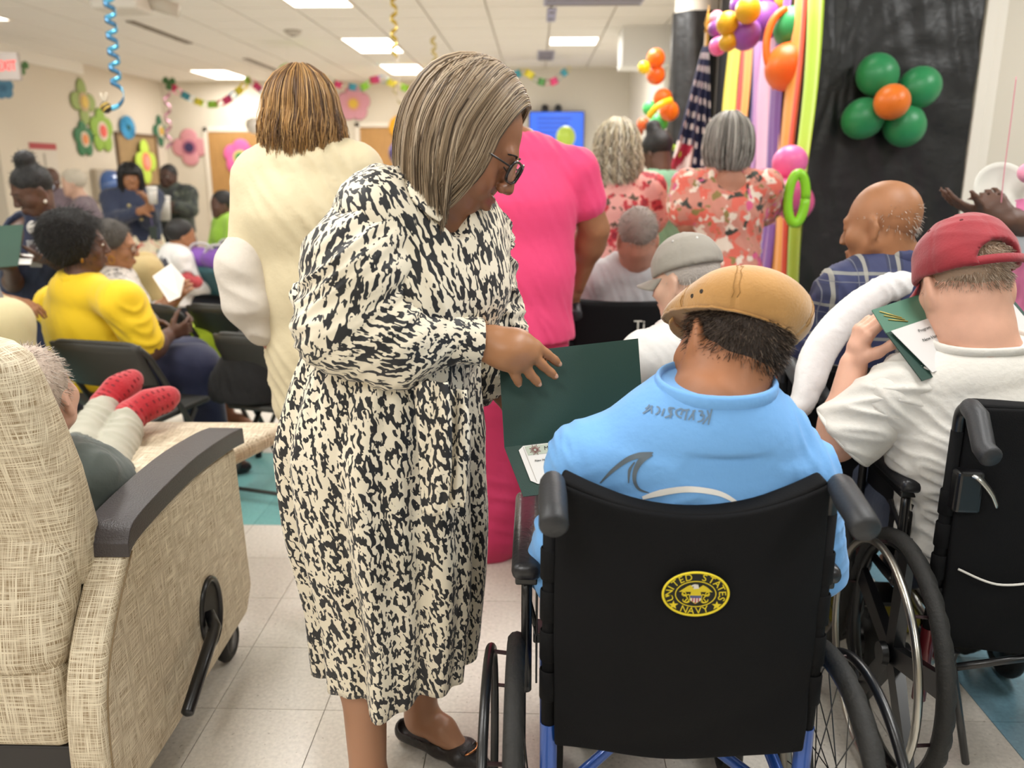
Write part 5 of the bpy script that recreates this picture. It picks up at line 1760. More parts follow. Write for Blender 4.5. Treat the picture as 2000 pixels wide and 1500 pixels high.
hairm = M('hair_strands', '#808080', .42, attr=True, spec=.45)
def bob(t, H, cols, n=900, down=-.12, r=(.092, .108, .1), flare=1.06, curl=0., inn=.0, face=1.05, sw=.0012, pts=12, shell='#5a4a3c', fluff=.02, part=.0, back=None, g=None, tip=.035, sweep=1., name='hair', wavef=30):
    """hair hanging from the crown. face: half angle kept free in front; down: lower end (head space)"""
    c0 = V(0, -.012, .03)
    gd = H.A.T @ V(0, 0, -1) if g else V(0, 0, -1)
    def path(a0, lay, ln, q, rs):
        """q 0..1 along the strand"""
        front = np.abs(a0) < face
        sgn = np.where(a0 >= part, 1., -1.)
        az = np.where(front, a0 + (sgn * face - a0) * np.clip(q * 2.2 * sweep, 0, 1), a0)
        th = np.clip(q * 2.6, 0, 1) * PI / 2
        st = np.sin(np.maximum(th, .25 * (1 - q)))
        k = np.clip((q - .385) / .615, 0, 1)
        fl = 1 + (flare - 1) * np.sin(k * PI * .6) - inn * k ** 2
        x = np.sin(az) * r[0] * lay * st * fl
        y = np.cos(az) * r[1] * lay * st * fl
        z = np.cos(th) * r[2] * lay
        d = ln * k
        return np.stack([x + c0[0] + gd[0] * d, y + c0[1] + gd[1] * d, z + c0[2] + gd[2] * d], -1)
    # inner shell
    aa = np.linspace(-PI, PI, 49)[:-1]; qq = np.linspace(.0, 1, 22)
    rows = []
    for q in qq:
        rows.append(path(aa, .955, (c0[2] - down) * .96 + 0 * aa, q, 0))
    rows = np.array(rows)
    keep = np.ones((len(qq), 48), bool)
    P = (rows.reshape(-1, 3) * H.s) @ H.A.T + H.c
    f = []
    for i in range(len(qq) - 1):
        for k in range(48):
            l = (k + 1) % 48
            am = (aa[k] + .065)
            if qq[i] > .3 and abs(am) < face * .98:
                continue
            f.append((i * 48 + k, i * 48 + l, (i + 1) * 48 + l, (i + 1) * 48 + k))
    o = mk(name, P, f, M('hair_shell_' + shell.strip('#'), shell, .6, bump=(90, .4, 2, .004), stretch=(3, 3, .4)), t, True)
    md = o.modifiers.new('t', 'SOLIDIFY'); md.thickness = .012; md.offset = -1
    a0 = rng.uniform(-PI, PI, n)
    lay = rng.uniform(.97, 1.03, n) + fluff * rng.normal(size=n) * .5
    ln = (c0[2] - down) * rng.uniform(.93, 1.05, n)
    q = np.linspace(0.02, 1, pts)
    L = np.stack([path(a0, lay * (1 + fluff * .6 * x), ln, x, 0) for x in q], 1)
    w1 = rng.uniform(0, 6.3, n); 
    if curl:
        ph = q[None, :] * wavef * rng.uniform(.8, 1.2, n)[:, None] + w1[:, None]
        amp = curl * np.clip(q * 1.6, 0, 1)[None, :]
        L[..., 0] += amp * np.sin(ph); L[..., 1] += amp * np.cos(ph * .9); L[..., 2] += amp * .4 * np.sin(ph * .7)
    # clumping
    cl = (np.sin(a0 * 23) * .004 + np.sin(a0 * 41 + 1) * .003)[:, None] * q[None, :]
    L[..., 0] += cl; L[..., 1] += cl * .5
    L = (L * H.s) @ H.A.T + H.c
    c_ = np.array([srgb(x) for x in cols])
    band = (np.sin(a0 * 17) * .5 + .5) * .5 + rng.uniform(0, .5, n)
    c_ = c_[np.clip((band * len(c_)).astype(int), 0, len(c_) - 1)] * rng.uniform(.85, 1.15, (n, 1))
    strands('hair_strand', L, sw, hairm, t, c_)
    return o

def face_bits(t, H, brow='#1d1512', lip=None, iris='#2a1a12', open_=True, brows=True):
    for q in (-1, 1):
        if open_:
            MB().ell(H(q * .031, .0835, -.002), V(.0105, .0105, .0062) * H.s, H.A, 14, 8).build('eye', M('eye_white', '#cfc8c0', .25), t, True)
            MB().ell(H(q * .031, .0915, -.002), V(.0048, .0035, .0048) * H.s, H.A, 12, 6).build('iris', M('iris_' + iris.strip('#'), iris, .2), t, True)
        else:
            MB().tube([H(q * (.031 - .013), .0915, -.0035), H(q * .031, .0945, -.0085), H(q * (.031 + .014), .087, -.004)], .0012 * H.s, 6).build('eyelashes', M('lash', '#120d0b', .6), t, True)
        if brows:
            MB().tube(cat([H(q * .014, .093, .017), H(q * .03, .0945, .0225), H(q * .048, .082, .018)], 4), [.0022 * H.s] * 8 + [.0012 * H.s], 6, flat=.6).build('eyebrow', M('brow_' + brow.strip('#'), brow, .8), t, True)

def glasses(name, label, H, mat, w_=.027, h_=.019, y=.104, z=-.004, parent=None, lens=True):
    t = thing(name, H(0, y, z), 0, label, 'glasses')
    m = MB()
    for q in (-1, 1):
        pts = [H(q * .032 + w_ * math.copysign(abs(math.cos(a)) ** .6, math.cos(a)), y - .012 * abs(q * .032 + w_ * math.cos(a)) / .06, z + h_ * math.copysign(abs(math.sin(a)) ** .7, math.sin(a)) + .002 * q * math.cos(a)) for a in np.linspace(0, 2 * PI, 25)[:-1]]
        MB().tube(pts, .0022 * H.s, 8, closed=True, flat=1.3).build('rim', mat, t, True)
        if lens:
            c_ = np.mean(pts, 0)
            mk('lens', [c_] + pts, [(0, 1 + i, 1 + (i + 1) % 24) for i in range(24)], M('lens_glass', '#f4f6f8', .05, trans=1., alpha=.25), t, True)
        MB().tube(cat([H(q * .06, y - .01, z + .006), H(q * .079, .06, z + .006), H(q * .083, -.005, z + .004), H(q * .082, -.03, z - .02)], 5), .0018 * H.s, 8).build('temple', mat, t, True)
    MB().tube([H(-.006, y - .001, z + .004), H(0, y + .001, z + .007), H(.006, y - .001, z + .004)], .0016 * H.s, 8).build('bridge', mat, t, True)
    return t

def ball_cap(H, name, label, mat, inner=None, r=(.09, .108, .1), c=(0, -.012, .035), rim=.03, tilt=0., brim=True, opening=False, strap=None, vox=.006, group=None):
    t = thing(name, H(0, 0, .1), 0, label, 'cap', group)
    v = Vol(vox)
    v.ell(H(*c), V(*r) * H.s, H.A, .01)
    v.ell(H(c[0], c[1] - .002, c[2] - .012), V(r[0] - .013, r[1] - .013, r[2] - .014) * H.s, H.A, .003, True)
    v.plane(H(0, 0, rim), H.A @ nrm(V(0, tilt, -1)))
    if opening:
        v.ell(H(.012, -r[1] + .0, rim + .012), V(.048, .05, .036) * H.s, H.A, .004, True)
    P, Q = v.mesh(2)
    L = H.inv(P)
    an = np.arctan2(L[:, 0], L[:, 1])
    N = vnormals(P, Q)
    seam = -.0012 * np.exp(-((np.abs(((an / (PI / 3) + .5) % 1) - .5) * r[0] / .004) ** 2))
    o = mk('crown', P + N * (seam + .0016 * wob(P, 34, 2) + .0022 * folds(P, H.A @ V(.5, .2, 1), 60, 9))[:, None], Q, mat, t, True)
    MB().ell(H(c[0], c[1], c[2] + r[2] - .001), V(.0085, .0085, .004) * H.s, H.A, 14, 8).build('button', mat, t, True)
    for q in (PI * .82, -PI * .82, PI * .5, -PI * .5):
        th = .75
        p = H(c[0] + r[0] * math.sin(q) * math.sin(th), c[1] + r[1] * math.cos(q) * math.sin(th), c[2] + r[2] * math.cos(th))
        n_ = H.A @ nrm(V(math.sin(q) * math.sin(th), math.cos(q) * math.sin(th), math.cos(th)))
        MB().lathe([(.0008, .001), (.0018, .0022), (.0038, .0022), (.0042, -.001)], p, frame(n_), 14).build('eyelet', inner or mat, t, True)
    if brim:
        rows = []
        for j in range(7):
            u = j / 6
            rows.append([H(r[0] * .86 * math.sin(a) * (1 + .02 * u), c[1] + r[1] * .97 * math.cos(a) + .07 * u * math.cos(a * .9), rim + .006 - .012 * u - .025 * (abs(math.sin(a)) ** 2) * (.4 + u) + tilt * .1) for a in np.linspace(-1.15, 1.15, 17)])
        P, f = loft(rows)
        o = mk('brim', P, f, mat, t, True)
        md = o.modifiers.new('t', 'SOLIDIFY'); md.thickness = .003
    if opening:
        pts = [H(.012 + (r[0] + .001) * math.sin(a), c[1] + (r[1] + .001) * -math.cos(a), rim + .006) for a in np.linspace(-.62, .72, 14)]
        rows = [[p + H.A[:, 2] * z for p in pts] for z in (-.009 * H.s, .009 * H.s)]
        P, f = loft(rows)
        o = mk('strap', P, f, strap or mat, t, True)
        md = o.modifiers.new('t', 'SOLIDIFY'); md.thickness = .0025; md.offset = 1
    return t

def cloth(name, c, rough=.75, **k):
    k.setdefault('bump', (55, .25, 4, .006)); k.setdefault('sheen', .15)
    return M('cloth_' + name, c, rough, **k)

def print_mat(name, base, spots, scale=22, rough=.7):
    """printed cloth: layers of blotches over a base colour; spots = [(colour, threshold, seed)]"""
    m = M('print_' + name, base, rough, sheen=.1)
    nt, b = nodes_of(m)
    tc = nt.nodes.new('ShaderNodeTexCoord')
    src = None
    for cc, th, sd, sc in spots:
        mp = nt.nodes.new('ShaderNodeMapping'); mp.inputs['Location'].default_value = (sd, sd * 1.7, sd * .6)
        nt.links.new(tc.outputs['Object'], mp.inputs[0])
        n = nt.nodes.new('ShaderNodeTexNoise'); n.inputs['Scale'].default_value = scale * sc; n.inputs['Detail'].default_value = 2
        nt.links.new(mp.outputs[0], n.inputs['Vector'])
        mr = nt.nodes.new('ShaderNodeMapRange'); mr.inputs[1].default_value, mr.inputs[2].default_value = th - .015, th + .015
        nt.links.new(n.outputs['Fac'], mr.inputs[0])
        mx = nt.nodes.new('ShaderNodeMix'); mx.data_type = 'RGBA'
        if src is None: mx.inputs[6].default_value = (*srgb(base), 1)
        else: nt.links.new(src, mx.inputs[6])
        mx.inputs[7].default_value = (*srgb(cc), 1)
        nt.links.new(mr.outputs[0], mx.inputs[0]); src = mx.outputs[2]
    nt.links.new(src, b.inputs['Base Color'])
    return m

# ---------------------------------------------------------------- the crowd
black_h = ['#15110f', '#1d1816', '#0e0c0b']
dk = skin_m('dark', '#5c4033'); dk2 = skin_m('deep', '#4a3228'); md_ = skin_m('brown', '#9a6a4a'); lt = skin_m('light', '#c99a84'); tan = skin_m('tan', '#b07a55')
shoe_b = M('shoe_black', '#17161a', .35)

# woman in pink, pushing the chair
J = pose('stand', (958, 222), 3.05, .1, 1.74)
J['n'] = U(1020, 290, 3.02); J['c'] = U(1022, 400, 3.0); J['w'] = U(1026, 530, 3.0); J['p'] = U(1008, 650, 3.0)
J['sh'] = [U(925, 330, 3.02), U(1122, 335, 3.02)]
J['el'] = [U(890, 460, 3.05), U(1160, 448, 3.06)]
J['wr'] = [U(905, 560, 3.2), U(1128, 555, 3.17)]
hg = U(1118, 590, 3.16)
J['hd'] = [(V(.2, .3, -1), V(1, 0, 0), .5), (nrm(U(1112, 600, 3.2) - J['wr'][1]), V(-.5, .6, -.6), .9, .05, .8)]
J['hip'] = [U(955, 690, 3.0), U(1045, 690, 3.0)]; J['kn'] = [U(952, 860, 3.02), U(1020, 870, 3.05)]
J['an'] = [G(952, 1035, .085), G(1030, 1020, .085)]; J['toe'] = [J['an'][0] + V(-.02, .14, -.055), J['an'][1] + V(.03, .14, -.055)]
J['T'] = dict(p=(.19, .15), w=(.155, .14), c=(.17, .14), s=(.15, .1)); J['arm'] = (.068, .056, .032); J['leg'] = (.1, .07, .04); J['neck'] = .058
pk = person('person in a bright pink top and trousers holding a wheelchair handle, back turned', J, md_, .009)
top(pk, J, cloth('pink', '#f0457c', .75), .009, .016, .5, hem=U(1000, 672, 2.9)[2], amp=.005, fr=85)
trousers(pk, J, cloth('pink_deep', '#cf3264', .75), .01, .03, flare=.065, to=.99)
shoes(pk, J, shoe_b)
bob(pk, J['H'], black_h, 300, -.08, shell='#16120f', r=(.082, .1, .094))

# woman in cream
J = pose('stand', (592, 232), 2.45, .05, 1.7)
J['n'] = U(597, 300, 2.42); J['c'] = U(598, 420, 2.42); J['w'] = U(622, 560, 2.42); J['p'] = U(648, 690, 2.42)
J['sh'] = [U(512, 352, 2.42), U(690, 345, 2.45)]
J['el'] = [U(492, 530, 2.37), U(735, 520, 2.4)]
J['wr'] = [U(516, 645, 2.36), U(720, 640, 2.5)]
J['hd'] = [(V(.3, .12, -1), V(.8, .5, .1), .5, .05, .5), (V(0, .3, -1), V(-1, 0, 0), .5)]
J['T'] = dict(p=(.165, .14), w=(.145, .13), c=(.17, .135), s=(.14, .1)); J['arm'] = (.066, .054, .032); J['leg'] = (.085, .06, .04)
q_ = U(660, 700, 2.42)[0]
J['hip'] = [V(q_ - .07, 2.42, .86), V(q_ + .09, 2.42, .86)]; J['kn'] = [V(q_ - .06, 2.44, .47), V(q_ + .1, 2.44, .47)]; J['an'] = [V(q_ - .05, 2.42, .085), V(q_ + .1, 2.42, .085)]; J['toe'] = [q + V(0, .15, -.05) for q in J['an']]
cw = person('person in a cream tunic with blousy sleeves seen from behind, tan bobbed hair', J, skin_m('rosy', '#c48a78'), .009)
crm = cloth('cream', '#d9cba8', .7, sheen=.1); crm2 = cloth('ivory', '#d3cabe', .7, sheen=.1)
top(cw, J, crm, .009, .02, .82, hem=.72, name='tunic', amp=.007, fr=75)
for i in (0, 1):
    v = Vol(.008)
    a = J['sh'][i] + (J['el'][i] - J['sh'][i]) * .8; b = J['el'][i] + (J['wr'][i] - J['el'][i]) * .9
    v.chain([a, J['el'][i] + V(-.012 if i == 0 else .012, 0, .01), J['el'][i] * .45 + b * .55 + V(-.01 if i == 0 else .01, 0, 0), b], [.08, .086, .082, .056], .03)
    solid('sleeve', v, crm2, cw, 3, lambda P: .017 * folds(P, V(.35, 0, 1), 62, 3, .9))
trousers(cw, J, crm, .01, .02, flare=.02)
shoes(cw, J, M('shoe_tan', '#8a6a4a', .5))
H = J['H']
bob(cw, H, ['#8f6a3e', '#b98d55', '#6e5136', '#c9a06a', '#5b4330'], 2600, -.108, r=(.103, .115, .112), flare=1.16, curl=.005, inn=.06, sw=.0013, shell='#7a5a38', fluff=.03, wavef=10, pts=14)
v = Vol(.006)
for i in range(14):
    a, b = 2 * PI * i / 14, 2 * PI * (i + 1) / 14
    v.cap(J['n'] + V(.066 * math.cos(a), .062 * math.sin(a), .022 + .02 * math.sin(a * 2)), J['n'] + V(.066 * math.cos(b), .062 * math.sin(b), .022 + .02 * math.sin(b * 2)), .016, k=.01)
sc = thing('scarf', J['n'], 0, 'mustard yellow neck scarf under the tan bobbed hair', 'scarf')
solid('wrap', v, cloth('mustard', '#d8a02e'), sc, 2, lambda P: .003 * wob(P, 60, 1))

# man in grey t-shirt in the lettered wheelchair
J = pose('seat', (1245, 462), 3.36, .0, 1.7)
J['sh'] = [U(1165, 545, 3.46), U(1325, 545, 3.46)]; J['n'] = U(1243, 510, 3.44); J['c'] = U(1240, 585, 3.52); J['w'] = V(J['c'][0], 3.54, .7); J['p'] = V(J['c'][0], 3.56, .57)
J['T']['c'] = (.18, .13); J['arm'] = (.056, .045, .03); J['el'] = [J['sh'][0] + V(-.05, .1, -.27), J['sh'][1] + V(.05, .1, -.27)]; J['wr'] = [J['el'][0] + V(.05, .26, 0), J['el'][1] + V(-.05, .26, 0)]
gm = person('person with cropped grey hair in a light grey t-shirt, seated in the lettered wheelchair', J, skin_m('ruddy', '#b98571'), .01)
top(gm, J, cloth('heather', '#b7b7b9'), .01, .018, .7, hem=.5, amp=.005)
trousers(gm, J, cloth('slate', '#3a3f4a')); shoes(gm, J, shoe_b)
hair_cap(gm, J['H'], M('hair_grey', '#8f8078', .7, bump=(200, .4)), .008, r=(.078, .098, .09), c=(0, -.014, .034), n=500, ln=.012, cols=['#8a7d74', '#a89c92', '#6f645c'], low=((0, -.06, -.035), (0, .3, -1)))

# man in grey cap
J = pose('seat', (1338, 545), 2.42, .85, 1.68)
J['hf'] = nrm(V(-.72, .66, -.22)); J['hu'] = V(-.1, .2, 1)
J['n'] = U(1352, 640, 2.40); J['sh'] = [U(1262, 700, 2.30), U(1440, 715, 2.45)]; J['c'] = U(1360, 760, 2.40); J['w'] = V(J['c'][0] + .02, 2.44, .72); J['p'] = V(J['c'][0] + .03, 2.48, .56)
J['right'] = nrm(V(.85, .5, 0)); J['T'] = dict(p=(.18, .14), w=(.17, .135), c=(.18, .13), s=(.14, .09)); J['arm'] = (.06, .045, .03)
J['hip'] = [J['p'] + V(-.07, .05, -.02), J['p'] + V(.09, .06, -.02)]; J['kn'] = [J['hip'][0] + V(-.1, .38, 0), J['hip'][1] + V(-.02, .4, 0)]
J['an'] = [V(*J['kn'][0][:2], .085), V(*J['kn'][1][:2], .085)]; J['toe'] = [q + V(-.03, .14, -.05) for q in J['an']]
J['el'] = [J['sh'][0] + V(-.04, .1, -.26), J['sh'][1] + V(.1, .08, -.26)]; J['wr'] = [J['el'][0] + V(-.0, .25, .0), J['el'][1] + V(-.1, .22, .0)]
cm_ = person('person in a stone grey cap and white t-shirt, face turned to the left', J, skin_m('pale', '#cda58f'), .008, True)
top(cm_, J, cloth('white', '#d9d6d2'), .008, .02, .9, hem=.5, amp=.006)
trousers(cm_, J, cloth('white_trousers', '#d9d6d4')); shoes(cm_, J, shoe_b)
hair_cap(cm_, J['H'], M('hair_white', '#b3aaa2', .7, bump=(200, .4)), .007, r=(.078, .098, .088), c=(0, -.014, .03), n=300, ln=.01, cols=['#a79d94', '#c4bcb2'], low=((0, -.06, -.045), (0, .3, -1)), keep=lambda L: L[:, 2] < .0)
ball_cap(J['H'], 'baseball_cap', 'stone grey baseball cap with its brim pointing left', cloth('stone', '#948e84', .8), steel, r=(.089, .11, .098), c=(0, -.01, .036), rim=.022, tilt=-.12)

# bald man in the plaid shirt
J = pose('seat', (1722, 440), 2.48, .6, 1.72)
J['hs'] = 1.08
J['hf'] = nrm(V(-.7, .68, -.16)); J['hu'] = V(.06, .12, 1)
J['n'] = U(1752, 515, 2.47); J['sh'] = [U(1650, 575, 2.43), U(1850, 560, 2.5)]; J['c'] = U(1735, 640, 2.49); J['w'] = V(J['c'][0], 2.5, .74); J['p'] = V(J['c'][0], 2.53, .57)
J['T'] = dict(p=(.2, .15), w=(.2, .15), c=(.21, .14), s=(.16, .1)); J['arm'] = (.066, .05, .032); J['right'] = nrm(V(.96, .25, 0))
J['el'] = [U(1572, 720, 2.5), J['sh'][1] + V(.06, .1, -.27)]; J['wr'] = [U(1560, 745, 2.75), J['el'][1] + V(-.06, .25, 0)]
J['hip'] = [J['p'] + V(-.09, .04, -.02), J['p'] + V(.09, .04, -.02)]; J['kn'] = [q + V(-.03, .4, 0) for q in J['hip']]; J['an'] = [V(q[0], q[1], .085) for q in J['kn']]; J['toe'] = [q + V(0, .15, -.05) for q in J['an']]
bm_ = person('bald person in a navy plaid shirt, face turned to the left', J, skin_m('bald', '#9a6a48'), .008, True)
plaid = M('plaid', '#2b3152', .75)
nt, b = nodes_of(plaid)
tc = nt.nodes.new('ShaderNodeTexCoord'); sp = nt.nodes.new('ShaderNodeSeparateXYZ'); nt.links.new(tc.outputs['Object'], sp.inputs[0])
def stripes(sock, freq, ph, wd):
    m1 = nt.nodes.new('ShaderNodeMath'); m1.operation = 'MULTIPLY_ADD'; m1.inputs[1].default_value = freq; m1.inputs[2].default_value = ph; nt.links.new(sock, m1.inputs[0])
    m2 = nt.nodes.new('ShaderNodeMath'); m2.operation = 'FRACT'; nt.links.new(m1.outputs[0], m2.inputs[0])
    m3 = nt.nodes.new('ShaderNodeMath'); m3.operation = 'LESS_THAN'; m3.inputs[1].default_value = wd; nt.links.new(m2.outputs[0], m3.inputs[0])
    return m3.outputs[0]
src = None
for sock, fr_, ph, wd, cc in ((sp.outputs['Z'], 11, 0, .5, '#252a44'), (sp.outputs['X'], 11, 0, .5, '#30365c'), (sp.outputs['Z'], 11, .2, .1, '#8f8f86'), (sp.outputs['X'], 11, .2, .12, '#9a978c'), (sp.outputs['X'], 11, .42, .03, '#6a6c74'), (sp.outputs['Z'], 11, .42, .03, '#6a6c74')):
    mx = nt.nodes.new('ShaderNodeMix'); mx.data_type = 'RGBA'
    if src is None: mx.inputs[6].default_value = (*srgb('#2b3152'), 1)
    else: nt.links.new(src, mx.inputs[6])
    mx.inputs[7].default_value = (*srgb(cc), 1)
    q = nt.nodes.new('ShaderNodeMath'); q.operation = 'MULTIPLY'; q.inputs[1].default_value = .75; nt.links.new(stripes(sock, fr_, ph, wd), q.inputs[0])
    nt.links.new(q.outputs[0], mx.inputs[0]); src = mx.outputs[2]
nt.links.new(src, b.inputs['Base Color'])
top(bm_, J, plaid, .009, .02, 1.7, hem=.5, amp=.006)
v = Vol(.007)
for i in range(16):
    a, b_ = 2 * PI * i / 16, 2 * PI * (i + 1) / 16
    v.cap(J['n'] + V(.074 * math.cos(a), .07 * math.sin(a) - .008, .02), J['n'] + V(.074 * math.cos(b_), .07 * math.sin(b_) - .008, .02), (.012, .026), None, .01, V(1, 1, 0))
solid('collar', v, plaid, bm_, 2)
trousers(bm_, J, cloth('slate', '#3a3f4a')); shoes(bm_, J, shoe_b)
hair_cap(bm_, J['H'], skin_m('bald', '#9a6a48'), .007, r=(.071, .091, .08), c=(0, -.012, .015), n=500, ln=.012, cols=['#b8aa9c', '#8f8276', '#d0c6bc'], cut=((0, .02, .018), (0, .35, .9)), low=((0, -.06, -.04), (0, .3, -1)), amp=.001)

# two women in floral dresses and the helper in green
J = pose('stand', (1205, 292), 4.35, -.05, 1.68)
J['T'] = dict(p=(.18, .14), w=(.16, .13), c=(.17, .13), s=(.14, .095)); J['arm'] = (.058, .048, .03)
J['el'] = [J['sh'][0] + V(-.07, .05, -.28), U(1283, 432, 4.4)]; J['wr'] = [J['el'][0] + V(.08, .2, .0), U(1262, 455, 4.6)]
fd = person('person with blond grey curls in a red floral dress, back turned', J, skin_m('light', '#c99a84'), .012)
red_fl = print_mat('red_floral', '#e3a49c', [('#5a4a3c', .60, 3, 1.4), ('#c23a44', .56, 9, .9), ('#8e1f30', .64, 9, .9)], 17)
top(fd, J, red_fl, .012, .02, .75, hem=.55, name='dress_top', amp=.004, puff=.008)
v = Vol(.014)
v.chain([J['p'] + V(0, 0, .08), J['p'], V(J['p'][0], J['p'][1], .42)], [(.19, .15), (.21, .17), (.27, .23)], .04, V(1, 0, 0)); v.plane((0, 0, .42), (0, 0, -1))
solid('skirt', v, red_fl, fd, 2); shoes(fd, J, shoe_b)
bob(fd, J['H'], ['#b9ab8e', '#d9cfb4', '#8e8472', '#efe8d4'], 1000, -.17, r=(.11, .122, .118), flare=1.1, curl=.011, sw=.0028, shell='#8f846e', fluff=.06, wavef=26, pts=16)

J = pose('stand', (1423, 282), 4.0, -.1, 1.7)
J['T'] = dict(p=(.17, .14), w=(.15, .12), c=(.16, .12), s=(.13, .09)); J['arm'] = (.055, .045, .03)
J['el'] = [U(1343, 440, 3.95), U(1478, 425, 4.1)]; J['wr'] = [U(1365, 455, 4.2), U(1450, 450, 4.25)]
gf = person('person with a grey bob in a coral floral dress with puffed sleeves, back turned', J, skin_m('warm', '#a8735a'), .011)
cor_fl = print_mat('coral_floral', '#cf8a78', [('#e06a58', .54, 5, .8), ('#e9d6c4', .60, 2, 1.0), ('#3a3c34', .63, 7, 1.0), ('#d85a86', .62, 13, .7), ('#8d7a44', .64, 17, 1.1)], 17)
top(gf, J, cor_fl, .011, .018, .55, hem=.6, name='dress_top', amp=.005, puff=.035, extra=lambda v: v.ell(J['n'] + V(0, -.12, .01), (.1, .09, .085), np.eye(3), .02, True))
v = Vol(.014)
v.chain([J['p'] + V(0, 0, .08), J['p'], V(J['p'][0], J['p'][1], .4)], [(.18, .15), (.2, .17), (.26, .23)], .04, V(1, 0, 0)); v.plane((0, 0, .4), (0, 0, -1))
solid('skirt', v, cor_fl, gf, 2); shoes(gf, J, shoe_b)
bob(gf, J['H'], ['#8d8880', '#b0aaa2', '#6f6a64', '#c9c4ba'], 1000, -.115, r=(.106, .12, .112), flare=1.1, inn=.3, sw=.002, shell='#6a655e', fluff=.045, curl=.003, wavef=8)
hair_cap(gf, J['H'], M('hair_under', '#2e2724', .7), .008, r=(.07, .09, .1), c=(0, -.03, -.05), cut=((0, .03, 0), (0, 1, 0)), low=((0, -.06, -.14), (0, 0, -1)), name='under_hair')

J = pose('stand', (1283, 300), 5.1, .35, 1.62)
J['T'] = dict(p=(.17, .14), w=(.15, .13), c=(.165, .13), s=(.13, .09))
J['hf'] = nrm(V(-.55, .7, -.5))
gh = person('person with dark upswept hair in a sage green shirt by the flag', J, dk, .013)
top(gh, J, cloth('sage', '#7fb08f'), .013, .02, .6, hem=.78, amp=.006)
trousers(gh, J, cloth('navy', '#20242f'), .014); shoes(gh, J, shoe_b)
hair_cap(gh, J['H'], M('hair_black', '#131110', .55, bump=(120, .4)), .009, r=(.084, .104, .094), n=300, ln=.02, cols=black_h, extra=lambda v: v.ell(J['H'](.0, -.04, .15), (.045, .05, .045), np.eye(3), .03))

# woman in the yellow polo
J = pose('seat', (158, 478), 3.58, -.75, 1.72)
J['hf'] = nrm(V(.9, .42, .02))
J['n'] = U(158, 552, 3.56); J['sh'] = [U(112, 600, 3.75), U(238, 592, 3.42)]; J['c'] = U(178, 638, 3.62); J['w'] = U(192, 725, 3.66); J['p'] = V(J['w'][0] + .02, 3.68, .56)
J['right'] = nrm(V(.8, -.6, 0)); J['T'] = dict(p=(.21, .17), w=(.2, .17), c=(.2, .15), s=(.15, .1)); J['arm'] = (.072, .055, .034); J['leg'] = (.115, .08, .05)
J['el'] = [U(210, 690, 3.9), U(290, 682, 3.45)]; J['wr'] = [U(290, 628, 3.78), U(328, 655, 3.66)]
J['hd'] = [(V(.9, -.1, -.1), V(.1, -.5, -.8), .5), (V(.7, .6, .25), V(-.5, .6, .3), .7)]
J['hip'] = [J['p'] + V(.02, .12, -.01), J['p'] + V(.12, -.02, -.01)]
J['kn'] = [U(372, 700, 3.95), U(385, 715, 3.72)]; J['an'] = [V(J['kn'][0][0] + .02, J['kn'][0][1] + .05, .085), V(J['kn'][1][0] + .04, J['kn'][1][1], .085)]
J['toe'] = [q + V(.12, .08, -.05) for q in J['an']]
yw = person('person in a bright yellow polo shirt seated with folded hands, dark cropped hair', J, dk, .01, True)
yl = cloth('yellow', '#f2cc1a')
top(yw, J, yl, .01, .022, .78, hem=.5, amp=.007, name='polo', fr=75)
v = Vol(.007)
for i in range(16):
    a, b_ = 2 * PI * i / 16, 2 * PI * (i + 1) / 16
    v.cap(J['n'] + V(.078 * math.cos(a), .074 * math.sin(a), .012), J['n'] + V(.078 * math.cos(b_), .074 * math.sin(b_), .012), (.012, .024), None, .01, V(1, 1, 0))
solid('collar', v, yl, yw, 2)
trousers(yw, J, cloth('navy_deep', '#1c2140'), .011, .02, amp=.004); shoes(yw, J, shoe_b)
afro = M('hair_afro', '#14110f', .8, bump=(140, .9, 4, .02))
hair_cap(yw, J['H'], afro, .009, r=(.125, .138, .13), c=(0, -.038, .035), cut=((0, .06, .03), (0, .95, -.3)), low=((0, -.06, -.1), (0, .35, -1)), n=1400, ln=.03, cols=black_h, amp=.006, wf=50)
face_bits(yw, J['H'])
MB().ell(J['H'](.08, .0, -.06), (.008, .008, .012)).build('earring', M('gold', '#b98a3c', .3, .8), yw, True)
MB().tube([J['wr'][0] + V(.0, .034 * math.cos(a), .034 * math.sin(a)) for a in np.linspace(0, 6.283, 17)[:-1]], .011, 8, closed=True).build('watch', M('watch_pale', '#b8c4b4', .4), yw, True)

# woman with glasses ahead of her
J = pose('seat', (226, 482), 4.3, -1.25, 1.66)
J['hf'] = nrm(V(.97, .2, -.08))
J['n'] = U(222, 535, 4.3); J['sh'] = [U(205, 580, 4.5), U(245, 575, 4.12)]; J['c'] = U(232, 610, 4.3); J['w'] = U(240, 670, 4.3); J['right'] = V(.3, -.95, 0)
J['T'] = dict(p=(.18, .17), w=(.17, .16), c=(.17, .15), s=(.14, .1)); J['arm'] = (.06, .048, .03)
J['p'] = V(J['w'][0], 4.32, .56)
J['el'] = [U(270, 625, 4.6), U(275, 635, 4.15)]; J['wr'] = [U(325, 590, 4.55), U(337, 592, 4.25)]
J['hd'] = [(V(.7, .1, .6), V(.3, -.6, .2), .6), (V(.55, .1, .8), V(.2, .8, .2), .7)]
J['hip'] = [J['p'] + V(.06, .08, -.01), J['p'] + V(.06, -.1, -.01)]; J['kn'] = [q + V(.42, .05, 0) for q in J['hip']]; J['an'] = [V(q[0], q[1], .085) for q in J['kn']]; J['toe'] = [q + V(.14, 0, -.05) for q in J['an']]
gw = person('person with short grey hair and brown glasses in a patterned top, in profile', J, skin_m('caramel', '#9c6d4e'), .009, True)
pat = print_mat('grey_pattern', '#c4bcb4', [('#4b4744', .58, 3, 1.1), ('#8d8680', .62, 8, .8)], 28)
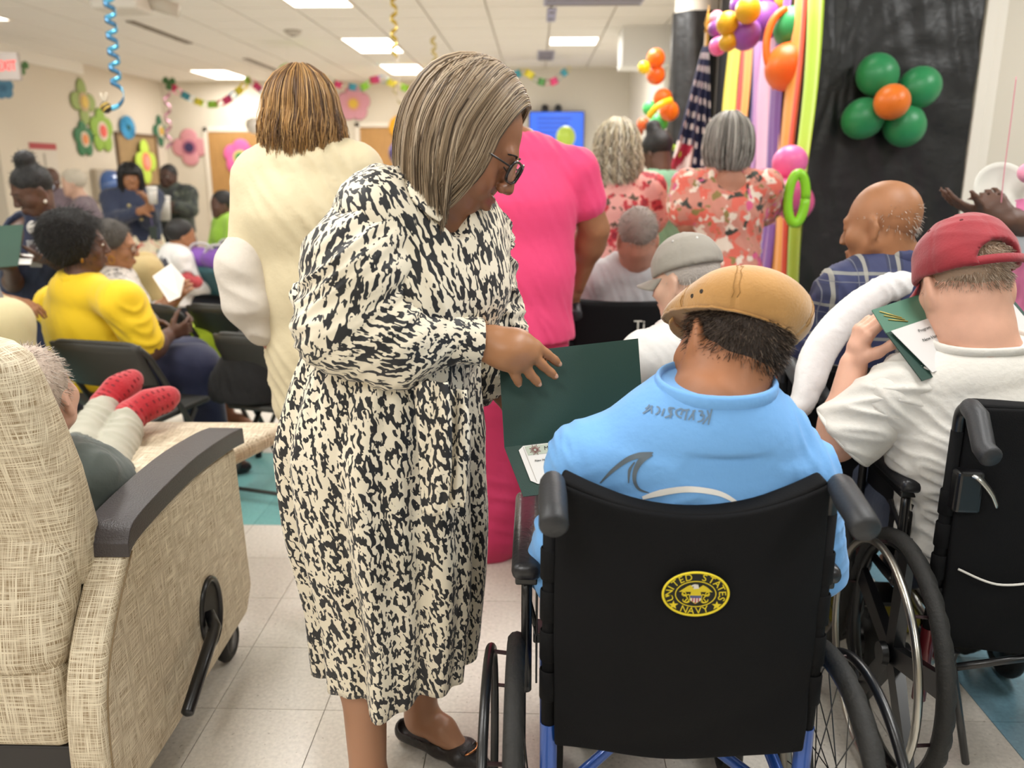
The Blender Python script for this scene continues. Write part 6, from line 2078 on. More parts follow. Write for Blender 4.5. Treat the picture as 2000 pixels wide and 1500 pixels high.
top(gw, J, pat, .011, .02, 1.6, hem=.5, amp=.006)
trousers(gw, J, cloth('lime_skirt', '#b3cc28'), .012, .03, to=.15, name='skirt'); shoes(gw, J, shoe_b)
hair_cap(gw, J['H'], M('hair_salt', '#55504b', .8, bump=(140, .9, 4, .02)), .009, r=(.096, .112, .1), c=(0, -.03, .045), cut=((0, .055, .035), (0, .95, -.3)), n=900, ln=.026, cols=['#3f3b38', '#5f5a55', '#2d2a28'], amp=.005)
face_bits(gw, J['H'], '#3a3430')
MB().tube([J['H'](.082 , .0 + .014 * math.cos(a), -.06 + .02 * math.sin(a)) for a in np.linspace(0, 6.283, 17)[:-1]], .003, 6, closed=True).build('earring', M('gold', '#b98a3c', .3, .8), gw, True)
glasses('glasses', 'brown glasses on the grey haired person in profile', J['H'], M('frame_brown', '#5b3420', .3))
pq = [U(298, 540, 4.25), U(333, 515, 4.3), U(360, 545, 4.2), U(352, 580, 4.15), U(330, 590, 4.15)]
c_ = np.mean(pq, 0); o = mk('paper_sheet', pq + [p + V(0, .004, .001) for p in pq], [(0, 1, 2, 3, 4), (9, 8, 7, 6, 5)] + [(i, 5 + i, 5 + (i + 1) % 5, (i + 1) % 5) for i in range(5)], paper, None, False)
tag(o, 'white paper held up by the person with brown glasses', 'paper')

# staff in navy scrubs
J = pose('stand', (64, 372), 4.15, PI - .45, 1.7)
J['hf'] = nrm(V(-.58, -.68, -.4)); J['hu'] = V(0, 0, 1)
J['n'] = U(78, 432, 4.2); J['sh'] = [U(132, 455, 4.2), U(38, 460, 4.12)]; J['c'] = U(82, 500, 4.2); J['w'] = U(80, 580, 4.2); J['p'] = U(80, 660, 4.2)
J['el'] = [U(150, 535, 4.2), U(28, 560, 4.1)]; J['wr'] = [U(100, 508, 3.95), U(20, 520, 3.85)]
J['hd'] = [(V(-1, -.2, .05), V(-.1, .2, 1), .35), (V(-.9, -.4, .1), V(.2, .3, 1), .5)]
J['right'] = nrm(V(-.92, -.35, 0)); J['T'] = dict(p=(.19, .14), w=(.17, .13), c=(.18, .135), s=(.14, .095)); J['arm'] = (.056, .046, .03)
J['hip'] = [J['p'] + V(.09, 0, -.05), J['p'] + V(-.09, -.03, -.05)]; J['kn'] = [V(q[0], q[1], .47) for q in J['hip']]; J['an'] = [V(q[0], q[1], .085) for q in J['hip']]; J['toe'] = [q + V(-.06, -.13, -.05) for q in J['an']]
ns = person('person in navy scrubs with a high hair bun looking down at a paper', J, dk, .009, True)
top(ns, J, cloth('scrubs', '#232b45', .8), .01, .018, .75, hem=.72, amp=.005, extra=lambda v: v.ell(J['n'] + V(-.06, -.13, -.04), (.045, .09, .11), np.eye(3), .02, True))
trousers(ns, J, cloth('scrubs', '#232b45', .8), .012, .025); shoes(ns, J, shoe_b)
H = J['H']
hair_cap(ns, H, M('hair_black', '#131110', .55, bump=(120, .4)), .008, r=(.079, .099, .092), c=(0, -.016, .036), cut=((0, .07, .045), (0, .9, -.3)), low=((0, -.05, -.05), (0, .5, -1)), n=500, ln=.014, cols=black_h, extra=lambda v: v.ell(H(0, -.045, .145), (.052, .052, .045), H.A, .025))
face_bits(ns, H, open_=False)
MB().ell(H(-.08, .0, -.058), (.008, .008, .01)).build('earring', M('pearl', '#d8d0c4', .3), ns, True)
bp_ = U(64, 445, 3.98)
t = thing('badge', bp_, 0, 'white round badge reel and card on the navy scrubs', 'badge')
MB().lathe([(.001, .006), (.03, .006), (.034, 0), (.001, 0)], bp_, frame((-.2, -1, .1)), 20).build('reel', M('badge_white', '#d8d2cc', .4), t, True)
MB().box(bp_ + V(-.04, -.004, -.19), bp_ + V(.02, .0, -.06), .002).build('card', M('badge_card', '#b4b4b8', .3), t)
MB().box(bp_ + V(-.025, -.008, -.12), bp_ + V(.005, -.003, -.08), .001).build('photo', M('badge_photo', '#6a5a60', .4), t)
q = [U(-30, 525, 3.7), U(36, 520, 3.75), U(46, 440, 3.85), U(-30, 443, 3.8)]
t = thing('folder', q[0], 0, 'dark green folder at the left edge in front of the navy scrubs', 'folder')
sheet('cover', q, M('folder_mid', '#335646', .5), t, .006)
o = sheet('paper_sheet', [U(28, 517, 3.82), U(60, 517, 3.84), U(66, 498, 3.95), U(36, 497, 3.93)], paper)
tag(o, 'small white paper in the hand of the person in navy scrubs', 'paper')

# far group
J = pose('stand', (98, 352), 8.0, PI, 1.6)
mp_ = person('person wearing a pale blue face mask behind the navy scrubs', J, dk, .015, True)
top(mp_, J, cloth('mauve', '#7a6a72'), .016, .018, .8, hem=.7); trousers(mp_, J, cloth('slate', '#3a3f4a'), .018); shoes(mp_, J, shoe_b)
v = Vol(.008); v.ell(J['H'](0, .055, -.05), (.066, .058, .06), J['H'].A, .01); v.plane(J['H'](0, .03, -.0), J['H'].A @ V(0, -1, .2)); v.plane(J['H'](0, .03, -.005), J['H'].A @ V(0, .2, 1))
mt = thing('face_mask', J['H'](0, .1, -.05), 0, 'pale blue mask on the far person by the wall poster', 'mask'); solid('cover', v, cloth('mask', '#b9c4d8'), mt, 2)
MB().tube([J['H'](.062, .05, -.03), J['H'](.08, .0, -.01)], .002, 5).tube([J['H'](-.062, .05, -.03), J['H'](-.08, .0, -.01)], .002, 5).build('ear_loop', cloth('mask', '#b9c4d8'), mt, True)
J = pose('seat', (142, 358), 7.6, 2.0, 1.9)
for k_ in ('head', 'n'): pass
wp_ = person('pale haired person in a plaid top seated by the towel dispenser', J, skin_m('pale', '#cda58f'), .015)
top(wp_, J, cloth('mauve', '#7a6a72'), .016, .018, .8, hem=.5); trousers(wp_, J, cloth('slate', '#3a3f4a'), .018); shoes(wp_, J, shoe_b)
hair_cap(wp_, J['H'], M('hair_pale', '#c9bfae', .8, bump=(90, .6)), .01, r=(.088, .105, .095), n=200, ln=.03, cols=['#cfc6b6', '#b8ad9a'])

J = pose('stand', (255, 348), 7.2, PI + .5, 1.66)
J['T'] = dict(p=(.19, .15), w=(.17, .14), c=(.18, .14), s=(.14, .1)); J['arm'] = (.06, .05, .032)
J['el'] = [U(292, 430, 7.1), U(222, 430, 7.0)]; J['wr'] = [U(292, 402, 6.9), U(276, 412, 6.85)]
J['hd'] = [(V(-.2, -.1, .9), V(-.8, -.2, 0), .7), (V(.8, -.1, .3), V(.2, -.9, 0), .7)]
jw = person('person with long black hair and a fringe in a denim jacket and cream floral skirt', J, md_, .012, True)
den = cloth('denim', '#262f48', .8)
top(jw, J, den, .013, .026, 1.8, hem=.86, name='jacket', amp=.008)
fl2 = print_mat('cream_floral', '#e6d9bd', [('#d05040', .64, 3, .7), ('#d8a090', .63, 11, .8), ('#6a5a7a', .68, 7, .7)], 16)
v = Vol(.016); v.chain([J['p'] + V(0, 0, .12), J['p'], V(J['p'][0] + .05, J['p'][1], .3)], [(.17, .14), (.21, .18), (.3, .26)], .04, J['right']); v.plane((0, 0, .3), (0, 0, -1))
solid('skirt', v, fl2, jw, 2, lambda P: .02 * np.sin(np.arctan2(P[:, 1] - J['p'][1], P[:, 0] - J['p'][0]) * 9)); shoes(jw, J, shoe_b)
bob(jw, J['H'], black_h, 700, -.3, r=(.1, .115, .105), flare=1.05, sw=.003, shell='#0f0d0d', face=.75)
v = Vol(.01); v.ell(J['H'](0, .055, .05), (.075, .06, .035), J['H'].A, .02); v.plane(J['H'](0, .04, .03), J['H'].A @ V(0, -1, 0)); solid('fringe', v, M('hair_shell_0f0d0d', '#0f0d0d', .6), jw, 2)
face_bits(jw, J['H'])
for q in ((252, 402), (276, 428)):
    MB().ell(U(q[0], q[1], 6.93), (.016, .01, .016)).build('jacket_button', M('brass', '#b8a878', .4, .6), jw, True)
def cup(label, x, y, Y, h=.13, r=.042, cc='#d9d4cc'):
    p = U(x, y, Y)
    t = thing('plastic_cup', p, 0, label, 'cup')
    MB().lathe([(.001, -h / 2), (r * .75, -h / 2), (r, h / 2), (r * .96, h / 2), (r * .72, -h / 2 + .004), (.001, -h / 2 + .004)], p, np.eye(3), 24).build('cup_wall', M('cup_clear', cc, .2, alpha=.8), t, True)
    MB().lathe([(.001, h / 2 + .012), (r * .9, h / 2 + .012), (r * 1.06, h / 2), (r * 1.06, h / 2 - .006)], p, np.eye(3), 24).build('cup_lid', M('cup_lid', '#e4e0da', .3), t, True)
cup('clear cup held by the person in the denim jacket', 298, 383, 6.8)
cup('clear lidded cup in front of the camouflage uniform', 322, 408, 7.98, .22, .06)
p = U(299, 455, 6.82)
t = thing('phone_pouch', p, 0, 'small dark pouch on a lanyard against the floral skirt', 'pouch')
MB().box(p - V(.028, .012, .055), p + V(.028, .012, .055), .008).build('pouch', M('pouch_dark', '#26302a', .5), t)
MB().tube(cat([p + V(0, 0, .055), U(292, 415, 6.85), U(280, 392, 6.95)], 5), .006, 6).build('lanyard', M('lanyard', '#4a4468', .6), t, True)

J = pose('stand', (329, 345), 8.3, PI - .1, 1.72)
J['el'] = [U(372, 410, 8.25), U(290, 405, 8.25)]; J['wr'] = [U(338, 402, 8.05), U(322, 408, 8.05)]
J['T'] = dict(p=(.17, .13), w=(.17, .13), c=(.19, .14), s=(.15, .1)); J['arm'] = (.064, .055, .034)
J['hd'] = [(V(-1, 0, 0), V(0, .8, 0), .5), (V(1, 0, 0), V(0, .8, 0), .5)]
cmo = person('person in a dark camouflage uniform with folded arms against the wall', J, dk2, .013, True)
camo = print_mat('camo', '#3a4038', [('#23282a', .52, 3, 1.), ('#5a5f52', .62, 9, 1.)], 14)
top(cmo, J, camo, .014, .022, 1.85, hem=.85); trousers(cmo, J, cloth('black_tr', '#1d1e22'), .016, .03); shoes(cmo, J, shoe_b)
hair_cap(cmo, J['H'], M('hair_black', '#131110', .55), .01, r=(.078, .098, .09), c=(0, -.014, .034))
face_bits(cmo, J['H'])
J = pose('seat', (356, 462), 6.0, -.9, 1.5)
vp = person('small seated person in a white shirt and dark vest beside the floral skirt', J, md_, .014)
top(vp, J, cloth('white', '#d9d6d2'), .014, .02, 1.6, hem=.5); trousers(vp, J, cloth('navy', '#20242f'), .016); shoes(vp, J, shoe_b)
hair_cap(vp, J['H'], M('hair_black', '#131110', .55), .01)
v = Vol(.014); v.chain([J['w'], J['c'], J['n'] - V(0, 0, .06)], [(.18, .14), (.19, .145), (.15, .115)], .03, J['right']); solid('vest', v, cloth('vest', '#33323c'), vp, 2)
J = pose('seat', (432, 400), 7.4, 2.2, 1.72)
lm = person('seated person in a lime green top by the oak door', J, dk, .014)
top(lm, J, cloth('lime', '#a5d548'), .015, .045, 1.4, hem=.45, amp=.015, fr=60); trousers(lm, J, cloth('navy', '#20242f'), .016); shoes(lm, J, shoe_b)
hair_cap(lm, J['H'], M('hair_black', '#131110', .55), .01)
J = pose('seat', (205, 478), 5.2, -1.3, 1.66)
J['hip'] = [U(242, 532, 5.3), U(240, 545, 5.1)]; J['kn'] = [U(284, 520, 5.35), U(290, 530, 5.1)]; J['an'] = [V(J['kn'][0][0] + .1, 5.35, .085), V(J['kn'][1][0] + .12, 5.1, .085)]; J['toe'] = [q + V(.14, 0, -.05) for q in J['an']]
kh = person('person in khaki trousers seated beyond the grey haired person with glasses', J, md_, .014)
top(kh, J, cloth('white', '#d9d6d2'), .015, .02, 1.2, hem=.5); trousers(kh, J, cloth('khaki', '#b09a68'), .014, .03); shoes(kh, J, shoe_b)
hair_cap(kh, J['H'], M('hair_black', '#131110', .55), .01)
# black clad sitter hidden behind the cream tunic
J = pose('seat', (590, 470), 3.6, -.3, 1.66)
J['kn'] = [J['hip'][0] + V(.05, .42, 0), J['hip'][1] + V(.08, .4, 0)]
J['p'] = V(U(515, 760, 3.6)[0], 3.56, .55); J['hip'] = [J['p'] + V(-.08, .03, 0), J['p'] + V(.09, .06, 0)]; J['kn'] = [q + V(.12, .4, 0) for q in J['hip']]; J['an'] = [V(q[0], q[1], .085) for q in J['kn']]; J['toe'] = [q + V(.04, .14, -.05) for q in J['an']]
J['w'] = J['p'] * .6 + J['c'] * .4
bs = person('person in black seated on the folding chair, hidden behind the cream tunic', J, md_, .013)
bkc = cloth('black', '#08080a', .8, sheen=0)
top(bs, J, bkc, .014, .02, 1.2, hem=.46); trousers(bs, J, bkc, .014, .02); shoes(bs, J, shoe_b)
hair_cap(bs, J['H'], M('hair_black', '#131110', .55), .01)
# pink clad helper with the paper plate at the right edge
J = pose('stand', (2075, 300), 3.15, .9, 1.7)
J['n'] = U(2070, 350, 3.15); J['c'] = U(2060, 440, 3.15); J['w'] = U(2060, 540, 3.15); J['p'] = U(2060, 620, 3.15)
J['sh'] = [U(2000, 385, 3.05), U(2140, 385, 3.25)]; J['el'] = [U(1990, 440, 2.95), U(2120, 470, 3.2)]; J['wr'] = [U(1925, 418, 2.95), U(1975, 432, 2.92)]
J['hd'] = [(V(-1, .2, .35), V(.2, .1, 1), .25, .12, .4), (V(-.6, .3, .8), V(-.3, .9, .2), .5, .1, .4)]
J['right'] = nrm(V(.6, .8, 0)); J['arm'] = (.056, .046, .028)
rp = person('person in a pink top at the right edge reaching for a paper plate', J, dk, .01)
top(rp, J, cloth('rose', '#d978a4'), .011, .024, .6, hem=.9, amp=.005); trousers(rp, J, cloth('stone_tr', '#b8b0a4'), .014, .03); shoes(rp, J, shoe_b)
hair_cap(rp, J['H'], M('hair_black', '#131110', .55), .01)
p = U(1953, 368, 2.98)
A = frame((-.15, -.95, .3))
o = MB().lathe([(.001, 0), (.062, .0), (.07, .006), (.088, .012), (.09, .01), (.072, .002), (.062, -.003), (.001, -.003)], p, A, 40).build('paper_plate', M('plate_white', '#d8d6cc', .5), None, True)
tag(o, 'white paper plate held up at the right edge', 'plate')
o = MB().tube(cat([U(1985, 150, 2.93), U(1974, 240, 2.93), U(1962, 330, 2.93), U(1955, 400, 2.93), U(1952, 420, 2.93)], 6), .0018, 5).build('balloon_string', M('string_pink', '#d88a98', .5), None, True)
tag(o, 'thin pink balloon string in front of the paper plate', 'string')
c = U(2006, 338, 2.9)
balloon_o = balloon(None, c, .03, '#f2a0bc', V(.3, 0, -1)); tag(balloon_o, 'small pink balloon cut by the right edge above the plate', 'balloon')
p = U(1992, 482, 2.92)
t = thing('badge', p, 0, 'grey badge card on a lilac lanyard at the right edge', 'badge')
MB().box(p - V(.022, .003, .04), p + V(.022, .003, .04), .002).build('card', M('badge_card', '#b4b4b8', .3), t)
MB().tube([p + V(0, 0, .04), p + V(-.01, 0, .1)], .006, 6).build('strap', M('lilac', '#b8a0d8', .5), t, True)
# sitter cut by the left edge
J = pose('seat', (-70, 470), 3.3, -.6, 1.68)
J['kn'] = [U(-10, 620, 3.2), U(15, 630, 3.1)]; J['an'] = [V(*q[:2], .085) for q in J['kn']]; J['toe'] = [q + V(.1, .1, -.05) for q in J['an']]
J['hip'] = [U(-80, 640, 3.2), U(-70, 650, 3.0)]; J['p'] = U(-85, 640, 3.15)
J['el'] = [J['sh'][0] + V(0, .1, -.27), U(-50, 560, 3.15)]; J['wr'] = [U(-20, 600, 3.4), U(5, 585, 3.25)]
J['hd'] = [None, (V(.7, .3, -.2), V(0, .2, -1), .4)]
le = person('person in pale khaki trousers cut by the left edge', J, md_, .011)
top(le, J, cloth('greyshirt', '#77777c'), .012, .02, 1.3, hem=.5); trousers(le, J, cloth('pale_khaki', '#cbbf94'), .012, .03); shoes(le, J, shoe_b)
hair_cap(le, J['H'], M('hair_black', '#131110', .55), .01)
# bags on the teal chairs
for x, y, Y, cc, lab in ((432, 512, 5.9, '#6b3f92', 'purple bag lying on the floor side of the teal chairs'), (400, 508, 6.0, '#7a4aa0', 'smaller purple bag in front of the teal chairs'), (455, 500, 6.2, '#2c3454', 'navy bag beside the purple bags'), (372, 545, 5.6, '#a83a40', 'small red bundle below the purple bags')):
    p = U(x, y, Y)
    t = thing('bag', p, 0, lab, 'bag')
    g_ = .5 if 'red' in lab else 1.
    v = Vol(.012); v.ell(p, V(.15, .11, .09) * g_, frame((.3, 0, 1)), .02); v.ell(p + V(.08, 0, -.05) * g_, V(.1, .1, .08) * g_, np.eye(3), .03)
    solid('pouch', v, cloth('bag_' + cc.strip('#'), cc), t, 2, lambda P: .012 * wob(P, 22, 3))
    MB().tube(cat([p + V(-.1, -.05, .05) * g_, p + V(-.05, -.06, .12) * g_, p + V(.05, -.06, .12) * g_, p + V(.1, -.05, .05) * g_], 5), .01, 6).build('handle', cloth('bag_strap', '#b9b4b4'), t, True)
# ================================================================ THE FOUR NEAREST FIGURES
def neck_ring(P, p0, n, mx=.125):
    """the rim of a flat neck cut as a closed path"""
    h = (P - p0) @ n
    B = frame(n, (1, 0, 0)); q = (P - p0) @ B
    s = np.abs(h) < .012
    an = np.arctan2(q[:, 1], q[:, 0]); rr = np.hypot(q[:, 0], q[:, 1])
    out = []
    for a in np.linspace(-PI, PI, 37)[:-1]:
        k = s & (np.abs(((an - a + PI) % (2 * PI)) - PI) < .12)
        out.append(min(rr[k].max() if k.any() else .09, mx))
    out = np.array(out)
    for _ in range(4):
        out = (np.roll(out, 1) + 2 * out + np.roll(out, -1)) / 4
    return [p0 + B @ V((r_ - .004) * math.cos(a), (r_ - .004) * math.sin(a), -.003) for a, r_ in zip(np.linspace(-PI, PI, 37)[:-1], out)]

# ---------------------------------------------------------------- man with the tan flat cap, pale blue t-shirt
def blue_man():
    J = pose('seat', (1425, 668), 1.47, 0, 1.72)
    J['head'] = U(1424, 670, 1.475); J['hs'] = 1.03
    J['hf'] = nrm(V(-.42, .8, -.42)); J['hu'] = nrm(V(.3, .32, .9))
    J['n'] = U(1398, 800, 1.405); J['neck'] = .07; J['ear'] = 1.15
    J['sh'] = [U(1148, 902, 1.42), U(1550, 925, 1.42)]
    J['c'] = U(1365, 945, 1.455); J['w'] = V(BX, 1.47, .68); J['p'] = V(BX, 1.49, .57)
    J['el'] = [U(1092, 1125, 1.47), U(1592, 1120, 1.52)]; J['wr'] = [V(J['el'][0][0] + .05, 1.68, .74), V(J['el'][1][0] - .08, 1.72, .72)]
    J['hd'] = [(V(.3, 1, .05), V(.3, 0, -1), .5), (V(-.4, 1, .05), V(-.3, 0, -1), .5)]
    J['hip'] = [V(BX - .09, 1.5, .57), V(BX + .09, 1.5, .57)]; J['kn'] = [V(BX - .12, 1.86, .56), V(BX + .12, 1.86, .56)]
    J['an'] = [V(BX - .12, 1.9, .2), V(BX + .12, 1.9, .2)]; J['toe'] = [V(BX - .13, 2.06, .16), V(BX + .13, 2.06, .16)]
    J['T'] = dict(p=(.19, .14), w=(.2, .14), c=(.215, .125), s=(.17, .095)); J['arm'] = (.058, .046, .03); J['leg'] = (.09, .062, .038)
    J['right'] = V(1, 0, 0)
    sk = skin_m('neck', '#a8714f')
    t = person('person in a pale blue t-shirt and tan flat cap, back turned, seated nearest', J, sk, .0055, True)
    H = J['H']
    # ears stand out a little more
    bl = cloth('sky', '#74aeea', .8, bump=(70, .3, 4, .004))
    v = Vol(.0055)
    st = J['n'] + (J['c'] - J['n']) * .3
    v.chain([J['w'] - V(0, 0, .12), J['w'], J['c'], st, st + (J['n'] - st) * .35], [(.22, .15), (.215, .15), (.22, .14), (.175, .112), (.12, .1)], .05, V(1, 0, 0))
    for i in (0, 1):
        v.cap(J['n'] * .82 + J['sh'][i] * .18 - V(0, 0, .032), J['sh'][i], .072, .072, .05)
        e = J['sh'][i] + (J['el'][i] - J['sh'][i]) * .93
        v.cap(J['sh'][i], e, .072, .064, .03)
    hn = nrm(V(0, -.1, 1)); p_n = J['n'] + V(-.003, 0, .05)
    v.cap(J['n'] - V(.003, 0, .03), J['n'] + V(-.003, 0, .07), .088, .084, .045)
    v.plane(p_n, hn)
    def disp(P):
        a = .007 * folds(P, nrm(V(.55, 0, -1)), 100, 21, 1.0, 7) * np.clip((J['n'][2] - .08 - P[:, 2]) / .12, 0, 1)
        b = .0065 * folds(P, nrm(V(1, 0, .35)), 130, 5, .9, 6) * np.clip((np.abs(P[:, 0] - BX) - .16) / .05, 0, 1)
        return a + b + .003 * wob(P, 14, 8)
    P, Q = v.mesh(3)
    P = P + vnormals(P, Q) * disp(P)[:, None]
    # the cloth lies against the chair back
    u_ = np.clip((P[:, 0] - BX) / BW, -1.2, 1.2); s_ = np.clip((.945 - P[:, 2]) / .55, 0, 1)
    yb_ = 1.345 - .03 - .045 * (1 - u_ ** 2) * (.55 + .45 * np.sin(s_ * PI)) + .016
    inn_ = (np.abs(u_) < 1.14) & (P[:, 2] < .99)
    P[:, 1] = np.where(inn_ & (P[:, 1] < yb_), yb_ + (P[:, 1] - yb_) * .04 + np.clip((.945 - P[:, 2]) * -0, 0, 0), P[:, 1])
    P = lap(P, Q, 1, .4)
    mk('t_shirt', P, Q, bl, t, True)
    # collar rib following the neck opening
    MB().tube(neck_ring(P, p_n, hn, .105), .006, 10, closed=True, flat=2.4).build('collar', bl, t, True)
    # helper: drop picture-space points on the back of the shirt
    from mathutils.bvhtree import BVHTree
    bvh = BVHTree.FromPolygons([Vector(p) for p in P], [tuple(int(i) for i in q) for q in Q])
    def on_shirt(x, y, e=.0015):
        d = Vector(ray(x, y)).normalized()
        h = bvh.ray_cast(Vector(CP), d)
        if h[0] is None:
            return None
        n_ = h[1] if h[1].dot(d) < 0 else -h[1]
        return np.array(h[0]) + np.array(n_) * e
    def ribbon(nm, pts, wds, mat, parent, n=6):
        q = cat([V(x, y, 0) for x, y in pts], n)
        ws = np.interp(np.linspace(0, 1, len(q)), np.linspace(0, 1, len(wds)), wds)
        L = []; R = []
        for i in range(len(q)):
            tg = nrm(q[min(i + 1, len(q) - 1)] - q[max(i - 1, 0)]); nn = V(-tg[1], tg[0], 0)
            a = on_shirt(*(q[i] + nn * ws[i] / 2)[:2]); b = on_shirt(*(q[i] - nn * ws[i] / 2)[:2])
            if a is None or b is None: continue
            L.append(a); R.append(b)
        if len(L) < 2: return
        v = L + R; k = len(L)
        o = mk(nm, v, [(i, i + 1, k + i + 1, k + i) for i in range(k - 1)], mat, parent, True)
        return o
    gr = M('print_grey', '#5c6974', .35); wh = M('print_white', '#f0efec', .6)
    shirt = [c for c in t.children if c.name.startswith('t_shirt')][0]
    ribbon('wave_print', [(1172, 943), (1195, 920), (1225, 898), (1250, 889), (1276, 884)], [2, 7, 10, 11, 2], gr, shirt)
    ribbon('wave_print', [(1273, 886), (1252, 900), (1241, 920), (1240, 940), (1249, 955), (1268, 962)], [9, 12, 9, 7, 5, 1.5], gr, shirt)
    ribbon('wave_print', [(1240, 902), (1230, 918), (1228, 943)], [2, 6, 2], gr, shirt)
    ribbon('arc_print', [(1255, 972), (1290, 962), (1340, 955), (1390, 960), (1420, 970), (1450, 990)], [6, 12, 12, 11, 9, 5], wh, shirt)
    # handwriting, showing through mirrored
    ink_ = M('marker_grey', '#68819a', .7)
    X = lambda x, y: (1240 + x * .1533, 770 + y * .1533)
    S_ = [[(980, 190), (935, 388)], [(925, 205), (940, 262), (958, 268)], [(948, 270), (865, 380)], [(812, 215), (855, 218), (860, 240)], [(860, 240), (838, 270), (885, 262)], [(885, 262), (862, 330), (798, 352)],
          [(745, 332), (745, 205)], [(770, 200), (682, 330)], [(640, 330), (668, 205)], [(700, 195), (640, 205), (590, 185)], [(590, 185), (528, 215), (540, 270), (598, 302)], [(585, 268), (620, 192)],
          [(455, 308), (470, 190)], [(510, 182), (440, 178), (445, 240)], [(445, 240), (475, 260), (382, 300)], [(380, 185), (345, 278)], [(280, 160), (315, 180), (310, 230), (262, 262)], [(218, 250), (215, 150)], [(232, 150), (178, 200), (105, 248)], [(190, 135), (175, 165), (138, 190)]]
    for st_ in S_:
        ribbon('pen_stroke', [X(*p) for p in st_], [3.2, 3.6, 3.0], ink_, shirt, 4)
    # short dark hair below the cap, uneven hairline at the nape
    hm = M('hair_pepper', '#3a2f28', .7, bump=(160, .6, 3, .01))
    hair_cap(t, H, hm, .005, r=(.08, .1, .1), c=(0, -.016, .01), cut=((0, .028, .02), (0, .95, -.15)), low=((0, -.07, -.098), (0, .3, -1)), n=3800, ln=.016, keep=lambda L: L[:, 2] < .022 + .22 * (L[:, 1] + .05), cols=['#3a2d25', '#54463c', '#2a211c', '#7a6a5c'], amp=.0025, wf=90, sw=.0006)
    trousers(t, J, cloth('denim_dark', '#2a3246'), .01, .016); shoes(t, J, shoe_b)
    # flat cap: eight-panel dome pulled forward, stitched seams, back band
    cp = thing('flat_cap', H(0, 0, .1), 0, 'tan suede flat cap with stitched panels and two eyelets', 'cap')
    v = Vol(.005)
    v.ell(H(0, -.012, .045), V(.102, .118, .062) * H.s, H.A, .03)
    v.ell(H(0, -.055, .052), V(.104, .088, .058) * H.s, H.A, .04)
    v.ell(H(0, .06, .045), V(.094, .092, .052) * H.s, H.A, .05)
    v.ell(H(0, -.012, .035), V(.081, .101, .085) * H.s, H.A, .004, True)
    v.plane(H(0, -.05, .018), H.A @ nrm(V(0, .22, -1)))
    P, Q = v.mesh(3)
    N = vnormals(P, Q); L = H.inv(P)
    an = np.arctan2(L[:, 0], -(L[:, 1] - .0))
    d_ = np.zeros(len(P))
    for a in (-.62, .5, 1.55, -1.6):
        d_ -= .0026 * np.exp(-(((an - a) * .11) / .0028) ** 2)
    P2 = P + N * (d_ + .0012 * wob(P, 40, 3))[:, None]
    suede = M('suede', '#bd8d50', .9, bump=(220, .35, 4, .003), var=(26, .07), sheen=.5)
    mk('crown', P2, Q, suede, cp, True)
    for a in (-.62, .5, 1.55, -1.6):
        for e in (-.035, .035):
            sel = np.argwhere((np.abs(an - a - e) < .02) & (L[:, 2] > .022)).ravel()
            sel = sel[np.argsort(L[sel, 2])][::2]
            o_ = sel[((P2[sel] - H(0, 0, .04)) * N[sel]).sum(1) > .02]
            if len(o_) > 6:
                zz = np.linspace(L[o_, 2].min(), L[o_, 2].max() - .006, 12)
                pts = np.array([np.average(P2[o_] + N[o_] * .0004, axis=0, weights=np.exp(-((L[o_, 2] - z) / .003) ** 2) + 1e-9) for z in zz])
                MB().tube(pts, .0009, 5).build('stitching', M('stitch_tan', '#9c7440', .8), cp, True)
    rim_pts = []
    for a in np.linspace(-PI, PI, 61)[:-1]:
        sel = np.argwhere(np.abs(((an - a + PI) % (2 * PI)) - PI) < .06).ravel()
        sel = sel[((P2[sel] - H(0, 0, .03)) * N[sel]).sum(1) > 0.03]
        if len(sel):
            j = sel[np.argmin(((P2[sel] - H(0, -.05, .018)) @ (H.A @ nrm(V(0, -.22, 1)))))]
            rim_pts.append(P2[j])
    if len(rim_pts) > 10:
        MB().tube(rim_pts, .0028, 6, closed=True).build('piping', suede, cp, True)
    from mathutils.bvhtree import BVHTree as B2
    b2 = B2.FromPolygons([Vector(p) for p in P2], [tuple(int(i) for i in q) for q in Q])
    for x, y in ((1352, 578), (1370, 569)):
        h = b2.ray_cast(Vector(CP), Vector(ray(x, y)).normalized())
        if h[0] is not None:
            MB().lathe([(.0001, .001), (.0028, .001), (.0034, .0014), (.0042, .0002)], np.array(h[0]), frame(np.array(h[1])), 14).build('eyelet', M('eyelet_dark', '#2b2118', .5), cp, True)
    rows = [[H(.088 * math.sin(a), .05 + .05 * math.cos(a) + .025 * u * math.cos(a), .042 - .006 * u) for a in np.linspace(-1.2, 1.2, 13)] for u in np.linspace(0, 1, 5)]
    Pb, f = loft(rows); o = mk('brim', Pb, f, suede, cp, True); md = o.modifiers.new('t', 'SOLIDIFY'); md.thickness = .004
blue_man()

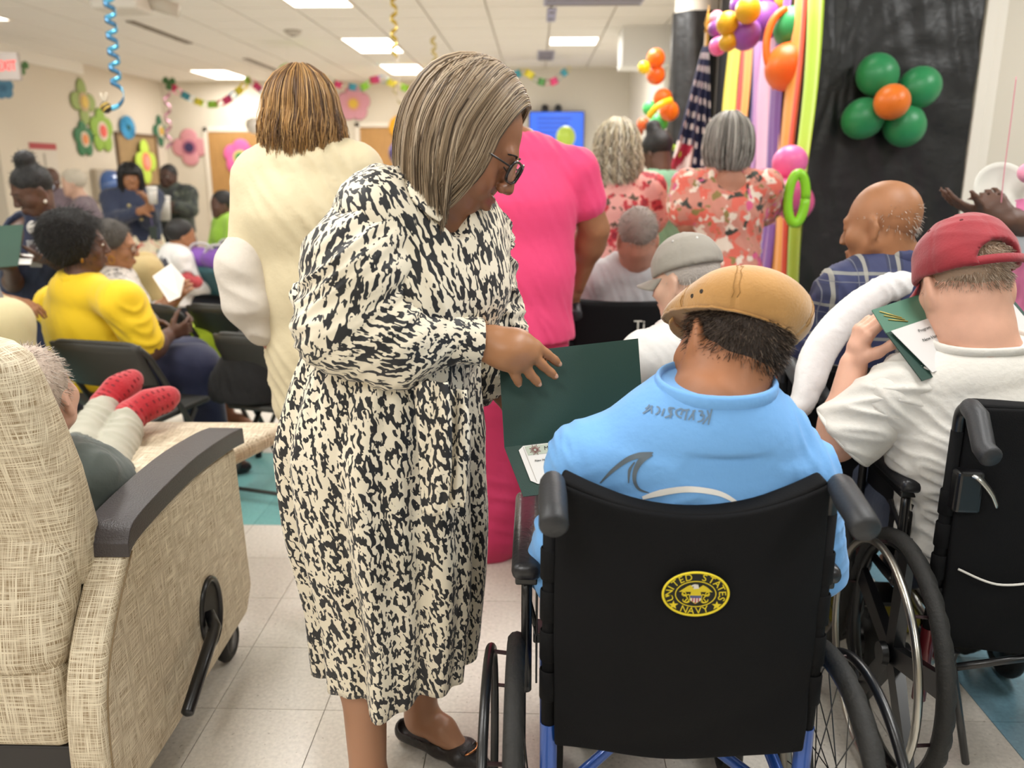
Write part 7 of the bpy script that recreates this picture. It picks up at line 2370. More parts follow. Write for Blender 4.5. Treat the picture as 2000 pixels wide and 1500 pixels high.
# ---------------------------------------------------------------- man with the red cap
def red_man():
    J = pose('seat', (1880, 545), 2.0, 0, 1.75)
    J['head'] = U(1880, 552, 2.0); J['hs'] = 1.14; J['ear'] = 1.35
    J['hf'] = nrm(V(-.06, .9, -.35)); J['hu'] = nrm(V(-.07, .3, 1))
    J['n'] = U(1905, 690, 1.95); J['neck'] = .074
    J['sh'] = [U(1745, 775, 1.95), U(2085, 760, 1.95)]
    J['c'] = U(1915, 860, 1.94); J['w'] = V(RX - .06, 1.95, .72); J['p'] = V(RX - .02, 1.98, .57)
    J['el'] = [U(1634, 862, 2.0), J['sh'][1] + V(.08, .08, -.27)]
    J['wr'] = [U(1667, 712, 2.04), J['el'][1] + V(-.1, .24, .12)]
    tip = U(1712, 618, 2.0)
    J['hd'] = [(nrm(U(1694, 625, 2.03) - J['wr'][0]), V(1, .12, -.1), .85, .0, .55), (V(-.4, .8, .4), V(-.5, .2, -.6), .6)]
    J['hand'] = 1.06
    J['T'] = dict(p=(.2, .15), w=(.2, .15), c=(.205, .14), s=(.165, .105)); J['arm'] = (.062, .05, .034); J['leg'] = (.095, .066, .04)
    J['right'] = nrm(V(1, .03, 0))
    J['hip'] = [J['p'] + V(-.1, .03, -.01), J['p'] + V(.1, .03, -.01)]; J['kn'] = [q + V(-.04, .42, 0) for q in J['hip']]; J['an'] = [V(q[0], q[1] + .03, .2) for q in J['kn']]; J['toe'] = [q + V(0, .15, -.04) for q in J['an']]
    sk = skin_m('sunned', '#d8a68e')
    t = person('person in a dark red cap and white t-shirt reading a green folder', J, sk, .006, False)
    H = J['H']
    wh = cloth('tee_white', '#d9d5cd', .8, bump=(60, .35, 4, .005))
    v = Vol(.006)
    st = J['n'] + (J['c'] - J['n']) * .3
    v.chain([J['w'] - V(0, 0, .16), J['w'], J['c'], st], [(.185, .15), (.19, .15), (.21, .155), (.18, .12)], .05, J['right'])
    v.cap(J['n'] * .74 + J['sh'][0] * .26 - V(0, 0, .03), J['sh'][0], .07, .08, .05)
    v.cap(J['n'] * .74 + J['sh'][1] * .26 - V(0, 0, .03), J['sh'][1], .07, .08, .05)
    v.cap(J['sh'][1], J['el'][1], .08, .085, .03)
    hn = nrm(V(-.06, -.12, 1)); p_n = J['n'] + V(0, 0, .036)
    v.plane(p_n, hn)
    shp = solid('t_shirt', v, wh, t, 3, lambda P: .010 * folds(P, nrm(V(.45, 0, 1)), 95, 14, 1.1, 6) * np.clip((J['n'][2] - .05 - P[:, 2]) / .1, 0, 1) + .004 * wob(P, 13, 2))
    v = Vol(.006)
    a, b = J['sh'][0] + V(.03, 0, .02), J['el'][0]
    e = a + (b - a) * .86
    v.cap(a, e, .086, .094, .02, None)
    v.plane(a + (b - a) * .9, b - a)
    sl = solid('sleeve', v, wh, t, 3, lambda P: .009 * folds(P, nrm(V(.2, .3, 1)), 80, 31, 1.2, 9) + .004 * wob(P, 20, 5))
    d = frame(b - a); e = a + (b - a) * .9
    MB().tube([e + d @ V(.088 * math.cos(q), .088 * math.sin(q), -.004) for q in np.linspace(0, 6.283, 33)[:-1]], .005, 8, closed=True, flat=1.8).build('cuff_hem', wh, sl, True)
    PV = np.array([q.co[:] for q in shp.data.vertices]) + base_of(t)
    MB().tube(neck_ring(PV, p_n, hn), .0055, 10, closed=True, flat=2.0).build('collar', wh, t, True)
    trousers(t, J, cloth('denim_dark', '#2a3246'), .012, .02); shoes(t, J, M('sock_yellow', '#a59a3a', .8))
    hair_cap(t, H, M('hair_ash', '#a88e78', .75, bump=(190, .5, 3, .006)), .006, r=(.0785, .099, .09), c=(0, -.014, .03), cut=((0, .05, .02), (0, .95, -.2)), low=((0, -.07, -.064), (0, .3, -1)), n=3200, ln=.014, keep=lambda L: (L[:, 2] < .0) | (((L[:, 0] - .012) / .042) ** 2 + ((L[:, 2] - .026) / .03) ** 2 < 1) & (L[:, 1] < 0), cols=['#9c8672', '#c4ae98', '#7d6a5a', '#d6c6b4'], amp=.0012, wf=80, sw=.0006)
    ball_cap(H, 'baseball_cap', 'dark red baseball cap with an open strap back', M('cap_red', '#8e1f2a', .8, bump=(160, .25, 3, .003), var=(18, .12), sheen=.25), M('cap_red_dark', '#5a1119', .8), r=(.096, .116, .112), c=(0, -.012, .03), rim=.012, tilt=.0, opening=True, strap=M('cap_red', '#8e1f2a'), vox=.005)
red_man()

# ---------------------------------------------------------------- man in the recliner
def recliner_man():
    J = pose('seat', (72, 775), 1.8, 0, 1.72)
    J['head'] = U(66, 772, 1.78); J['hf'] = nrm(V(-.05, .85, .25)); J['hu'] = nrm(V(0, -.25, 1))
    J['n'] = V(J['head'][0] - .02, 1.76, J['head'][2] - .16)
    J['sh'] = [J['n'] + V(-.22, .03, -.05), J['n'] + V(.1, .03, -.05)]; J['arm'] = (.048, .038, .026)
    J['c'] = J['n'] + V(0, .05, -.16); J['w'] = V(J['n'][0], 1.86, .68); J['p'] = V(-1.21, 1.93, .58)
    J['right'] = V(1, 0, 0)
    J['hip'] = [V(-1.31, 1.97, .59), V(-1.12, 1.95, .59)]
    J['kn'] = [U(158, 885, 2.34), U(206, 925, 2.27)]
    J['an'] = [U(205, 795, 2.6), U(252, 818, 2.55)]
    J['toe'] = [U(258, 742, 2.72), U(330, 775, 2.68)]
    J['el'] = [J['sh'][0] + V(-.06, .12, -.24), J['sh'][1] + V(-.02, .12, -.22)]; J['wr'] = [J['el'][0] + V(.1, .22, -.03), J['el'][1] + V(-.16, .18, -.03)]
    sk = skin_m('pale2', '#d3a590')
    t = person('person reclining with red socks and light grey trousers, head behind the beige backrest', J, sk, .009)
    top(t, J, cloth('dark_sage', '#4c5450'), .01, .02, 1.5, hem=.5, amp=.006, name='sweater')
    hair_cap(t, J['H'], M('hair_short_grey', '#b8a698', .8, bump=(180, .4)), .007, r=(.079, .1, .092), c=(0, -.014, .032), n=1500, ln=.014, cols=['#b5a598', '#d4c8bc', '#8f8074'], sw=.0007, low=((0, -.06, -.05), (0, .3, -1)))
    gt = cloth('trouser_grey', '#a8a595', .8)
    v = Vol(.006)
    for i in (0, 1):
        a, b, c_ = J['hip'][i], J['kn'][i], J['an'][i]
        e = b + (c_ - b) * .88
        m_ = b + (e - b) * .5
        v.chain([a + (b - a) * .5, b, m_, e], [.075, .072, .062, .05], .012)
    solid('trousers', v, gt, t, 3, lambda P: .008 * folds(P, nrm(V(.3, .9, .3)), 95, 12, 1.1, 10))
    v = Vol(.007)
    v.chain([J['w'] + V(0, -.03, .02), J['p'] + V(0, -.02, 0)], [(.16, .1), (.165, .1)], .04, V(1, 0, 0))
    for i in (0, 1):
        a, b = J['hip'][i], J['kn'][i]
        v.cap(a, a + (b - a) * .8, .092, .082, .02)
    solid('thigh_piece', v, cloth('olive_grey', '#5b5e56', .85), t, 3, lambda P: .008 * folds(P, nrm(V(.2, .8, .5)), 95, 3, 1.0, 9))  # hips and thighs, darker olive grey than the lower legs
    rs = M('sock_red', '#b21f2b', .85, bump=(140, .5, 2, .004), sheen=.3)
    rsd = M('sock_tread', '#7d1420', .7)
    for i in (0, 1):
        a, b = J['an'][i], J['toe'][i]
        lg = nrm(J['an'][i] - J['kn'][i])
        d = nrm(b - a); up = nrm(np.cross(np.cross(d, lg), d))
        v = Vol(.0055)
        v.chain([a - lg * .05, a - lg * .005, a + lg * .03], [.043, .042, .043], .02)
        v.chain([a + lg * .02, (a + b) / 2 + V(0, 0, .012), b - d * .02, b + d * .005], [.044, .0445, .039, .031], .03)
        P, Q = v.mesh(3)
        o = mk('sock', P + vnormals(P, Q) * (.0016 * np.sin((P @ d) * 420))[:, None] * (np.abs((P - a) @ lg) < .02)[:, None], Q, rs, t, True)
        N = vnormals(P, Q)
        # tread marks on the sock, one part each would be too many to pick apart
        m = MB()
        for k in range(7):
            for j in range(-2, 3):
                c_ = a + d * (.02 + k * .021) 
                s_ = nrm(np.cross(d, up))
                dirv = nrm(-lg * 1.0 * math.cos(j * .55) + s_ * math.sin(j * .55))
                h = (P - c_) @ dirv
                side = np.abs((P - c_) @ d) + np.abs((P - c_) @ np.cross(d, dirv))
                cand = np.argwhere((side < .012) & (h > 0)).ravel()
                if len(cand) == 0: continue
                q = cand[np.argmax(h[cand])]
                m.obox(P[q], (.006, .0028, .0012), frame(N[q], np.cross(d, N[q])))
        if m.n:
            x = m.build('tread_marks', rsd, o); x['kind'] = 'stuff'
recliner_man()

# ---------------------------------------------------------------- the bending woman in the printed dress
def hero():
    J = {}
    J['k'] = 1.0; J['hs'] = 1.07
    J['head'] = U(912, 273, 1.62)
    J['hf'] = nrm(V(.84, -.10, -.53)); J['hu'] = nrm(V(.53, .0, .85))
    J['n'] = U(838, 410, 1.655); J['neck'] = .062
    J['right'] = nrm(V(-.62, -.78, 0))
    J['sh'] = [U(925, 460, 1.80), U(735, 415, 1.57)]
    J['c'] = U(815, 500, 1.68); J['w'] = U(775, 655, 1.70); J['p'] = U(738, 790, 1.71)
    J['el'] = [U(955, 640, 1.86), U(668, 640, 1.52)]
    J['wr'] = [U(962, 742, 1.80), U(955, 668, 1.585)]
    J['hip'] = [U(780, 850, 1.77), U(705, 860, 1.67)]
    J['kn'] = [V(U(800, 1130, 1.80)[0], 1.80, .50), V(U(700, 1130, 1.67)[0], 1.67, .50)]
    J['an'] = [G(824, 1400, .09), V(U(722, 1560, 1.60)[0], 1.60, .09)]
    J['toe'] = [G(905, 1470, .03), V(J['an'][1][0] + .1, 1.50, .03)]
    J['T'] = dict(p=(.185, .165), w=(.165, .15), c=(.175, .15), s=(.15, .1)); J['arm'] = (.062, .05, .031); J['leg'] = (.09, .062, .041)
    # the near hand rests on the folder's edge: fingers laid out one by one
    J['hd'] = [(nrm(V(.5, .12, -.5)), V(-.1, -.8, .2), .1, .05, .3), None]
    sk = skin_m('hero', '#8a5c41')
    b = (J['an'][0] + J['an'][1]) / 2
    t = thing('person', (b[0], b[1], 0), 0, 'person with an ash brown bob bending forward in a black and cream printed dress', 'person')
    v = body_vol(J, .0048, True, smile=1., fat=.006)
    H = J['H']
    # cheeks and double chin soften the face
    for q in (-1, 1):
        v.ell(H(q * .04, .066, -.05), V(.022, .02, .02) * H.s, H.A, .02)
    v.ell(H(0, .02, -.098), V(.045, .04, .022) * H.s, H.A, .03)
    # hand
    W_ = J['wr'][1]
    kn = [U(1046, 676, 1.60), U(1038, 693, 1.585), U(1022, 706, 1.575), U(1003, 716, 1.57)]
    tips = [(U(1068, 692, 1.615), U(1083, 703, 1.625), U(1091, 711, 1.632)), (U(1060, 714, 1.60), U(1075, 727, 1.61), U(1084, 735, 1.615)), (U(1035, 730, 1.585), U(1046, 742, 1.592), U(1052, 750, 1.596)), (U(1006, 732, 1.575), U(1011, 742, 1.58), U(1013, 750, 1.584))]
    for i in range(4):
        b0 = W_ * .9 + kn[i] * .1 + (kn[i] - kn[1]) * .3
        v.chain([b0, b0 * .45 + kn[i] * .55 + V(0, -.004, .004), kn[i]], [.022, .0185, .0128], .022)
        v.chain([kn[i], tips[i][0], tips[i][1], tips[i][2]], [.0118 - .001 * (i == 3), .0102, .0092, .0078], .004)
    v.ell(W_ * .45 + kn[1] * .55 + V(0, -.003, .008), (.034, .03, .02), frame(V(.15, -.5, 1), (1, 0, -.2)), .03)
    v.chain([W_ + V(.03, .03, -.005), U(1020, 690, 1.66), U(1050, 705, 1.70)], [.02, .0135, .01], .015)
    P, Q = v.mesh(3)
    L = H.inv(P)
    base = np.array(srgb('#8a5c41')); col = np.tile(base, (len(P), 1))
    lip = np.exp(-((L[:, 0] / .026) ** 2 + ((L[:, 1] - .092) / .014) ** 2 + ((L[:, 2] + .0685) / .0095) ** 2) ** 2)
    col = col * (1 - lip[:, None] * .75) + np.array(srgb('#8f4a48')) * lip[:, None] * .75
    bl = np.exp(-(((np.abs(L[:, 0]) - .045) / .025) ** 2 + ((L[:, 1] - .06) / .04) ** 2 + ((L[:, 2] + .035) / .025) ** 2))
    col = col * (1 - bl[:, None] * .25) + np.array(srgb('#9a5a44')) * bl[:, None] * .25
    rr = np.linalg.norm(P - (W_ + kn[1]) / 2, axis=1)
    hand_ = np.clip(1 - (rr - .12) / .03, 0, 1)
    col = col * (1 - hand_[:, None]) + np.array(srgb('#a8754f')) * hand_[:, None]
    leg_ = np.clip((.6 - P[:, 2]) / .1, 0, 1)
    col = col * (1 - leg_[:, None]) + np.array(srgb('#b08163')) * leg_[:, None]
    mk('body', P, Q, M('skin_hero_c', '#8a5c41', .42, attr=True, bump=(240, .12, 2, .001), sub=.05), t, True, col=col)
    for i in range(4):
        a, b_ = tips[i][1], tips[i][2]
        d = nrm(b_ - a); c_ = b_ + d * .001
        toc = nrm(CP - c_); n_ = nrm(toc - d * (toc @ d) + V(0, 0, .35))
        MB().ell(c_ + n_ * .0068 - d * .001, (.0046, .0062, .0014), np.stack([nrm(np.cross(d, n_)), d, nrm(np.cross(nrm(np.cross(d, n_)), d))], 1), 12, 8).build('fingernail', M('nail', '#c79a82', .25), t, True)
    # ---- dress cloth
    cream, black = '#ece2cc', '#17181c'
    def animal(name, rot, sc=(52, 52, 20), dist=.35, th=.5, seed=0.):
        m = M('animal_print_' + name, cream, .55, sheen=.15)
        nt, bs = nodes_of(m)
        tc = nt.nodes.new('ShaderNodeTexCoord')
        m0 = nt.nodes.new('ShaderNodeMapping'); m0.inputs['Rotation'].default_value = rot; m0.inputs['Location'].default_value = (seed, seed * .7, seed * 1.3)
        nt.links.new(tc.outputs['Object'], m0.inputs[0])
        m1 = nt.nodes.new('ShaderNodeMapping'); m1.inputs['Scale'].default_value = sc
        nt.links.new(m0.outputs[0], m1.inputs[0])
        # region noise varies how stretched and dense the blotches are
        nz_ = nt.nodes.new('ShaderNodeTexNoise'); nz_.inputs['Scale'].default_value = 48; nz_.inputs['Detail'].default_value = 1
        nt.links.new(m0.outputs[0], nz_.inputs['Vector'])
        sb = nt.nodes.new('ShaderNodeVectorMath'); sb.operation = 'SUBTRACT'; sb.inputs[1].default_value = (.5, .5, .5); nt.links.new(nz_.outputs['Color'], sb.inputs[0])
        sc_ = nt.nodes.new('ShaderNodeVectorMath'); sc_.operation = 'SCALE'; sc_.inputs['Scale'].default_value = dist * 3.4; nt.links.new(sb.outputs[0], sc_.inputs[0])
        ad = nt.nodes.new('ShaderNodeVectorMath'); ad.operation = 'ADD'; nt.links.new(m1.outputs[0], ad.inputs[0]); nt.links.new(sc_.outputs[0], ad.inputs[1])
        n = nt.nodes.new('ShaderNodeTexNoise'); n.inputs['Scale'].default_value = 1.0; n.inputs['Detail'].default_value = 1.0; n.inputs['Roughness'].default_value = .5
        nt.links.new(ad.outputs[0], n.inputs['Vector'])
        big = nt.nodes.new('ShaderNodeTexNoise'); big.inputs['Scale'].default_value = 9; nt.links.new(m0.outputs[0], big.inputs['Vector'])
        mu = nt.nodes.new('ShaderNodeMath'); mu.operation = 'MULTIPLY_ADD'; mu.inputs[1].default_value = .12; mu.inputs[2].default_value = -.06; nt.links.new(big.outputs['Fac'], mu.inputs[0])
        su = nt.nodes.new('ShaderNodeMath'); su.operation = 'ADD'; nt.links.new(n.outputs['Fac'], su.inputs[0]); nt.links.new(mu.outputs[0], su.inputs[1])
        mr = nt.nodes.new('ShaderNodeMapRange'); mr.inputs[1].default_value, mr.inputs[2].default_value = th + .006, th + .022
        nt.links.new(su.outputs[0], mr.inputs[0])
        mx = nt.nodes.new('ShaderNodeMix'); mx.data_type = 'RGBA'; mx.inputs[6].default_value = (*srgb(cream), 1); mx.inputs[7].default_value = (*srgb(black), 1)
        nt.links.new(mr.outputs[0], mx.inputs[0]); nt.links.new(mx.outputs[2], bs.inputs['Base Color'])
        return m
    pr_b = animal('bodice', (0, .42, 0), (112, 112, 29), seed=1.)
    pr_s = animal('sleeve', (0, -.3, .2), (114, 114, 32), seed=4.)
    pr_f = animal('forearm', (0, 1.35, 0), (116, 116, 32), seed=9.)
    pr_k = animal('skirt', (0, .25, 0), (118, 118, 48), dist=.45, seed=6.)
    pr_c = animal('cuff', (0, .6, 0), (116, 116, 58), dist=.4, seed=3.)
    R_ = J['right']; Fw = nrm(V(.78, -.62, 0))
    vx = .0055
    v = Vol(vx)
    st = J['n'] + (J['c'] - J['n']) * .3
    v.chain([J['w'] - V(0, 0, .03), J['w'] + V(0, 0, .05), J['c'], st], [(.178, .162), (.184, .166), (.188, .16), (.158, .12)], .05, R_)
    v.ell(J['c'] + Fw * .065 + V(0, 0, -.07) - R_ * .06, (.085, .085, .09), np.eye(3), .06)
    v.ell(J['c'] + Fw * .065 + V(0, 0, -.07) + R_ * .06, (.085, .085, .09), np.eye(3), .06)
    for i in (0, 1):
        v.cap(J['n'] * .75 + J['sh'][i] * .25 - V(0, 0, .02), J['sh'][i], .062, .078, .05)
    hn = nrm(H(0, -.02, -.07) - J['n'])
    v.cap(J['n'] + hn * .115, J['n'] + hn * .3, .08, .11, .012, None, True)
    # open v neck at the front
    v.cap(U(858, 372, 1.57), U(898, 442, 1.56), .062, .022, .012, None, True)
    v.cap(U(880, 380, 1.62), U(905, 446, 1.64), .062, .02, .012, None, True)
    solid('bodice', v, pr_b, t, 3, lambda P: .0038 * folds(P, nrm(V(1, 0, .35)), 90, 3, .9, 6) + .005 * wob(P, 17, 4) + .004 * folds(P, nrm(V(1, .3, .2)), 150, 8, .6, 7) * np.clip((J['w'][2] + .1 - P[:, 2]) / .1, 0, 1))
    # near sleeve: full upper arm, gathered at the cuff
    v = Vol(vx)
    E_, W1 = J['el'][1], J['wr'][1]
    v.chain([J['sh'][1] + V(.02, .03, -.0), J['sh'][1] * .5 + E_ * .5 + V(.0, 0, 0), E_ + V(.0, 0, .0)], [.086, .1, .088], .03)
    ce_ = E_ + (W1 - E_) * .72
    v.chain([E_, E_ * .5 + ce_ * .5 + V(.0, -.01, -.012), ce_], [.086, .089, .055], .03)
    P, Q = v.mesh(3)
    ds = .0055 * folds(P, nrm(V(.6, 0, -.9)), 85, 17, 1., 9) + .006 * wob(P, 20, 2)
    P = P + vnormals(P, Q) * ds[:, None]
    cen = (P[Q].mean(1) - E_)
    u_ = nrm(J['sh'][1] - E_); f_ = nrm(W1 - E_)
    mk('sleeve', P, Q, [pr_s, pr_f], t, True, mi=((cen @ f_) > (cen @ u_) * .75 + .02).astype(int))
    v = Vol(.0045)
    ca, cb = E_ + (W1 - E_) * .68, E_ + (W1 - E_) * .95
    v.cap(ca, cb + (cb - ca) * .3, .05, .047, .01); v.plane(cb, cb - ca); v.plane(ca, ca - cb)
    v.cap(ca - (cb - ca), cb + (cb - ca), .04, .04, .002, None, True)
    cf = solid('cuff', v, pr_c, t, 1, lambda P: .0015 * wob(P, 40, 3))
    # far sleeve, loose below the folder hand
    v = Vol(vx)
    v.chain([J['sh'][0], J['el'][0], J['el'][0] * .35 + J['wr'][0] * .65], [.08, .078, .07], .03)
    v.ell(J['wr'][0] * .75 + J['el'][0] * .25 + V(-.03, 0, -.03), (.05, .05, .06), np.eye(3), .03)
    solid('sleeve', v, pr_s, t, 3, lambda P: .008 * folds(P, nrm(V(.2, 0, 1)), 110, 7, 1., 10))
    # collar: two flaps
    def collar(pts_in, pts_out, nm):
        Pc, f = loft([cat(pts_in, 5), cat([a * .5 + b * .5 + V(0, 0, .004) for a, b in zip(pts_in, pts_out)], 5), cat(pts_out, 5)])
        o = mk(nm, Pc, f, pr_c, t, True); md = o.modifiers.new('t', 'SOLIDIFY'); md.thickness = .005
        md = o.modifiers.new('s', 'SUBSURF'); md.levels = 1; md.render_levels = 1
    Yb = 1.66
    collar([U(788, 284, 1.66), U(822, 322, 1.575), U(852, 372, 1.545), U(872, 418, 1.54)], [U(772, 305, 1.65), U(788, 368, 1.545), U(822, 412, 1.515), U(858, 436, 1.52)], 'collar')
    collar([U(902, 442, 1.6), U(914, 432, 1.65), U(930, 420, 1.7)], [U(900, 478, 1.575), U(930, 466, 1.6), U(950, 428, 1.67)], 'collar')
    # skirt: gathered rings from waist to hem
    n = 150; rows = []
    cW = J['w'] - V(.012, 0, .0)
    profile = [(0, J['w'][2] - .0, J['w'] + V(0, 0, 0), .19, .178), (.12, None, None, .205, .19), (.3, None, J['p'] + V(-.005, 0, 0), .232, .218), (.55, None, None, .238, .222), (1, None, None, .2, .19)]
    hem_c = V((J['kn'][0][0] + J['kn'][1][0]) / 2 + .03, 1.72, .36)
    ns = 60
    for j in range(ns):
        s = j / (ns - 1)
        top_ = J['w'] + V(0, 0, .01)
        c_ = top_ * (1 - s) + hem_c * s + V(-.045 * math.sin(PI * min(1, s * 1.25)) * (s < .8 or 1) * (1 - s), 0, 0)
        ra = np.interp(s, [0, .1, .3, .55, .8, 1], [.176, .195, .226, .218, .192, .18]); rb = np.interp(s, [0, .1, .3, .55, .8, 1], [.166, .182, .206, .2, .184, .174])
        row = []
        for i in range(n):
            a = 2 * PI * i / n
            fl = .004 + .013 * min(1, s * 1.6)
            w_ = fl * math.sin(a * 9 + 1.1 * math.sin(a * 2 + .5) + s * 1.1) + .55 * fl * math.sin(a * 17 + 2 + s * 2.2) + (.0045 * math.sin(a * 34 + 1) * max(0, 1 - s * 3.5))
            r_ = 1.0
            p = c_ + R_ * math.cos(a) * (ra + w_) + Fw * math.sin(a) * (rb + w_)
            hem_z = .055 * s ** 3 * (math.cos(a - .75 * PI) * 0 + 1.0 * (p[1] - 1.72) / .2)
            p = p + V(0, 0, hem_z + .012 * s ** 4 * math.sin(a * 5 + 1))
            row.append(p)
        rows.append(row)
    Pk, f = loft(rows, True)
    o = mk('skirt', Pk, np.array(f), pr_k, t, True)
    md = o.modifiers.new('t', 'SOLIDIFY'); md.thickness = .003; md.offset = -1
    # belt tie: sash round the waist, bow at the back and two tails hanging in front
    v = Vol(.005)
    ring = [J['w'] + V(0, 0, .012) + R_ * math.cos(a) * .192 + Fw * math.sin(a) * .182 for a in np.linspace(0, 2 * PI, 41)]
    for a_, b_ in zip(ring[:-1], ring[1:]):
        v.cap(a_, b_, (.012, .024), None, .01, V(0.3, .3, 1))
    bl_ = U(602, 582, 1.66)
    v.ell(bl_, (.028, .03, .034), np.eye(3), .03); v.cap(bl_, U(640, 610, 1.68), .03, .035, .03)
    solid('belt', v, pr_c, t, 2, lambda P: .004 * folds(P, V(0, 0, 1), 260, 3, .6, 14))
    def tail(pts, wds, nm):
        q = cat(pts, 6); ws = np.interp(np.linspace(0, 1, len(q)), np.linspace(0, 1, len(wds)), wds)
        ax = nrm(V(.8, -.25, .05))
        rows = [[q[i] + ax * ws[i] * (u - .5) + V(0, -1, 0) * .006 * math.sin(u * 9 + i * .2) for u in np.linspace(0, 1, 9)] for i in range(len(q))]
        Pt, f = loft(rows); o = mk(nm, Pt, f, pr_k, t, True); md = o.modifiers.new('t', 'SOLIDIFY'); md.thickness = .003
    tail([U(842, 745, 1.50), U(848, 830, 1.475), U(850, 930, 1.47), U(846, 1005, 1.475)], [.07, .07, .066, .05], 'belt_tail')
    tail([U(890, 760, 1.53), U(893, 840, 1.505), U(890, 920, 1.5), U(886, 990, 1.505)], [.045, .05, .05, .05], 'belt_tail')
    # ---- face and hair
    face_bits(t, H, '#1d1411', open_=False)
    MB().tube(cat([H(-.022, .083, -.0635), H(-.01, .0895, -.0685), H(.01, .0895, -.0685), H(.022, .083, -.0635)], 4), .0022 * H.s, 6).build('teeth', M('teeth', '#e9e2d8', .3), t, True)
    g = glasses('glasses', 'dark cat eye glasses on the nose of the bending woman', H, M('frame_dark', '#160f10', .25), .03, .019, .112, -.003)
    hero_hair(t, H)
    # ---- shoes: pointed flats with a gold horsebit
    ss = M('shoe_snake', '#2a2524', .45, bump=(130, .4, 2, .003), var=(60, .3))
    for i in (0, 1):
        a, b_ = J['an'][i], J['toe'][i]
        d = nrm(V(b_[0] - a[0], b_[1] - a[1], 0)); w3 = V(-d[1], d[0], 0)
        v = Vol(.005)
        hl = V(a[0], a[1], .035) - d * .05; ml = V(a[0], a[1], .034) + d * .06; fr_ = V(a[0], a[1], .03) + d * .125; tp = V(a[0], a[1], .02) + d * .2
        v.chain([hl, ml, fr_, tp], [(.033, .032), (.038, .03), (.043, .026), (.012, .012)], .02, w3)
        v.plane((0, 0, .003), (0, 0, -1))
        v.cap(V(a[0], a[1], .078) - d * .035, V(a[0], a[1], .074) + d * .09, .036, .034, .006, None, True)
        v.cap(V(a[0], a[1], .05) - d * .042, V(a[0], a[1], .05) + d * .085, .028, .03, .006, None, True)
        sh = solid('shoe', v, ss, t, 2)
        c_ = V(a[0], a[1], .052) + d * .135
        MB().tube(cat([c_ + w3 * .026 - V(0, 0, .008) - d * .0, c_ + w3 * .022 + d * .018, c_ + d * .026 + V(0, 0, .002), c_ - w3 * .022 + d * .018, c_ - w3 * .026 - V(0, 0, .008)], 6), .0026, 8).build('buckle', M('rose_gold', '#c8875a', .2, .9), sh, True)
        MB().obox(c_ + V(0, 0, -.004), (.012, .03, .006), np.stack([d, w3, V(0, 0, 1)], 1), .004).build('strap', M('strap_black', '#1b1818', .4), sh, True)

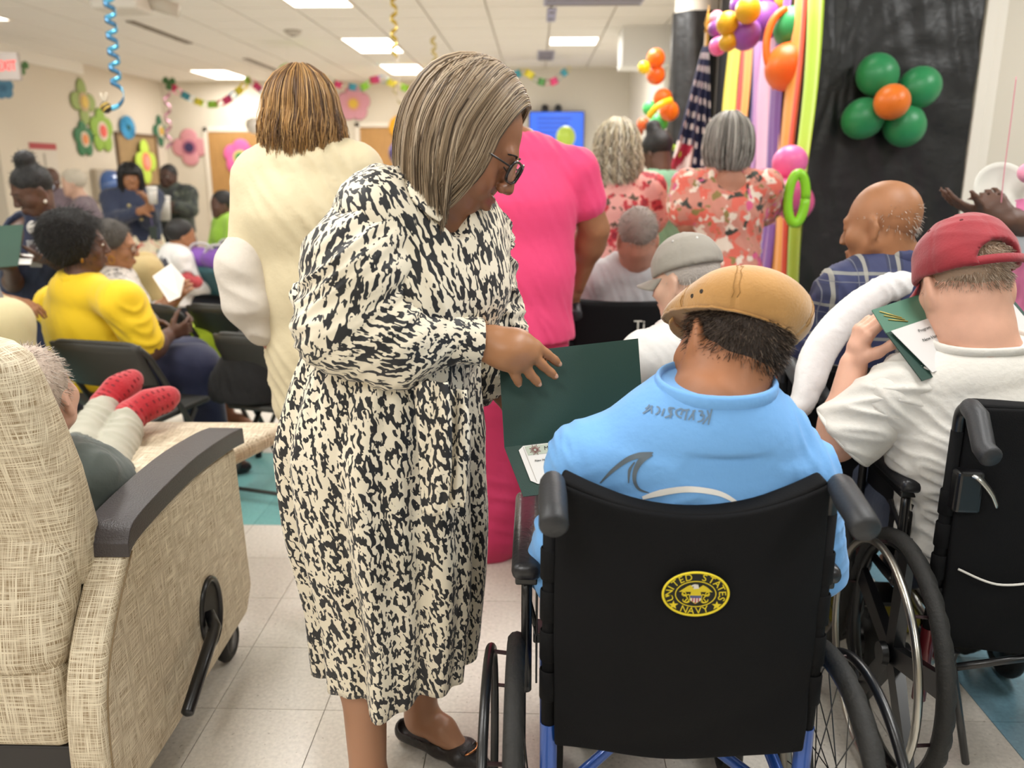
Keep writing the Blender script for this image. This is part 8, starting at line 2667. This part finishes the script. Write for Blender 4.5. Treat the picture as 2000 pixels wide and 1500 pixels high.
def hero_hair(t, H):
    n = 3600; pts = 16
    r = np.array([.092, .11, .104]); c0 = V(0, -.014, .03)
    part = V(-.03, .075, .0)
    q = np.linspace(0, 1, pts)
    # roots along a side parting on the far side; strands sweep over the crown and fall along the head's own down
    side = rng.random(n) < .8
    yroot = rng.uniform(-.1, .078, n)
    def strand(y0, s, lay, ln, jit):
        """local polyline; s +1 near side (right), -1 far side"""
        xr = -.028
        out = np.zeros((len(y0), pts, 3))
        for k, u in enumerate(q):
            a = np.clip(u * 2.1, 0, 1)
            ang0 = np.arcsin(np.clip(xr / r[0], -1, 1))
            ang = ang0 + (s * 1.62 - ang0) * a
            yy = y0 * (1 - .12 * a)
            yy = np.where(y0 > .03, y0 - (y0 - .03) * .12 * a ** 1.5, yy)
            sq = np.sqrt(np.clip(1 - ((yy - 0) / r[1]) ** 2, .12, 1))
            x = np.sin(ang) * r[0] * sq * lay
            z = np.cos(ang) * r[2] * sq * lay
            k2 = np.clip((u - .476) / .524, 0, 1)
            x = x * (1 + .10 * np.sin(k2 * PI * .8)) - s * .03 * k2 ** 2
            gb = np.where(y0 < 0, .62, np.clip(.62 - y0 * 12, .05, .62))
            z = z - ln * k2 * (1 - .12 * gb)
            yy = yy + ln * k2 ** 1.7 * .53 * gb
            yy = yy + .012 * np.sin(k2 * PI * .8) - np.where(y0 > .02, .045 * k2 ** 2, 0) + np.where(y0 < -.05, -.012 * np.sin(k2 * PI), 0)
            out[:, k] = np.stack([x, yy, z], -1)
        out += c0
        return out
    s_ = np.where(side, 1., -1.)
    lay = rng.uniform(.985, 1.06, n)
    ln = .165 + .02 * rng.normal(size=n) - np.where(yroot > .03, .02, 0)
    L = strand(yroot, s_, lay, ln, 0)
    # back of the head: strands from the crown backwards
    m = 1400
    az = rng.uniform(PI * .52, PI * 1.48, m)
    LB_ = np.zeros((m, pts, 3)); lb = rng.uniform(.985, 1.06, m); ll = rng.uniform(.15, .19, m)
    for k, u in enumerate(q):
        th = np.clip(u * 2.2, .02, 1) * PI / 2
        k2 = np.clip((u - .45) / .55, 0, 1)
        fl = 1 + .09 * np.sin(k2 * PI * .7) - .12 * k2 ** 2
        LB_[:, k, 0] = c0[0] + np.sin(az) * r[0] * np.sin(th) * lb * fl
        LB_[:, k, 1] = c0[1] + np.cos(az) * r[1] * np.sin(th) * lb * fl + ll * k2 ** 1.7 * .36
        LB_[:, k, 2] = c0[2] + np.cos(th) * r[2] * lb - ll * k2 * .92
    a_all = np.concatenate([yroot * 30 * s_, az * 3])
    L = np.concatenate([L, LB_])
    # soft wave and clumps
    wv_ = (np.sin(q[None, :] * 7 + a_all[:, None] * 1.3) * .004 + np.sin(a_all[:, None] * 7) * .003) * q[None, :] ** 1.2
    L[..., 1] += wv_; L[..., 0] += wv_ * .6
    L += rng.normal(size=(len(L), 1, 3)) * .0012
    W_ = (L * H.s) @ H.A.T + H.c
    cols = np.array([srgb(x) for x in ['#7a6650', '#9a846a', '#b5a086', '#5a4a3a', '#c8b59c', '#8a745c']])
    ci = ((np.sin(a_all * 5.3) * .5 + .5) * 3 + rng.uniform(0, 3, len(L))).astype(int) % 6
    c_ = cols[ci] * rng.uniform(.8, 1.15, (len(L), 1))
    strands('hair_strand', W_, .0011, hairm, t, c_, .5)
    # scalp shell below the strands
    v = Vol(.006)
    v.ell(H(*c0), V(.084, .103, .098) * H.s, H.A, .02)
    v.chain([H(.05, .0, .02), H(.056, .01, -.06), H(.046, .02, -.1)], [(.02, .06), (.018, .05), (.012, .04)], .03, H.A[:, 0])
    v.chain([H(-.05, .0, .02), H(-.056, .0, -.06), H(-.046, .01, -.1)], [(.02, .05), (.018, .045), (.012, .04)], .03, H.A[:, 0])
    v.cap(H(0, .12, -.06), H(0, .115, .045), .062, .052, .004, None, True)
    v.cap(H(-.05, .11, -.06), H(-.04, .12, .05), .05, .045, .004, None, True)
    v.plane(H(0, .035, .05), H.A @ nrm(V(0, .85, -.5)))
    solid('hair', v, M('hair_shell_hero', '#5a4733', .6, bump=(60, .5, 3, .006), stretch=(4, 4, .5)), t, 2)
hero()
